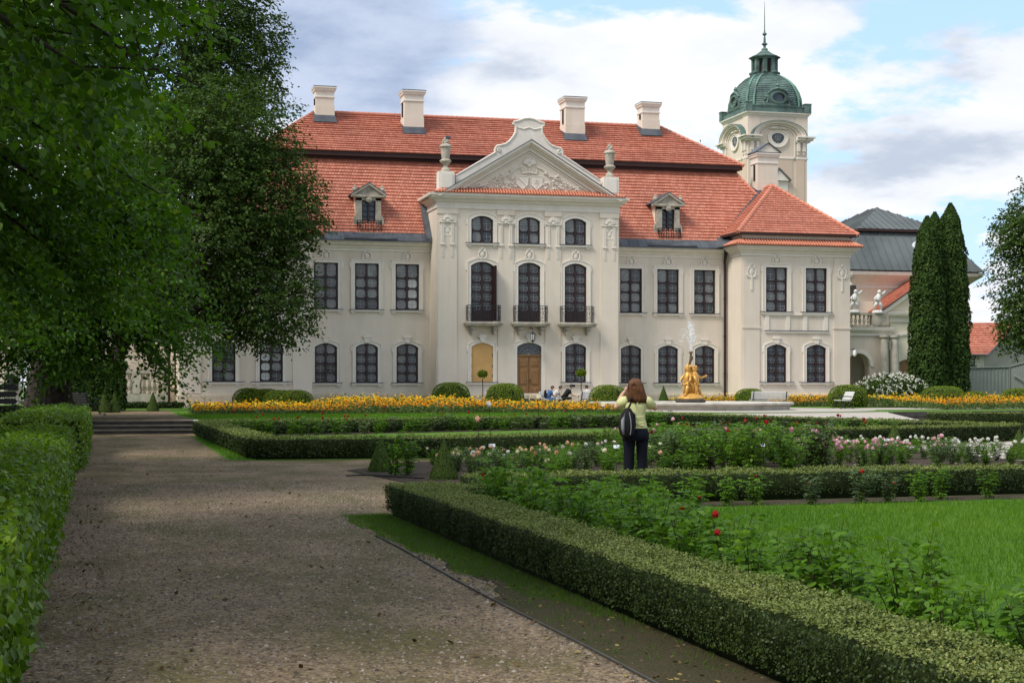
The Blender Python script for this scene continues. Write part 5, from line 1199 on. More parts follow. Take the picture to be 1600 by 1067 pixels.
def hedge(name, label, boxes, dens, size, mt, mtop, rough=.035, rz=0, loc=(0, 0, 0), bottom=.07, cat='hedge', group=None, shape='leaf', tilt=.75):
    """boxes: (x0,x1,y0,y1,h,faces) in the hedge's own frame"""
    root = thing(name, label, cat, loc, rz, group)
    Ps, Ns = [], []; core = MB()
    for x0, x1, y0, y1, h, fc in boxes:
        P, N = box_skin(x0, x1, y0, y1, bottom, h, dens, fc); Ps.append(P); Ns.append(N); e = rough*1.2
        core.hexa([(x0+e*2.2, y0+e*2.2, 0.0), (x1-e*2.2, y0+e*2.2, 0.0), (x1-e*2.2, y1-e*2.2, 0.0), (x0+e*2.2, y1-e*2.2, 0.0), (x0+e, y0+e, h-e), (x1-e, y0+e, h-e), (x1-e, y1-e, h-e), (x0+e, y1-e, h-e)])
    P, N = np.concatenate(Ps), np.concatenate(Ns)
    # drop faces that lie inside a neighbouring box
    keep = np.ones(len(P), bool)
    for x0, x1, y0, y1, h, fc in boxes:
        keep &= ~((P[:, 0] > x0+.02) & (P[:, 0] < x1-.02) & (P[:, 1] > y0+.02) & (P[:, 1] < y1-.02) & (P[:, 2] < h-.02))
    P, N = P[keep], N[keep]; n = len(P)
    bulge = vnoise(P*np.array([1, 1, .25]), 6.5)*rough*.8+vnoise(P, 3.1)*rough*.7+vnoise(P, 9.0)*rough*.7+rng.normal(size=n)*rough*.55
    low = np.clip((.22-P[:, 2])/.22, 0, 1)*(N[:, 2] < .5)
    top0 = N[:, 2] > .5; bulge = bulge+top0*vnoise(P, .8)*.012+np.where(rng.random(n) < .022, rng.random(n)*.055, 0)
    P = P+N*(bulge-low*rough*1.6)[:, None]; NN = norm(N)+rng.normal(size=(n, 3))*tilt; NN[:, 2] += .25
    s = size*rng.uniform(.65, 1.25, n); tint = np.clip(rng.random(n)*.8+vnoise(P, 1.3)*.14+.08, 0, 1)
    top = N[:, 2] > .5
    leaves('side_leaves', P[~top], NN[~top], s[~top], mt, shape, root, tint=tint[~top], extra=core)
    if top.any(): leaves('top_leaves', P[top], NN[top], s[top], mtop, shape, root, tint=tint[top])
    return root
# the low box hedge that borders the near bed, seen from the path
hedge('box_hedge', 'low clipped box hedge running from foreground along the gravel path', [(3.46, 4.06, 3.5, 19.45, .385, 'txXyY'), (4.0, 5.3, 18.62, 19.40, .38, 'tyY'), (4.80, 5.36, 18.7, 21.3, .38, 'txX')], 6500, .0185, 'leaf_box_shaded', 'leaf_boxtop_lit', .026)
hedge('box_hedge', 'low clipped box hedge behind the foreground rose lawn', [(0, 13.5, -.38, .38, .385, 'tyY')], 2000, .030, 'leaf_box_shaded', 'leaf_boxtop_lit', .026, rz=R(3.6), loc=(5.3, 20.85, 0))
# the middle bed: front, left, back and right sides
def along(p, q, w, h, label, dens, size, **k):
    d = math.hypot(q[0]-p[0], q[1]-p[1]); return hedge('box_hedge', label, [(0, d, -w/2, w/2, h, 'txXyY')], dens, size, 'leaf_box_shaded', 'leaf_boxtop_lit', .03, rz=math.atan2(q[1]-p[1], q[0]-p[0]), loc=(p[0], p[1], 0), **k)
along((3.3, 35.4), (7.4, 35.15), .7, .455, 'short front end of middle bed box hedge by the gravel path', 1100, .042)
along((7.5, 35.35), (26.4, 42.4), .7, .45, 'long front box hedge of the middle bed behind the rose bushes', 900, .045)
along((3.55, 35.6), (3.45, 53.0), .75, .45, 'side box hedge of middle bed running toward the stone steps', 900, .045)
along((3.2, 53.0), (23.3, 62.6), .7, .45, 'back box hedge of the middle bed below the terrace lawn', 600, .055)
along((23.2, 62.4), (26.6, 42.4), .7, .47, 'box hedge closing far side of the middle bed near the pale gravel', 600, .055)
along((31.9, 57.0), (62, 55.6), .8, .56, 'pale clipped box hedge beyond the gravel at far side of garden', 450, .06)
# hornbeam hedge at the left of the path
hedge('hornbeam_hedge', 'broad leafy hornbeam hedge nearest the viewer left of path', [(-3.2, -.42, 3.0, 29.0, .87, 'tXyY')], 1050, .056, 'leaf_hornbeam', 'leaf_hornbeam', .06, tilt=.55)
hedge('hornbeam_hedge', 'tall hornbeam hedge block further along the path by the steps', [(-1.7, -.22, 30.6, 49.0, 1.0, 'tXxyY')], 700, .066, 'leaf_hornbeam', 'leaf_hornbeam', .06, tilt=.55)
hedge('hornbeam_hedge', 'dark shaded hedge running off behind the leafy hornbeam blocks', [(-16, -1.75, 44.0, 46.0, 1.0, 'tyY')], 160, .12, 'leaf_box_shaded', 'leaf_box_shaded', .06)
hedge('yew_block', 'dark clipped yew block standing in shade near the palace balustrade', [(-1.3, 1.25, 78, 80, 2.3, 'txXyY')], 420, .13, 'leaf_thuja', 'leaf_thuja', .09, loc=(0, 0, TZ))
hedge('box_hedge', 'very low box edging on the terrace below the balustrade', [(1.4, 4.6, 88.5, 89.2, .30, 'txXyY')], 300, .10, 'leaf_box_shaded', 'leaf_box_shaded', .03, loc=(0, 0, TZ))

# domes and cones of clipped box
def dome_mesh(seed, n=5200):
    r = np.random.default_rng(seed); u = r.random(n)*2*math.pi; cz = r.uniform(-.55, 1, n); sr = np.sqrt(1-cz**2)
    N = np.stack([sr*np.cos(u), sr*np.sin(u), cz], 1); p = 2.6
    q = (np.abs(N)**p).sum(1)**(-1/p)
    P = N*q[:, None]; P = P*(1+.02*vnoise(P, 5)+r.normal(size=n)*.012)[:, None]; P[:, 2] = P[:, 2]*.62+.38
    core = MB(); core.ball((0, 0, .36), (.93, .93, .60), 20, 12)
    return leaves('foliage', P, N+r.normal(size=(n, 3))*.6, r.uniform(.035, .07, n), 'leaf_dome', 'leaf', 'mesh', extra=core)
DM = [dome_mesh(s) for s in (1, 2, 3)]
def dome(x, y, r, h, label, k=0):
    t = thing('clipped_dome_bush', label, 'bush', (x, y, TZ), random.uniform(0, 6), 'clipped dome bushes on the terrace')
    o = link('foliage', DM[k % 3], None, t); o.scale = (r, r, h/1.02)
    link('stem', STEM, 'bark', t)
STEM = MB().tube([(0, 0, 0), (.02, 0, .3)], .05, 6).mesh('stem')
for k, (x, y, r, h, l) in enumerate([
    (7.35, 80.2, .76, 1.12, 'dome bush first of the row of four below left pavilion'),
    (8.15, 80.0, .80, 1.08, 'dome bush second of the row of four below left pavilion'),
    (8.65, 78.2, .78, 1.02, 'dome bush third of the row of four below left pavilion'),
    (9.4, 78.2, .86, 1.02, 'dome bush last of the row of four, nearest the centre block'),
    (18.45, 84.0, 1.02, 1.42, 'round dome bush left of the boarded window'),
    (20.45, 80.6, .86, 1.33, 'front dome bush of the pair below the boarded window'),
    (22.0, 86.0, .95, 1.38, 'rear dome bush of the pair, partly hidden by its front neighbour'),
    (26.65, 82.0, .97, 1.28, 'dome bush behind the woman, right of the bench sitters'),
    (37.0, 87.0, .86, 1.08, 'small dome bush behind the white bench at the fountain'),
    (41.5, 83.5, 1.08, 1.30, 'large dome bush beside the black and white bench'),
    (46.3, 81.5, 1.08, 1.22, 'front dome bush of the pair below the conifers'),
    (48.6, 84.8, .95, 1.22, 'rear dome bush of the pair below the conifers'),
    (49.6, 83.5, .72, .92, 'small dome bush between the conifers and the metal fence'),
    (52.2, 83.2, .92, 1.10, 'dome bush at the right edge in front of metal fence')]): dome(x, y, r, h, l, k)
def cone_mesh(seed, n=7000):
    r = np.random.default_rng(seed); t = 1-np.sqrt(r.random(n)*.985); u = r.random(n)*6.283; rad = (1-t)*1.0+.02
    rad = np.where(t < .1, rad*(.86+1.4*t), rad)
    P = np.stack([rad*np.cos(u), rad*np.sin(u), t], 1); P[:, :2] *= (1+.02*vnoise(P, 6)+r.normal(size=n)*.014)[:, None]
    N = np.stack([np.cos(u), np.sin(u), np.full(n, .35)], 1)
    core = MB().lathe([(.8, 0), (.93, .08), (.02, .97)], 14)
    return leaves('foliage', P, N+r.normal(size=(n, 3))*.5, r.uniform(.028, .05, n), 'leaf_cone', 'leaf', 'mesh', extra=core)
CM = [cone_mesh(s) for s in (5, 6)]
for k, (x, y, z, r, h, l) in enumerate([
    (5.76, 26.8, 0, .265, .70, 'clipped box cone at the near corner of the rose bed by the hedge'),
    (5.15, 29.6, 0, .25, .66, 'clipped box cone behind the bright green rose bush by the path'),
    (20.0, 37.6, 0, .27, .66, 'small clipped box cone among the white and pink roses'),
    (19.55, 31.1, 0, .29, .68, 'clipped box cone cut by the right edge beside the pale gravel'),
    (32.9, 90.5, TZ, .42, 1.25, 'slim grey green cone between fountain statue and palace'),
    (.35, 74.0, TZ, .30, 1.05, 'pointed cone shrub left one of the pair above the steps'),
    (.8, 74.3, TZ, .30, .95, 'pointed cone shrub right one of the pair above the steps'),
    (2.6, 77.5, TZ, .32, .95, 'single pointed cone shrub above the steps near the downpipe')]):
    t = thing('clipped_cone', l, 'topiary', (x, y, z), random.uniform(0, 6), 'clipped cones'); o = link('foliage', CM[k % 2], None, t); o.scale = (r, r, h); link('stem', STEM, 'bark', t)
# ball headed standards before the facade
for x, y, h, l in ((22.6, 94.0, 1.95, 'thin stemmed ball tree in front of the boarded window'), (28.2, 92.0, 2.0, 'thin stemmed ball tree in front of the window beside the door')):
    t = thing('standard_tree', l, 'small tree', (x, y, TZ), 0, 'ball headed standards before the facade')
    MB().tube([(0, 0, 0), (.01, 0, .9), (0, .01, h-.3)], .028, 6).obj('trunk', 'bark', t)
    n = 900; P = norm(rng.normal(size=(n, 3)))*rng.uniform(.4, 1, (n, 1))*np.array([.34, .34, .25])+np.array([0, 0, h]); leaves('crown', P, rng.normal(size=(n, 3))+np.array([0, 0, .6]), rng.uniform(.06, .11, n), 'leaf_dome', 'leaf', t)

# ------------------------------------------------------------------ lawns and borders on the lower level
def sheet(name, pts, z, mt, kind='structure'): return tag(MB().poly([(x, y, z) for x, y in pts]).obj(name, mt), kind=kind)
sheet('rose_lawn', [(4.05, 2), (30, 2), (30, 22.2), (18.5, 21.3), (5.3, 20.5), (5.3, 18.7), (4.05, 18.7)], .006, 'turf')
sheet('bed_soil', [(4.02, 2.2), (4.75, 2.2), (4.85, 17.9), (5.9, 19.6), (18.8, 20.4), (18.8, 21.2), (5.3, 20.4), (5.3, 18.7), (4.02, 18.7)], .012, 'soil')
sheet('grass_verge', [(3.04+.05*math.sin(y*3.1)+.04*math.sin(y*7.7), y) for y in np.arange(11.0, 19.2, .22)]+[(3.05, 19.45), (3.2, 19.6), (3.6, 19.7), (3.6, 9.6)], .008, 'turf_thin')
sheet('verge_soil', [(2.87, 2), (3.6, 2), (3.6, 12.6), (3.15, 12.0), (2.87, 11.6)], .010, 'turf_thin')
sheet('middle_bed_lawn', [(3.8, 35.6), (7.5, 35.5), (26.2, 42.6), (23.2, 62.2), (3.5, 52.8)], .006, 'turf')
sheet('middle_bed_soil', [(3.9, 51.2), (22.8, 60.1), (22.9, 61.8), (3.7, 52.6)], .012, 'soil')
sheet('hedge_verge', [(2.75, 35.0), (3.3, 34.7), (9, 34.5), (9, 35.3), (3.5, 35.4), (3.3, 52.5), (2.95, 52.5)], .008, 'turf')
sheet('rose_bed_soil', [(5.0, 25.2), (19.0, 27.6), (19.9, 38.3), (6.6, 33.2), (4.6, 30.2)], .010, 'soil')
sheet('side_gravel', [(19.6, 22.5), (60, 26), (60, 62), (24.5, 60), (23.8, 62.4), (27.2, 42.0), (20.3, 38.6), (19.3, 30.6)], .007, 'pale_gravel')
ed = MB(); pts = [(2.86+.02*math.sin(y*.9), y) for y in np.arange(2, 17.2, .4)]
for (xa, ya), (xb, yb) in zip(pts, pts[1:]): ed.hexa([(xa-.006, ya, 0), (xa+.006, ya, 0), (xb+.006, yb, 0), (xb-.006, yb, 0), (xa-.006, ya, .018), (xa+.006, ya, .018), (xb+.006, yb, .018), (xb-.006, yb, .018)])
tag(ed.obj('path_edging', 'steel_edge'), 'thin rusty metal edging strip along the gravel path', 'edging')
ed = MB(); ed.tube([(4.25+.8*t, 27.9+.35*math.sin(t*3.2)-.4*t, .03) for t in np.linspace(0, 1.5, 14)], .016, 6)
tag(ed.obj('irrigation_hose', 'iron'), 'black irrigation hose lying on soil by the cone', 'hose')
# grass blades
def blades(name, pts, h, label=None, mt='blade', w=1.0, z=.006):
    P = np.concatenate([pts, np.full((len(pts), 1), z)], 1); n = len(P)
    D = rng.normal(size=(n, 3))*.45; D[:, 2] = 1.0; N = rng.normal(size=(n, 3)); N[:, 2] *= .2
    tint = np.clip(rng.random(n)*.7+.18+.22*vnoise(P*np.array([1, 1, 0]), .9), 0, 1)
    return tag(leaves(name, P, N, h*rng.uniform(.5, 1.25, n), mt, 'blade', D=D, tint=tint), label, kind='stuff')
def scatter(poly, n):
    poly = np.array(poly); lo, hi = poly.min(0), poly.max(0); out = []
    while sum(map(len, out)) < n:
        q = lo+rng.random((n*2, 2))*(hi-lo); ins = np.zeros(len(q), bool); j = len(poly)-1
        for i in range(len(poly)):
            a, b = poly[i], poly[j]; c = ((a[1] > q[:, 1]) != (b[1] > q[:, 1])) & (q[:, 0] < (b[0]-a[0])*(q[:, 1]-a[1])/(b[1]-a[1]+1e-12)+a[0]); ins ^= c; j = i
        out.append(q[ins])
    return np.concatenate(out)[:n]
blades('grass', scatter([(4.7, 7), (11.5, 9), (15, 19.8), (5.4, 19.4), (4.9, 17)], 70000), .075)
_q = scatter([(2.85, 19.5), (2.86, 17), (2.88, 11.5), (3.5, 10.0), (3.5, 19.6)], 20000); _d = vnoise(np.concatenate([_q, np.zeros((len(_q), 1))], 1), 2.1); blades('grass', _q[(_q[:, 0]-2.95-.08*np.sin(_q[:, 1]*1.3)*.5+.16*_d+np.clip((_q[:, 1]-12.5)*.06, -.2, .2)) > .12], .038, mt='blade_verge_shaded')
blades('grass', scatter([(2.9, 9), (3.5, 8), (3.5, 12), (2.9, 12.4)], 900), .04)
blades('grass', scatter([(2.8, 35), (3.3, 34.8), (3.3, 50), (2.95, 50)], 2500), .07)
blades('grass', scatter([(3.5, 57.5), (24, 63.8), (24, 67.2), (3.3, 67)], 26000), .10, z=TZ)
blades('grass', scatter([(4.3, 36.2), (7.5, 35.9), (25, 42.8), (23, 55), (4.3, 47)], 26000), .08)
# loose stones and leaf litter on the path
pm = []
def pebbles(n):
    P = np.concatenate([scatter([(-.35, 6.5), (2.85, 6.5), (3.0, 18), (4.5, 25.5), (2.8, 27), (-.35, 27)], n*3//4), scatter([(-.3, 27), (4.5, 26), (2.6, 50), (-.2, 50)], n//8), scatter([(2.8, 6.5), (3.5, 6.5), (3.5, 12.5), (3.0, 15), (2.8, 15)], n//8)]); n = len(P)
    T = np.array([(1, 0, 0), (0, 1, 0), (-1, 0, 0), (0, -1, 0), (0, 0, .7)]); s = np.abs(rng.normal(size=n))*.0055+.004
    a = rng.random(n)*6.28; c, q = np.cos(a)[:, None], np.sin(a)[:, None]; st_ = rng.uniform(.6, 1.5, (n, 1))
    x, y, z = T[None, :, 0]*st_, T[None, :, 1], T[None, :, 2]
    V = np.stack([P[:, 0:1]+s[:, None]*(x*c-y*q), P[:, 1:2]+s[:, None]*(x*q+y*c), s[:, None]*z], 2).reshape(-1, 3)
    f = np.array([(0, 1, 4), (1, 2, 4), (2, 3, 4), (3, 0, 4)]); F = (np.arange(n)[:, None, None]*5+f[None]).reshape(-1, 3)
    me = bpy.data.meshes.new('pebbles'); me.vertices.add(len(V)); me.vertices.foreach_set('co', V.astype(np.float32).ravel())
    me.loops.add(F.size); me.loops.foreach_set('vertex_index', F.astype(np.int32).ravel()); me.polygons.add(len(F)); me.polygons.foreach_set('loop_start', (np.arange(len(F))*3).astype(np.int32)); me.polygons.foreach_set('loop_total', np.full(len(F), 3, np.int32))
    a_ = me.attributes.new('tint', 'FLOAT', 'POINT'); a_.data.foreach_set('value', np.repeat(rng.random(n), 5).astype(np.float32)); me.update(calc_edges=True)
    tag(link('gravel', me, 'pebble'), kind='stuff')
m_, nt_, b_ = nodes_for('pebble', .9, .2); at_ = nt_.nodes.new('ShaderNodeAttribute'); at_.attribute_name = 'tint'
nt_.links.new(nramp(nt_, at_.outputs['Fac'], [(0, (.05, .038, .028)), (.6, (.16, .125, .092)), (.95, (.25, .205, .16)), (1, (.36, .31, .26))]), b_.inputs['Base Color'])
pebbles(60000)
P = np.concatenate([scatter([(-.3, 7), (3.4, 7), (3.4, 19), (3, 40), (0, 40)], 420), scatter([(2.7, 7), (3.5, 7), (3.5, 14), (2.8, 15)], 260), scatter([(-.4, 7), (.1, 7), (.1, 29), (-.4, 29)], 260)]); P = np.concatenate([P, np.full((len(P), 1), .012)], 1)
leafmat('leaf_litter', (.06, .035, .018), (.16, .10, .045), (.32, .27, .08), .1, .8, .1)
tag(leaves('leaf_litter', P, rng.normal(size=(len(P), 3))*.35+np.array([0, 0, 1]), rng.uniform(.02, .055, len(P)), 'leaf_litter', 'leaf'), kind='stuff')

# ------------------------------------------------------------------ trees
def limbs(m, base, tips, r0, bend=.25, n=5):
    for t in tips:
        b, t = Vector(base), Vector(t); L = (t-b).length
        pts = [b.lerp(t, k/n)+Vector((random.uniform(-1, 1), random.uniform(-1, 1), random.uniform(-.3, 1)))*L*bend*.25*math.sin(math.pi*k/n) for k in range(n+1)]
        m.tube(pts, [max(.012, r0*(1-.9*k/n)) for k in range(n+1)], 6)
def tree(name, label, base, tr, fork, crowns, leaf, mt, sprays, per, spread=.9, droop=.35, shape='leaf', gap=-.25, cat='tree', group=None, flat=.5, lscale=1.0, r_in=.45, nlimb=14, lobes=0.0, boughs=0, reach=99.0):
    root = thing(name, label, cat, base, 0, group); bz = np.array(base)
    m = MB(); f = Vector(fork)-Vector(base)
    m.tube([(0, 0, -.1), (f.x*.1, f.y*.1, .25), (f.x*.35, f.y*.35, f.z*.45), tuple(f)], [tr*1.45, tr*1.05, tr*.92, tr*.8], 12)
    Ps, Ds = [], []
    tot = sum(c[3] for c in crowns)
    for (c, r, zlow, wgt) in crowns:
        if boughs:                                       # foliage hangs in flat layers along drooping boughs
            K = int(boughs*wgt/tot); c_ = np.array(c); r_ = np.array(r); per_b = int(sprays*wgt/tot/K)
            for b_ in range(K):
                dd = rng.normal(size=3); dd[2] = rng.uniform(-.85, .95); h_ = math.sqrt(max(1-dd[2]**2, .05)); az_ = math.atan2(dd[1], dd[0]); end = c_+r_*np.array([h_*math.cos(az_), h_*math.sin(az_), dd[2]])*rng.uniform(.8, 1.05)
                start = np.array([fork[0], fork[1], 0])*.75+c_*.25; start[2] = max(fork[2], c_[2]+(end[2]-c_[2])*.55+1.0); Lb = np.linalg.norm(end-start)
                u_ = rng.uniform(.30, 1.0, per_b)**.8; dv = (end-start)/Lb; sd = np.array([-dv[1], dv[0], 0]); sd /= np.linalg.norm(sd)+1e-9
                Pb = start+(end-start)*u_[:, None]+sd*(rng.normal(size=per_b)*.16*Lb*(1.15-u_*.7))[:, None]; Pb[:, 2] += rng.normal(size=per_b)*.14+.10*Lb*np.sin(u_*math.pi)-.05*Lb*u_**3
                Pb = Pb[(Pb[:, 2] > zlow) & (Pb[:, 0] < reach)]; Ps.append(Pb); Ds.append(norm(np.tile(dv*np.array([1, 1, .6]), (len(Pb), 1))+sd*rng.normal(size=(len(Pb), 1))*.5))
                pts = [start-bz, (start*.5+end*.5)+np.array([0, 0, .10*Lb])-bz, end-bz]
                m.tube([tuple(f), *map(tuple, pts)], [tr*.4, tr*.26, tr*.13, .012], 6)
            continue
        n = int(sprays*wgt/tot*2.2); d = norm(rng.normal(size=(n, 3))); rad = 1-(1-r_in)*rng.random(n)**1.7
        P = d*rad[:, None]; P *= (1+lobes*vnoise(d*3+np.array(c), 1.6))[:, None]
        P = P*np.array(r)+np.array(c)
        ok = (P[:, 2] > zlow+.25*np.abs(vnoise(P, .9))) & (vnoise(P, 4.2/np.mean(r)) > gap-.25*rng.random(n)); P, d = P[ok], d[ok]
        k = int(sprays*wgt/tot); P, d = P[:k], d[:k]; Ps.append(P); Ds.append(d)
        tips = [tuple(p-bz) for p in P[:nlimb]*1.0]; limbs(m, tuple(f), [tuple((np.array(c)-bz)*.35+np.array(t)*.65) for t in tips], tr*.42)
    m.obj('trunk', 'bark', root)
    P, d = np.concatenate(Ps), np.concatenate(Ds); n = len(P)
    dirs = d*np.array([1, 1, .25])+rng.normal(size=(n, 3))*.45; dirs[:, 2] -= .15; dirs = norm(dirs)
    side = norm(np.cross(dirs, np.array([0, 0, 1.])+rng.normal(size=(n, 3))*.25)); L = spread*rng.uniform(.6, 1.3, n)
    t = (np.arange(per)+.5)/per; t = np.broadcast_to(t, (n, per))+rng.normal(size=(n, per))*.04
    sg = np.where(np.arange(per) % 2, 1., -1.)[None, :]*rng.uniform(.3, 1.0, (n, per))
    Q = P[:, None, :]+dirs[:, None, :]*(L[:, None]*t)[..., None]+side[:, None, :]*(sg*L[:, None]*.30*(1-.55*t))[..., None]
    Q[..., 2] -= droop*L[:, None]*t**2
    Q += rng.normal(size=Q.shape)*leaf*.35
    upv = np.array([0, 0, 1.])*flat+d[:, None, :]*.35
    N = upv+rng.normal(size=Q.shape)*.38; Dd = dirs[:, None, :]*.8+side[:, None, :]*sg[..., None]*.7+np.array([0, 0, -.35])+rng.normal(size=Q.shape)*.25
    tint = np.clip(rng.random((n, per))*.38+rng.random((n, 1))*.62, 0, 1)
    leaves('crown', Q.reshape(-1, 3)-bz, N.reshape(-1, 3), leaf*rng.uniform(.65, 1.2, n*per)*lscale, mt, shape, root, D=Dd.reshape(-1, 3), tint=tint.ravel())
    tw = MB()                                            # the twigs that carry the first sprays
    for i in range(min(n, 420)):
        p = Vector(P[i]-bz); q = Vector(dirs[i]*L[i]); tw.tube([p-q*.5, p+q*.45-Vector((0, 0, droop*L[i]*.2)), p+q-Vector((0, 0, droop*L[i]))], [.018*spread, .011*spread, .005*spread], 4)
    tw.obj('twigs', 'twig', root)['kind'] = 'stuff'
    return root
tree('lime_tree', 'large lime tree whose broad dark leaves overhang the upper left', (-6.6, 13.2, 0), .42, (-6.0, 13.2, 3.4),
     [((-4.6, 13.2, 6.5), (6.3, 6.6, 4.1), 2.75, 1.0)], .098, 'leaf_lime', 4600, 19, .95, .40, 'heart', -.42, boughs=84, reach=.4, group='limes along the path')
tree('lime_tree', 'second lime tree beside the path behind the overhanging one', (-5.6, 27.5, 0), .40, (-5.2, 27.5, 3.2),
     [((-4.6, 28.0, 7.0), (6.3, 7.2, 5.2), 2.0, 1.0)], .11, 'leaf_lime', 5200, 17, 1.15, .45, 'heart', -.4, boughs=64, group='limes along the path')
tree('lime_tree', 'third lime tree of the row, deep in shade left of the path', (-6.6, 44.5, 0), .42, (-6.2, 44.5, 3.2),
     [((-6.0, 44.5, 8.0), (6.4, 7.0, 6.4), 1.9, 1.0)], .15, 'leaf_lime', 4600, 14, 1.3, .45, 'leaf', -.6, boughs=66, group='limes along the path')
tree('lime_tree', 'old lime tree with thick dark trunk and drooping crown above steps', (-1.35, 62, TZ), .52, (-1.4, 62, 3.6),
     [((-2.9, 61.0, 8.4), (7.0, 6.8, 7.0), 1.5, 1.0), ((1.2, 59.5, 5.2), (3.0, 3.5, 3.8), 1.6, .5), ((-3.4, 57.2, 4.3), (3.4, 2.8, 2.8), 1.75, .4)], .165, 'leaf_lime', 6400, 14, 1.25, .5, 'leaf', -.35, boughs=84, group='limes along the path')
tree('oak_tree', 'rounded oak in front of left pavilion, hanging over its windows', (.5, 82, TZ), .5, (1.2, 82, 4.0),
     [((4.6, 80.4, 9.6), (5.4, 4.6, 6.4), 3.6, 1.0), ((7.9, 80, 10.6), (3.1, 3.2, 3.2), 4, .42), ((8.0, 79.5, 6.0), (2.7, 2.8, 2.6), 3.0, .3), ((6.4, 80, 14.0), (3.4, 3, 2.9), 8, .28)], .17, 'leaf_oak', 7600, 11, .75, .15, 'leaf', -.55, lobes=.12, flat=.7)
tree('ash_tree', 'tall blue green tree rising out of frame behind the oak', (-3.5, 92, TZ), .6, (-1.0, 92, 9.0),
     [((1.8, 91, 19.5), (7.4, 6, 9.5), 8, 1.0), ((7.2, 91, 20.5), (2.9, 3, 4.6), 8, .25), ((6.4, 91, 15.0), (2.4, 3, 2.4), 8, .15)], .19, 'leaf_oak', 9500, 10, .85, .2, 'leaf', -.9, lobes=.14)
tree('edge_tree', 'leafy tree with drooping boughs at the right edge of the picture', (70.5, 106, TZ), .45, (70.5, 106, 4),
     [((69.9, 105, 11.0), (5.2, 5, 6.8), 3.6, 1.0), ((66.3, 104.6, 6.6), (1.9, 2, 2.4), 4.0, .2), ((66.6, 104.6, 12.8), (2.2, 2.4, 2.6), 6, .2)], .22, 'leaf_oak', 3800, 10, .95, .35, 'leaf', -.3, lobes=.14)
tree('far_tree', 'small far tree seen between the chapel corner and red roofed house', (86, 158, TZ), .3, (86, 158, 5),
     [((85.5, 158, 10.0), (4.2, 4, 4.4), 5, 1.0)], .3, 'leaf_oak', 500, 9, 1.1, .2, 'leaf', -.2)
tree('far_tree', 'tree top showing above the palace roof left of the tower', (56.5, 152, TZ), .4, (56.5, 152, 10),
     [((56.2, 152, 19.5), (5.6, 5, 6.6), 12, 1.0)], .3, 'leaf_oak', 900, 9, 1.1, .2, 'leaf', -.2)
for x, y, h, l in ((-16, 128, 12, 'far tree behind the low side wing roof'), (-4.5, 131, 13, 'far tree behind the iron gate')):
    tree('far_tree', l, (x, y, TZ), .35, (x, y, 3), [((x, y, h*.52), (5.5, 4.5, h*.5), 1.4, 1.0)], .34, 'leaf_oak', 700, 9, 1.2, .2, 'leaf', -.5)
# columnar conifers
def thuja(x, y, h, r, label, seed):
    t = thing('columnar_conifer', label, 'conifer', (x, y, TZ), 0, 'columnar conifers'); g = np.random.default_rng(seed); n = 15000
    z = g.random(n)**.9; prof = np.interp(z, [0, .08, .3, .6, .80, .93, 1.0], [.80, .95, 1.0, .92, .72, .44, .05]); u = g.random(n)*6.283
    P0 = np.stack([np.cos(u)*1.3, np.sin(u)*1.3, z*h*.55], 1); prof = prof*(1+.11*vnoise(P0, 2.3)+.08*vnoise(P0, 5.5))*(1-.22*g.random(n)**2)
    P = np.stack([prof*r*np.cos(u), prof*r*np.sin(u), z*h], 1); N = np.stack([np.cos(u), np.sin(u), np.full(n, .5)], 1)+g.normal(size=(n, 3))*.55
    D = np.stack([np.cos(u)*.35, np.sin(u)*.35, np.ones(n)], 1)+g.normal(size=(n, 3))*.3
    core = MB().lathe([(r*.6, .1), (r*.82, h*.1), (r*.86, h*.3), (r*.78, h*.55), (r*.55, h*.78), (r*.25, h*.92), (.02, h*.97)], 14)
    leaves('crown', P, N, g.uniform(.13, .27, n), 'leaf_thuja', 'diamond', t, D=D, extra=core)
    MB().tube([(0, 0, 0), (0, 0, .8)], .12, 7).obj('trunk', 'bark', t)
thuja(52.7, 94.6, 12.3, 1.18, 'columnar conifer nearest the palace, front left of the three', 1)
thuja(53.8, 95.6, 12.7, 1.25, 'middle columnar conifer of the three, partly hidden by its neighbours', 2)
thuja(54.85, 95.4, 13.3, 1.3, 'tallest columnar conifer, right one of the three', 3)
# white flowering shrub under the palace corner
t = thing('white_flowering_shrub', 'broad green shrub full of white blossoms beside the conifers', 'shrub', (49.8, 94.0, TZ)); n = 3600
P = norm(rng.normal(size=(n, 3)))*rng.uniform(.55, 1, (n, 1))*np.array([2.5, 1.2, 1.0])+np.array([0, 0, 1.0]); P[:, 2] = np.abs(P[:, 2]); leaves('foliage', P, rng.normal(size=(n, 3))+np.array([0, -.4, .8]), rng.uniform(.1, .2, n), 'leaf_oak', 'leaf', t)
n = 210; P = norm(rng.normal(size=(n, 3))+np.array([0, -.8, .5]))*np.array([2.55, 1.25, 1.1])+np.array([0, 0, 1.0]); P[:, 2] = np.abs(P[:, 2]); Q = np.repeat(P, 5, 0)+rng.normal(size=(n*5, 3))*.05
leaves('blossoms', Q, rng.normal(size=(n*5, 3))+np.array([0, -.6, .7]), .09, 'petal_white', 'leaf', t)

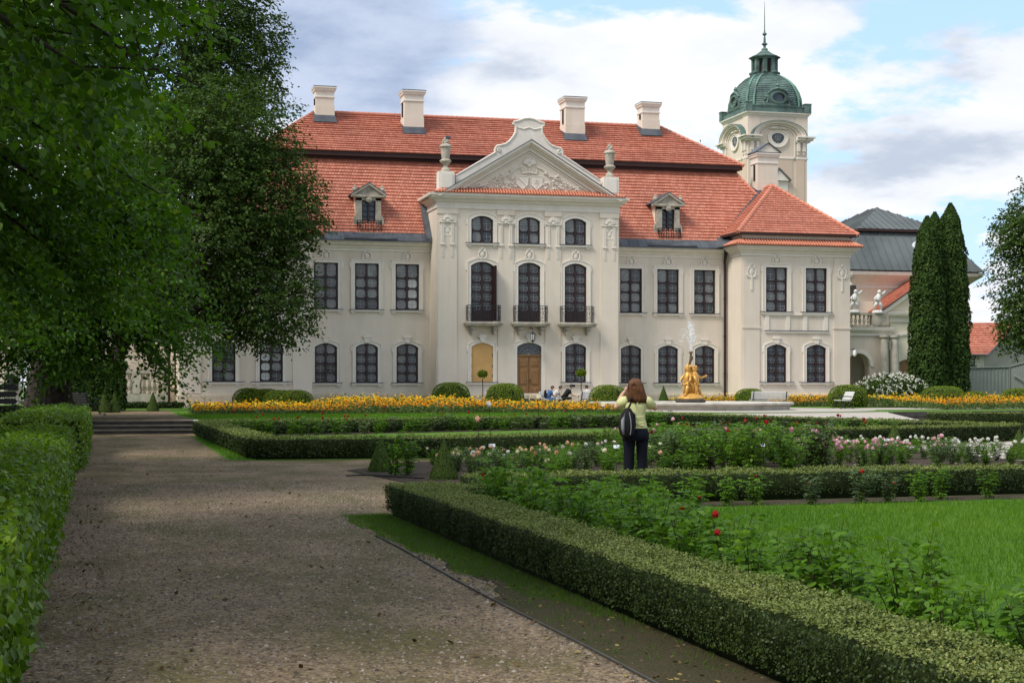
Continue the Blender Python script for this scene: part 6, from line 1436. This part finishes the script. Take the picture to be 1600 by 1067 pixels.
# ------------------------------------------------------------------ marigold beds
def marigolds(name, poly, n, label, front, back, hmin=.32, hmax=.85):
    root = thing(name, label, 'flower bed'); root['kind'] = 'stuff'
    q = scatter(poly, n); f = np.clip((q[:, 1]-front)/(back-front), 0, 1); clump = vnoise(np.concatenate([q, np.zeros((n, 1))], 1), 1.1)
    h = (hmin+(hmax-hmin)*f**.8*(.75+.35*clump))*np.interp(q[:, 0], [4, 9.8, 11.2, 16, 17.5, 18.6, 22, 24, 40], [.62, .58, 1.0, 1.0, .85, .6, .55, .6, 1.0])+rng.normal(size=n)*.05+np.where(rng.random(n) < .10, rng.random(n)*.25, 0)
    P = np.stack([q[:, 0], q[:, 1], TZ+np.maximum(h, .2)], 1)
    k = 3; Q = np.repeat(P, k, 0)+rng.normal(size=(n*k, 3))*np.array([.022, .022, .014]); tint = np.repeat(np.clip(.15+.75*f**.8+.28*clump+rng.normal(size=n)*.2, 0, 1), k)
    leaves('flower_heads', Q, rng.normal(size=(n*k, 3))*.5+np.array([0, -.35, 1]), rng.uniform(.055, .10, n*k), 'petal_marigold', 'leaf', root, tint=tint)
    k = 13; Z = rng.random(n*k)*1.05; Q = np.repeat(P, k, 0)+rng.normal(size=(n*k, 3))*np.array([.10, .10, 0]); Q[:, 2] = TZ+.03+(Q[:, 2]-TZ-.05)*Z
    leaves('foliage', Q, rng.normal(size=(n*k, 3))+np.array([0, -.3, .5]), rng.uniform(.05, .13, n*k), 'leaf_marigold', 'diamond', root)
    for o in root.children: o['kind'] = 'stuff'
    sheet('flower_bed_soil', poly, TZ+.006, 'soil')
marigolds('marigold_bed', [(3.9, 66.8), (23.6, 67.4), (23.6, 78.5), (6.6, 78.5), (4.1, 74)], 5200, 'long orange and yellow marigold bed below the palace facade', 66.8, 75, .34, .66)
marigolds('marigold_bed', [(33.6, 87.6), (45.0, 87.6), (45.0, 92.2), (33.6, 92.2)], 1700, 'marigold bed behind the fountain and the white bench', 87.6, 91.5, .28, .7)
marigolds('marigold_bed', [(41.7, 73.0), (46, 74.6), (62, 79), (62, 90), (43.2, 86)], 4600, 'bright marigold bed at the right below conifers and metal fence', 73.5, 84, .32, .66)

# ------------------------------------------------------------------ roses
def rose_meshes(seed, h, w, ns, nl, ls, mt):
    g = np.random.default_rng(seed); m = MB(); P, N, D = [], [], []
    for s in range(ns):
        a = g.random()*6.283; rr_ = w*g.uniform(.3, 1); hh = h*g.uniform(.7, 1.08)
        pts = [np.array([math.cos(a)*.05, math.sin(a)*.05, 0]), np.array([math.cos(a)*rr_*.45, math.sin(a)*rr_*.45, hh*.5]), np.array([math.cos(a)*rr_, math.sin(a)*rr_, hh])]
        m.tube(pts, [.007, .005, .002], 4)
        for k in range(nl):
            t = .06+.96*(k+g.random())/nl; p = pts[0]*(1-t)**2+2*t*(1-t)*pts[1]*1.1+pts[2]*t*t
            b = g.random()*6.283; out = np.array([math.cos(b), math.sin(b), g.uniform(-.1, .35)]); sd = np.array([-out[1], out[0], 0])
            for j, (u, v) in enumerate(((.35, .5), (.35, -.5), (.75, .5), (.75, -.5), (1.2, 0))):      # five leaflets to a leaf
                P.append(p+out*u*ls*1.7+sd*v*ls*1.1-np.array([0, 0, .25*u*u*ls])); N.append(np.array([0, 0, 1])+g.normal(size=3)*.35+out*.25); D.append(out*.5+sd*v*1.6)
    fol = leaves('foliage', np.array(P), np.array(N), ls*g.uniform(.75, 1.2, len(P)), mt, 'leaf', 'mesh', D=np.array(D), tint=np.clip(g.random(len(P))*.7+g.random()*.3, 0, 1))
    return m.mesh('stems'), fol
ROSE_NEAR = [rose_meshes(20+k, .70, .32, 8, 13, .066, 'leaf_rose') for k in range(5)]
ROSE_MID = [rose_meshes(40+k, .80, .46, 12, 13, .062, ('leaf_rose', 'leaf_rose', 'leaf_rosedark')[k % 3]) for k in range(6)]
ROSE_FAR = [rose_meshes(60+k, .62, .36, 7, 8, .08, 'leaf_rosedark' if k % 2 else 'leaf_rose') for k in range(4)]
def bloom_mesh(mt):
    g = np.random.default_rng(5); n = 22; d = norm(g.normal(size=(n, 3))+np.array([0, 0, .6])); return leaves('bloom', d*.030, d+g.normal(size=(n, 3))*.3, g.uniform(.045, .07, n), mt, 'leaf', 'mesh')
BLOOM = {c: bloom_mesh('petal_'+c) for c in ('white', 'cream', 'peach', 'pink', 'red')}
def rose(x, y, kinds, label, group, sc=1.0, blooms=(), h=.75):
    t = thing('rose_bush', label, 'rose bush', (x, y, .005), random.uniform(0, 6.28), group); a, b = random.choice(kinds)
    o = link('stems', a, 'rose_stem', t); o.scale = (sc,)*3; o = link('foliage', b, None, t); o.scale = (sc,)*3
    for c, k in blooms:
        for _ in range(k):
            u = random.uniform(0, 6.28); r_ = random.uniform(.05, .32)*sc; o = link('bloom', BLOOM[c], None, t, (r_*math.cos(u), r_*math.sin(u), h*sc*random.uniform(.78, 1.12))); s_ = random.uniform(.7, 1.15)*(.62 if y < 22 else 1.0); o.scale = (s_,)*3; o.rotation_euler = (random.uniform(-.6, .6), random.uniform(-.6, .6), u)
# along the foreground hedge
y = 6.0; ri = 0
ORD = lambda k: '%d%s' % (k, 'th' if 10 < k % 100 < 14 else {1: 'st', 2: 'nd', 3: 'rd'}.get(k % 10, 'th'))
while y < 18.6:
    ri += 1
    c = [('red', 1)] if random.random() < .09 else []
    rose(4.42+random.uniform(-.1, .25), y, ROSE_NEAR, ORD(ri)+' leafy rose bush from the viewer in row inside the near box hedge', 'roses inside the near box hedge', random.uniform(.72, 1.0), c, .62); y += random.uniform(.30, .46)
for k in range(14): rose(random.uniform(4.9, 6.6), 15.0+.25*k+random.uniform(0, .2), ROSE_NEAR, ORD(k+1)+' nearest rose bush of the cluster in the near lawn corner', 'roses in the corner of the near lawn', random.uniform(.58, .74), [('red', 1)] if k % 7 == 0 else [], .62)
x = 6.4; ri = 0
while x < 15.5:
    ri += 1
    rose(x, 19.75+.063*(x-6)+random.uniform(-.25, .15), ROSE_NEAR+ROSE_MID[2:3], ORD(ri)+' rose bush from the left before hedge behind the near lawn', 'roses at the back of the near lawn', random.uniform(.48, .64), [('red', 1)] if random.random() < .2 else [], .66); x += random.uniform(.42, .8)
# the mixed rose bed around the woman
rows = []
for i in range(32):
    for j in range(6):
        u = (i+random.uniform(.2, .8))/32; v = (j+random.uniform(.1, .9))/6
        a = lerp((6.1, 25.6), (18.6, 28.0), u); b = lerp((6.4, 32.6), (19.4, 37.6), u); p = lerp(a, b, v)
        if math.hypot(p[0]-8.0, p[1]-24.4) < 1.2: continue
        if u > .72 and v > .5 and random.random() < .5: continue
        rows.append((p, u, v, i, j))
for p, u, v, i, j in rows:
    if u < .16: bl, sc, lab = random.choice([[('cream', 1)], [('peach', 2)], [('white', 1)], []]), random.uniform(.8, 1.1)*(.62-.24*v), 'rose bush with cream and peach blooms'
    elif u < .34: bl, sc, lab = random.choice([[('cream', 1)], [('white', 1)], [], [('peach', 1)]]), random.uniform(.85, 1.12)*(.68-.26*v), 'leafy rose bush with few cream blooms'
    elif u < .60: bl, sc, lab = random.choice([[], [], [('red', 1)], [('pink', 1)]]), random.uniform(.85, 1.1)*(1.08-.25*v), 'tall leafy rose bush with few blooms'
    elif u < .82: bl, sc, lab = [('pink', random.randint(1, 6))], random.uniform(.85, 1.1)*(.66-.22*v), 'low rose bush covered in pink blooms'
    else: bl, sc, lab = [('white', random.randint(1, 6))], random.uniform(.85, 1.1)*(.62-.2*v), 'low rose bush covered in white blooms'
    rose(p[0], p[1], ROSE_MID, lab+', %s from the cones in %s row' % (ORD(i+1), ('front', 'second', 'third', 'fourth', 'fifth', 'back')[j]), lab.replace('rose bush', 'rose bushes'), sc, bl, .8)
rose(5.1, 27.9, ROSE_NEAR[:1], 'bright green bush between the two clipped cones', 'bush between the cones', 1.05)
rose(5.4, 28.3, ROSE_NEAR[1:2], 'second bright green bush touching the near clipped cone', 'bush by the near cone', .9)
for x, y, h, c in ((8.6, 31.0, 1.35, 'cream'), (9.2, 28.6, 1.22, 'cream'), (6.5, 27.4, 1.0, 'peach'), (7.0, 28.6, 1.25, 'white')):
    t = thing('tall_rose', 'tall single %s rose standing above the bed at %s' % (c, {8.6: 'the far lawn strip', 9.2: 'left of the woman', 6.5: 'the near cone', 7.0: 'centre of the facade door'}[x]), 'rose', (x, y, 0)); MB().tube([(0, 0, 0), (.02, .01, h*.6), (0, 0, h)], [.008, .006, .005], 4).obj('stem', 'twig', t); o = link('bloom', BLOOM[c], None, t, (0, 0, h+.02)); o.scale = (1.3,)*3
# rows inside the middle bed
for i in range(58):
    u = (i+random.uniform(.2, .8))/58; p = lerp((4.6, 51.7), (22.4, 60.3), u); q = lerp((4.3, 52.6), (22.6, 61.5), u); p = lerp(p, q, random.random())
    rose(p[0], p[1], ROSE_FAR, ORD(i+1)+' rose bush from the left along back hedge of middle bed', 'roses along the back of the middle bed', random.uniform(.75, 1.05), [('red', 1)] if random.random() < .45 else [])
for i in range(16):
    u = i/15; p = lerp((15.5, 39.6), (24.0, 43.8), u); rose(p[0], p[1]+random.uniform(.3, 2.2), ROSE_FAR, ORD(i+1)+' red rose bush from the left behind front hedge of middle bed', 'red roses in the middle bed', random.uniform(.75, 1.0), [('red', random.randint(0, 2))])
for k, (x, y, l) in enumerate(((9.4, 28.4, 'white plant label in roses left of the woman'), (7.3, 29.6, 'white plant label in roses near the clipped cones'), (12.4, 28.6, 'white plant label in roses right of the woman'), (16.0, 30.4, 'pale plant label among the white roses'))):
    t = thing('plant_label', l, 'label', (x, y, 0), R(-15), 'plant labels'); MB().tube([(0, 0, 0), (0, 0, .5)], .006, 5).obj('stake', 'iron', t); m = MB(); m.hexa([(-.06, -.02, .44), (.06, -.02, .44), (.06, .03, .50), (-.06, .03, .50), (-.06, -.025, .445), (.06, -.025, .445), (.06, .025, .505), (-.06, .025, .505)]); m.obj('plate', 'tag_white', t)

# ------------------------------------------------------------------ fountain
FO = thing('fountain', 'round stone fountain with gilded putti and water jet', 'fountain', (29.5, 77.1, TZ))
m = MB(); m.lathe([(4.55, .28), (4.6, .36), (4.75, .40), (5.15, .40), (5.25, .34), (5.22, .26), (5.05, .20), (5.0, .06), (5.12, .0), (4.5, -.02)], 72); m.obj('basin', 'pale_stone', FO, smooth=False)
m, nt, b = nodes_for('water', .03, .5); b.inputs['Base Color'].default_value = (.03, .045, .04, 1); nbump(nt, b, nnoise(nt, mapped(nt), 7, 4), .5, .02)
MB().lathe([(4.6, .20), (.01, .201)], 64).obj('water_surface', 'water', FO)
m = MB(); m.lathe([(.62, 0), (.62, .30), (.76, .38), (.80, .46), (.76, .52), (.4, .53)], 28); m.obj('pedestal', 'dark_stone', FO)
m = MB(); m.lathe([(.66, .52), (.70, .56), (.68, .64), (.55, .72), (.42, .80), (.2, .86)], 28); m.obj('gilded_base', 'gold', FO)
def gilt(ax, face, arm):                                 # a gilded child leaning back to back with the others
    m = MB(); c, s = math.cos(ax), math.sin(ax)
    def T(x, y, z): return (x*c-y*s, x*s+y*c, z)
    m.tube([T(.30, -.13, .76), T(.34, -.12, 1.05), T(.25, -.09, 1.38)], [.075, .095, .13], 8); m.tube([T(.50, .14, .76), T(.40, .13, 1.05), T(.26, .09, 1.38)], [.07, .095, .13], 8)
    m.ball(T(.36, -.14, .76), (.11, .09, .05), 7, 5); m.ball(T(.55, .15, .76), (.11, .09, .05), 7, 5)
    m.tube([T(.24, 0, 1.30), T(.27, 0, 1.55), T(.22, 0, 1.80), T(.18, 0, 1.95)], [.18, .19, .18, .09], 10); m.ball(T(.20, 0, 2.09), (.155, .155, .175), 10, 8)
    for k in range(9): a = k*.7; m.ball(T(.18+.12*math.cos(a), .12*math.sin(a), 2.17+.03*(k % 2)), .065, 6, 5)
    m.ball(T(.36, 0, 2.07), (.035, .035, .04), 6, 4)
    for q in (-1, 1):
        if arm == 1 and q == 1: pts = [T(.22, .16, 1.82), T(.45, .36, 1.62), T(.72, .40, 1.72)]
        elif arm == 2 and q == 1: pts = [T(.22, .16, 1.82), T(.15, .22, 2.15), T(.02, .06, 2.38)]
        else: pts = [T(.22, q*.16, 1.82), T(.34, q*.34, 1.55), T(.42, q*.22, 1.30)]
        m.tube(pts, [.085, .07, .05], 7); m.ball(pts[-1], .065, 6, 5)
    m.tube([T(.30, -.2, 1.35), T(.44, .02, 1.25), T(.34, .24, 1.42), T(.1, .28, 1.2), T(.05, .2, .85)], [.06, .09, .07, .08, .05], 6)
    return m
for k, (ax, arm) in enumerate(((R(205), 0), (R(-35), 1), (R(85), 2))): gilt(ax, 0, arm).obj('gilded_putto', 'gold', FO, smooth=True)
m = MB(); m.tube([(0, 0, .8), (.02, 0, 1.5), (-.03, 0, 2.0), (-.06, 0, 2.3)], [.22, .2, .12, .07], 8); m.obj('gilded_core', 'gold', FO, smooth=True)
m = MB(); m.tube([(-.08, 0, 2.25), (-.02, 0, 2.45), (.05, 0, 2.62), (.02, 0, 2.72)], [.06, .07, .10, .10], 8); m.lathe([(.05, 2.72), (.05, 2.82), (.12, 2.95), (.10, 2.97)], 8, (.02, 0, 0)); m.obj('horn_nozzle', 'bronze', FO, smooth=True)
P = []                                                   # the jet: falling strings of drops
for k in range(18):
    a = random.uniform(0, 6.28); vx = random.uniform(.15, 1.0) if k > 4 else random.uniform(0, .2); top = random.uniform(.75, 1.0) if vx < .3 else random.uniform(.45, .8); vz = math.sqrt(2*9.8*top*1.55)
    for t in np.linspace(0, (1.2 if vx < .3 else 1.75)*vz/9.8, 90):
        sp = .012+.05*t; P.append((.02+vx*1.0*t*math.cos(a)+random.gauss(0, sp), vx*1.0*t*math.sin(a)+random.gauss(0, sp), 2.97+vz*t-4.9*t*t+random.gauss(0, sp)))
P = np.array(P); P = P[P[:, 2] > .25]; n = len(P); o = leaves('water_jet', P, rng.normal(size=(n, 3)), rng.uniform(.02, .055, n), 'water_drop', 'diamond', FO); o['kind'] = 'stuff'

# ------------------------------------------------------------------ benches
def bench(loc, rz, label, L=1.9, mt='white_paint'):
    t = thing('park_bench', label, 'bench', loc, rz, 'white slatted park benches')
    sl_ = MB().box(-L/2, L/2, -.042, .042, 0, .03).mesh('slat')
    for k in range(5): link('slat', sl_, mt, t, (0, -.22+.10*k, .43))
    for k in range(4): o = link('slat', sl_, mt, t, (0, .27+.045*k, .54+.105*k)); o.rotation_euler[0] = R(68)
    for x in (-L/2+.12, L/2-.12):
        m = MB(); m.tube([(x, -.30, .0), (x, -.22, .2), (x, -.28, .41), (x, .25, .41), (x, .42, .92)], .028, 6); m.tube([(x, .36, 0), (x, .18, .2), (x, .24, .41)], .028, 6); m.tube([(x, -.2, .2), (x, 0, .3), (x, .17, .2)], .024, 6)
        m.tube([(x, -.28, .42), (x, -.30, .62), (x, -.1, .66), (x, .32, .64)], .022, 6); m.box(x-.03, x+.03, -.36, -.24, 0, .03); m.box(x-.03, x+.03, .3, .42, 0, .03); m.obj('end_frame', 'iron', t)
bench((36.4, 83.0, TZ), R(170), 'white slatted bench seen from behind beyond the fountain basin', L=2.1)
bench((38.7, 78.5, TZ), R(258), 'bench with black iron frame seen end on beside the dome bush')
bench((26.9, 85.6, TZ), R(182), 'bench by the dome bush with one sitter behind the woman', L=1.7)
bench((25.15, 87.2, TZ), R(35), 'white bench under the three boys by the wooden door', L=1.8)

# ------------------------------------------------------------------ people
def skin_body(verts, edges, name, parent, mt='skin'):
    me = bpy.data.meshes.new(name); me.from_pydata([v[0] for v in verts], edges, []); me.materials.append(MATS[mt])
    o = bpy.data.objects.new(name, me); COL.objects.link(o); o.parent = parent
    md = o.modifiers.new('skin', 'SKIN'); md.use_smooth_shade = True
    if not me.skin_vertices: me.attributes
    sv = me.skin_vertices[0].data if me.skin_vertices else None
    if sv:
        for i, (p, r) in enumerate(verts): sv[i].radius = r if isinstance(r, tuple) else (r, r); sv[i].use_root = (i == 0)
    s = o.modifiers.new('sub', 'SUBSURF'); s.levels = 2; s.render_levels = 2
    return o
def loft(m, rings, n=18):                                # rings: (cx, cy, z, rx, ry)
    vs = []; fs = []
    for cx, cy, z, rx, ry in rings:
        for k in range(n): a = 2*math.pi*k/n; vs.append((cx+rx*math.cos(a), cy+ry*math.sin(a), z))
    for i in range(len(rings)-1):
        for k in range(n): k2 = (k+1) % n; fs.append((i*n+k, i*n+k2, (i+1)*n+k2, (i+1)*n+k))
    fs.append(tuple(range(n-1, -1, -1))); fs.append(tuple(range((len(rings)-1)*n, len(rings)*n))); return m.add(vs, fs)
WO = thing('person', 'woman in pale yellow green t-shirt and dark trousers photographing the palace', 'person', (8.05, 23.4, 0), R(-14))
V = [((0, 0, .93), (.13, .10)), ((0, 0, 1.10), (.105, .085)), ((0, 0, 1.28), (.13, .09)), ((0, .0, 1.40), .07), ((0, .015, 1.47), .048), ((0, .03, 1.54), .075), ((0, .03, 1.61), .085),
     ((-.165, 0, 1.385), .052), ((-.31, .03, 1.25), .042), ((-.20, .17, 1.45), .034), ((-.135, .19, 1.535), .026),
     ((.165, 0, 1.385), .052), ((.325, .04, 1.24), .042), ((.19, .21, 1.42), .034), ((.10, .23, 1.52), .026),
     ((-.095, 0, .84), .085), ((-.10, .01, .48), .058), ((-.105, -.01, .09), .036), ((-.115, .12, .035), .035),
     ((.095, 0, .84), .085), ((.10, .01, .48), .058), ((.105, -.01, .09), .036), ((.115, .12, .035), .035)]
E = [(0, 1), (1, 2), (2, 3), (3, 4), (4, 5), (5, 6), (3, 7), (7, 8), (8, 9), (9, 10), (3, 11), (11, 12), (12, 13), (13, 14), (0, 15), (15, 16), (16, 17), (17, 18), (0, 19), (19, 20), (20, 21), (21, 22)]
skin_body(V, E, 'body', WO)
m = MB(); m.ball((0, .125, 1.585), (.016, .022, .024), 8, 6)
for s in (-1, 1): m.ball((s*.098, .03, 1.585), (.012, .022, .032), 8, 6); m.ball((s*.034, .108, 1.61), (.013, .010, .009), 8, 6)
m.ball((0, .115, 1.535), (.026, .010, .008), 8, 6); m.obj('face', 'skin', WO, smooth=True)
m = MB()
for hx, hy, hz, s in ((-.125, .195, 1.55, 1), (.09, .235, 1.53, -1)):
    m.ball((hx, hy, hz), (.030, .024, .040), 9, 7)
    for k in range(4):
        a = (k-1.5)*.017; L = (.055, .065, .062, .05)[k]; m.tube([(hx+s*.01, hy+a*.7+.01, hz+.03-.004*k), (hx+s*.030, hy+a+.02, hz+.03+L*.55), (hx+s*.055, hy+a+.03, hz+.03+L*.75), (hx+s*.072, hy+a+.03, hz+.03+L*.6)], [.0095, .009, .008, .006], 6)
    m.tube([(hx, hy+.01, hz-.01), (hx+s*.03, hy+.03, hz-.005), (hx+s*.055, hy+.04, hz+.01)], [.011, .010, .007], 6)
m.obj('fingers', 'skin', WO, smooth=True)
m = MB(); loft(m, [(0, 0, .945, .178, .135), (0, 0, .96, .182, .138), (0, .0, 1.02, .170, .13), (0, 0, 1.10, .148, .118), (0, 0, 1.18, .152, .118), (0, 0, 1.27, .172, .122), (0, 0, 1.34, .186, .115), (0, 0, 1.395, .165, .095), (0, .005, 1.43, .10, .075), (0, .01, 1.452, .062, .058)], 26)
for s, e in ((-1, (-.26, .02, 1.295)), (1, (.272, .025, 1.285))): m.tube([(s*.12, 0, 1.365), (s*.18, 0, 1.365), e], [.085, .082, .070], 14)
for z in (1.0, 1.05, 1.11): m.tube([(x, -.115-.028*math.cos(x*9)+.02*abs(x), z+.018*math.sin(x*13+z*40)) for x in np.linspace(-.12, .12, 10)], .009, 5)
m.obj('t_shirt', 'shirt_lime', WO, smooth=True)
m = MB(); loft(m, [(0, 0, 1.0, .165, .125), (0, 0, .95, .178, .135), (0, -.01, .88, .205, .152), (0, -.01, .80, .210, .150), (0, 0, .755, .198, .13)], 24)
for s in (-1, 1): m.tube([(s*.09, -.005, .86), (s*.098, -.005, .76), (s*.10, .0, .5), (s*.102, -.005, .30), (s*.105, -.01, .10)], [.098, .097, .080, .076, .082], 16)
m.obj('trousers', 'trouser_navy', WO, smooth=True)
m = MB()
for s in (-1, 1): m.ball((s*.112, .06, .04), (.045, .125, .042), 10, 7)
islands(m, 'shoe', 'cloth_black', WO, smooth=True)
m = MB(); loft(m, [(0, .02, 1.715, .03, .03), (0, .015, 1.705, .065, .07), (0, .01, 1.675, .098, .105), (0, .0, 1.62, .112, .118), (0, -.015, 1.55, .122, .112), (.005, -.03, 1.47, .138, .098), (.012, -.035, 1.40, .150, .09), (.018, -.035, 1.36, .150, .082), (.02, -.035, 1.345, .135, .07)], 22)
for k in range(90):
    a = math.pi+math.pi*k/89; rr_ = random.uniform(.97, 1.05); cs, sn = math.cos(a), math.sin(a)
    m.tube([(.02*cs, .02*sn, 1.712), (.105*cs*rr_, .112*sn*rr_, 1.63), (.125*cs*rr_+.004, -.02+.10*sn*rr_, 1.52), (.153*cs*rr_+.014, -.035+.088*sn*rr_, 1.40), (.152*cs*rr_+.02+random.uniform(-.012, .012), -.035+.082*sn*rr_, random.uniform(1.325, 1.36))], [.006, .010, .011, .010, .004], 5)
m.obj('hair', 'hair_brown', WO, smooth=True)
BP = thing('backpack', 'black and grey backpack hanging from the left shoulder of the woman', 'backpack', (7.86, 23.26, .80), R(-10))
m = MB(); loft(m, [(0, 0, .02, .05, .05), (0, 0, .05, .10, .07), (0, -.01, .15, .128, .085), (0, -.01, .28, .122, .08), (.01, 0, .38, .095, .065), (.02, 0, .45, .05, .04), (.02, 0, .47, .02, .02)], 16); m.obj('bag_body', 'cloth_black', BP, smooth=True)
m = MB(); m.tube([(-.06, -.065, .06), (-.075, -.085, .16), (-.07, -.08, .28), (-.04, -.06, .38)], [.016, .028, .028, .014], 8); m.obj('grey_panel', 'cloth_grey', BP, smooth=True)
m = MB(); m.tube([(.045, -.07, .06), (.055, -.09, .16), (.05, -.085, .28), (.03, -.06, .4)], .007, 6); m.obj('zip', 'cloth_grey', BP)
m = MB(); m.tube([(.02, .0, .45), (.055, -.035, .53), (.075, -.055, .60), (.075, .02, .625), (.08, .14, .5)], [.016, .018, .018, .018, .016], 6); m.tube([(.09, 0, .05), (.13, .0, .2), (.12, -.01, .36), (.03, 0, .46)], .013, 6); m.obj('strap', 'cloth_black', BP)

def sitter(loc, rz, label, shirt, legs, hair, lean=.3, cap=False, sc=.92, look=.25):
    t = thing('person', label, 'person', loc, rz); t.scale = (sc,)*3; L = lean
    sh = (0, -L*.9, 1.0); hd = (0, -L*.9-look*.55, 1.20)
    V = [((0, 0, .52), .12), ((0, -L*.45, .76), .115), ((0, -L*.9, .98), .11), ((0, -L*.9-.04, 1.06), .05), (hd, .09),
         ((-.17, -L*.9, .98), .05), ((-.22, -L*.9-.12, .74), .042), ((-.06, -L*.9-.36, .66), .032), ((.17, -L*.9, .98), .05), ((.22, -L*.9-.12, .74), .042), ((.06, -L*.9-.36, .66), .032),
         ((-.10, -.08, .5), .08), ((-.13, -.46, .52), .06), ((-.13, -.46, .10), .04), ((-.13, -.58, .04), .035), ((.10, -.08, .5), .08), ((.13, -.46, .52), .06), ((.13, -.46, .10), .04), ((.13, -.58, .04), .035)]
    skin_body(V, [(0, 1), (1, 2), (2, 3), (3, 4), (2, 5), (5, 6), (6, 7), (2, 8), (8, 9), (9, 10), (0, 11), (11, 12), (12, 13), (13, 14), (0, 15), (15, 16), (16, 17), (17, 18)], 'body', t)
    m = MB(); m.tube([(0, .01, .50), (0, -L*.45, .76), (0, -L*.88, 1.0), (0, -L*.9-.01, 1.07)], [.16, .155, .16, .07], 14)
    for s in (-1, 1): m.tube([(s*.10, -L*.9, 1.0), (s*.18, -L*.9, .98), (s*.225, -L*.9-.09, .80)], [.08, .075, .062], 10)
    m.obj('shirt', shirt, t, smooth=True)
    m = MB()
    for s in (-1, 1): m.tube([(s*.08, .02, .50), (s*.11, -.2, .52), (s*.13, -.47, .53), (s*.13, -.47, .30)], [.12, .105, .08, .07], 12)
    m.obj('trousers', legs, t, smooth=True)
    m = MB(); x, y, z = hd; m.ball((x, y+.02, z+.06), (.105, .115, .085), 12, 8); m.ball((x, y+.055, z+.01), (.10, .08, .10), 10, 7)
    if cap: m.tube([(x, y-.06, z+.06), (x, y-.17, z+.04)], [.085, .07], 10)
    m.obj('cap' if cap else 'hair', 'cloth_black' if cap else hair, t, smooth=True)
    m = MB(); m.ball((x, y-.095, z-.01), (.014, .02, .02), 7, 5)
    for s in (-1, 1): m.ball((x+s*.035, y-.085, z+.015), .010, 6, 4); m.ball((x+s*.092, y+.01, z), (.012, .02, .03), 6, 5)
    m.ball((x, y-.085, z-.05), (.025, .008, .007), 6, 4); m.obj('face', 'skin', t, smooth=True)
    m = MB()
    for s in (-1, 1):
        px, py, pz = s*.06, -L*.9-.38, .66; m.ball((px, py, pz), (.035, .045, .022), 8, 6)
        for k in range(4): m.tube([(px+(k-1.5)*.016, py-.03, pz), (px+(k-1.5)*.017, py-.075+.006*abs(k-1), pz-.012), (px+(k-1.5)*.016, py-.09, pz-.035)], [.009, .008, .006], 5)
        m.tube([(px-s*.025, py, pz), (px-s*.05, py-.03, pz+.01), (px-s*.045, py-.055, pz)], [.010, .009, .006], 5)
    m.obj('fingers', 'skin', t, smooth=True); return t
sitter((24.65, 86.9, TZ), R(80), 'seated boy in blue t-shirt with black backpack beside the door', 'cloth_blue', 'cloth_blue', 'hair_brown', .22)
sitter((25.1, 87.6, TZ), R(68), 'seated boy in pale clothes bending forward between the other two boys', 'cloth_pale', 'cloth_pale', 'hair_dark', .42, look=.35)
sitter((25.6, 87.0, TZ), R(72), 'seated boy in black t-shirt and cap bending over his hands', 'cloth_black', 'cloth_black', 'hair_dark', .40, True, .98, .3)
sitter((26.75, 86.0, TZ), R(182), 'person with dark hair sitting on the bench by the dome bush', 'cloth_pale', 'cloth_black', 'hair_dark', .1, sc=.95)
t = thing('backpack', 'small black backpack on the back of the boy in blue', 'backpack', (24.52, 86.88, TZ+.56), R(80)); m = MB(); loft(m, [(0, 0, 0, .10, .06), (0, .0, .08, .14, .085), (0, 0, .28, .14, .08), (0, 0, .40, .09, .05), (0, 0, .43, .03, .02)], 14); m.obj('bag_body', 'cloth_black', t, smooth=True); m = MB(); m.tube([(.08, -.05, .38), (.1, -.2, .42), (.1, -.22, .2), (.08, -.05, .05)], .018, 6); m.obj('strap', 'cloth_black', t)

# signpost at far left and a bench end beside the trunk
SP = thing('direction_sign', 'black signpost with four pointed boards beside the thick trunk', 'sign', (-3.05, 56.0, TZ)); m = MB(); m.tube([(-.55, 0, -.2), (-.55, 0, 1.35)], .035, 7); m.obj('post', 'iron', SP)
for k in range(4): m = MB(); m.prism([(-.58, 0), (.42, 0), (.52, .09), (.42, .18), (-.58, .18)], -.05, -.02); m.obj('board', 'iron', SP, (0, 0, .35+.235*k))
bench((-.4, 70.0, TZ), R(120), 'dark bench end showing behind the thick lime trunk', L=1.5, mt='iron')
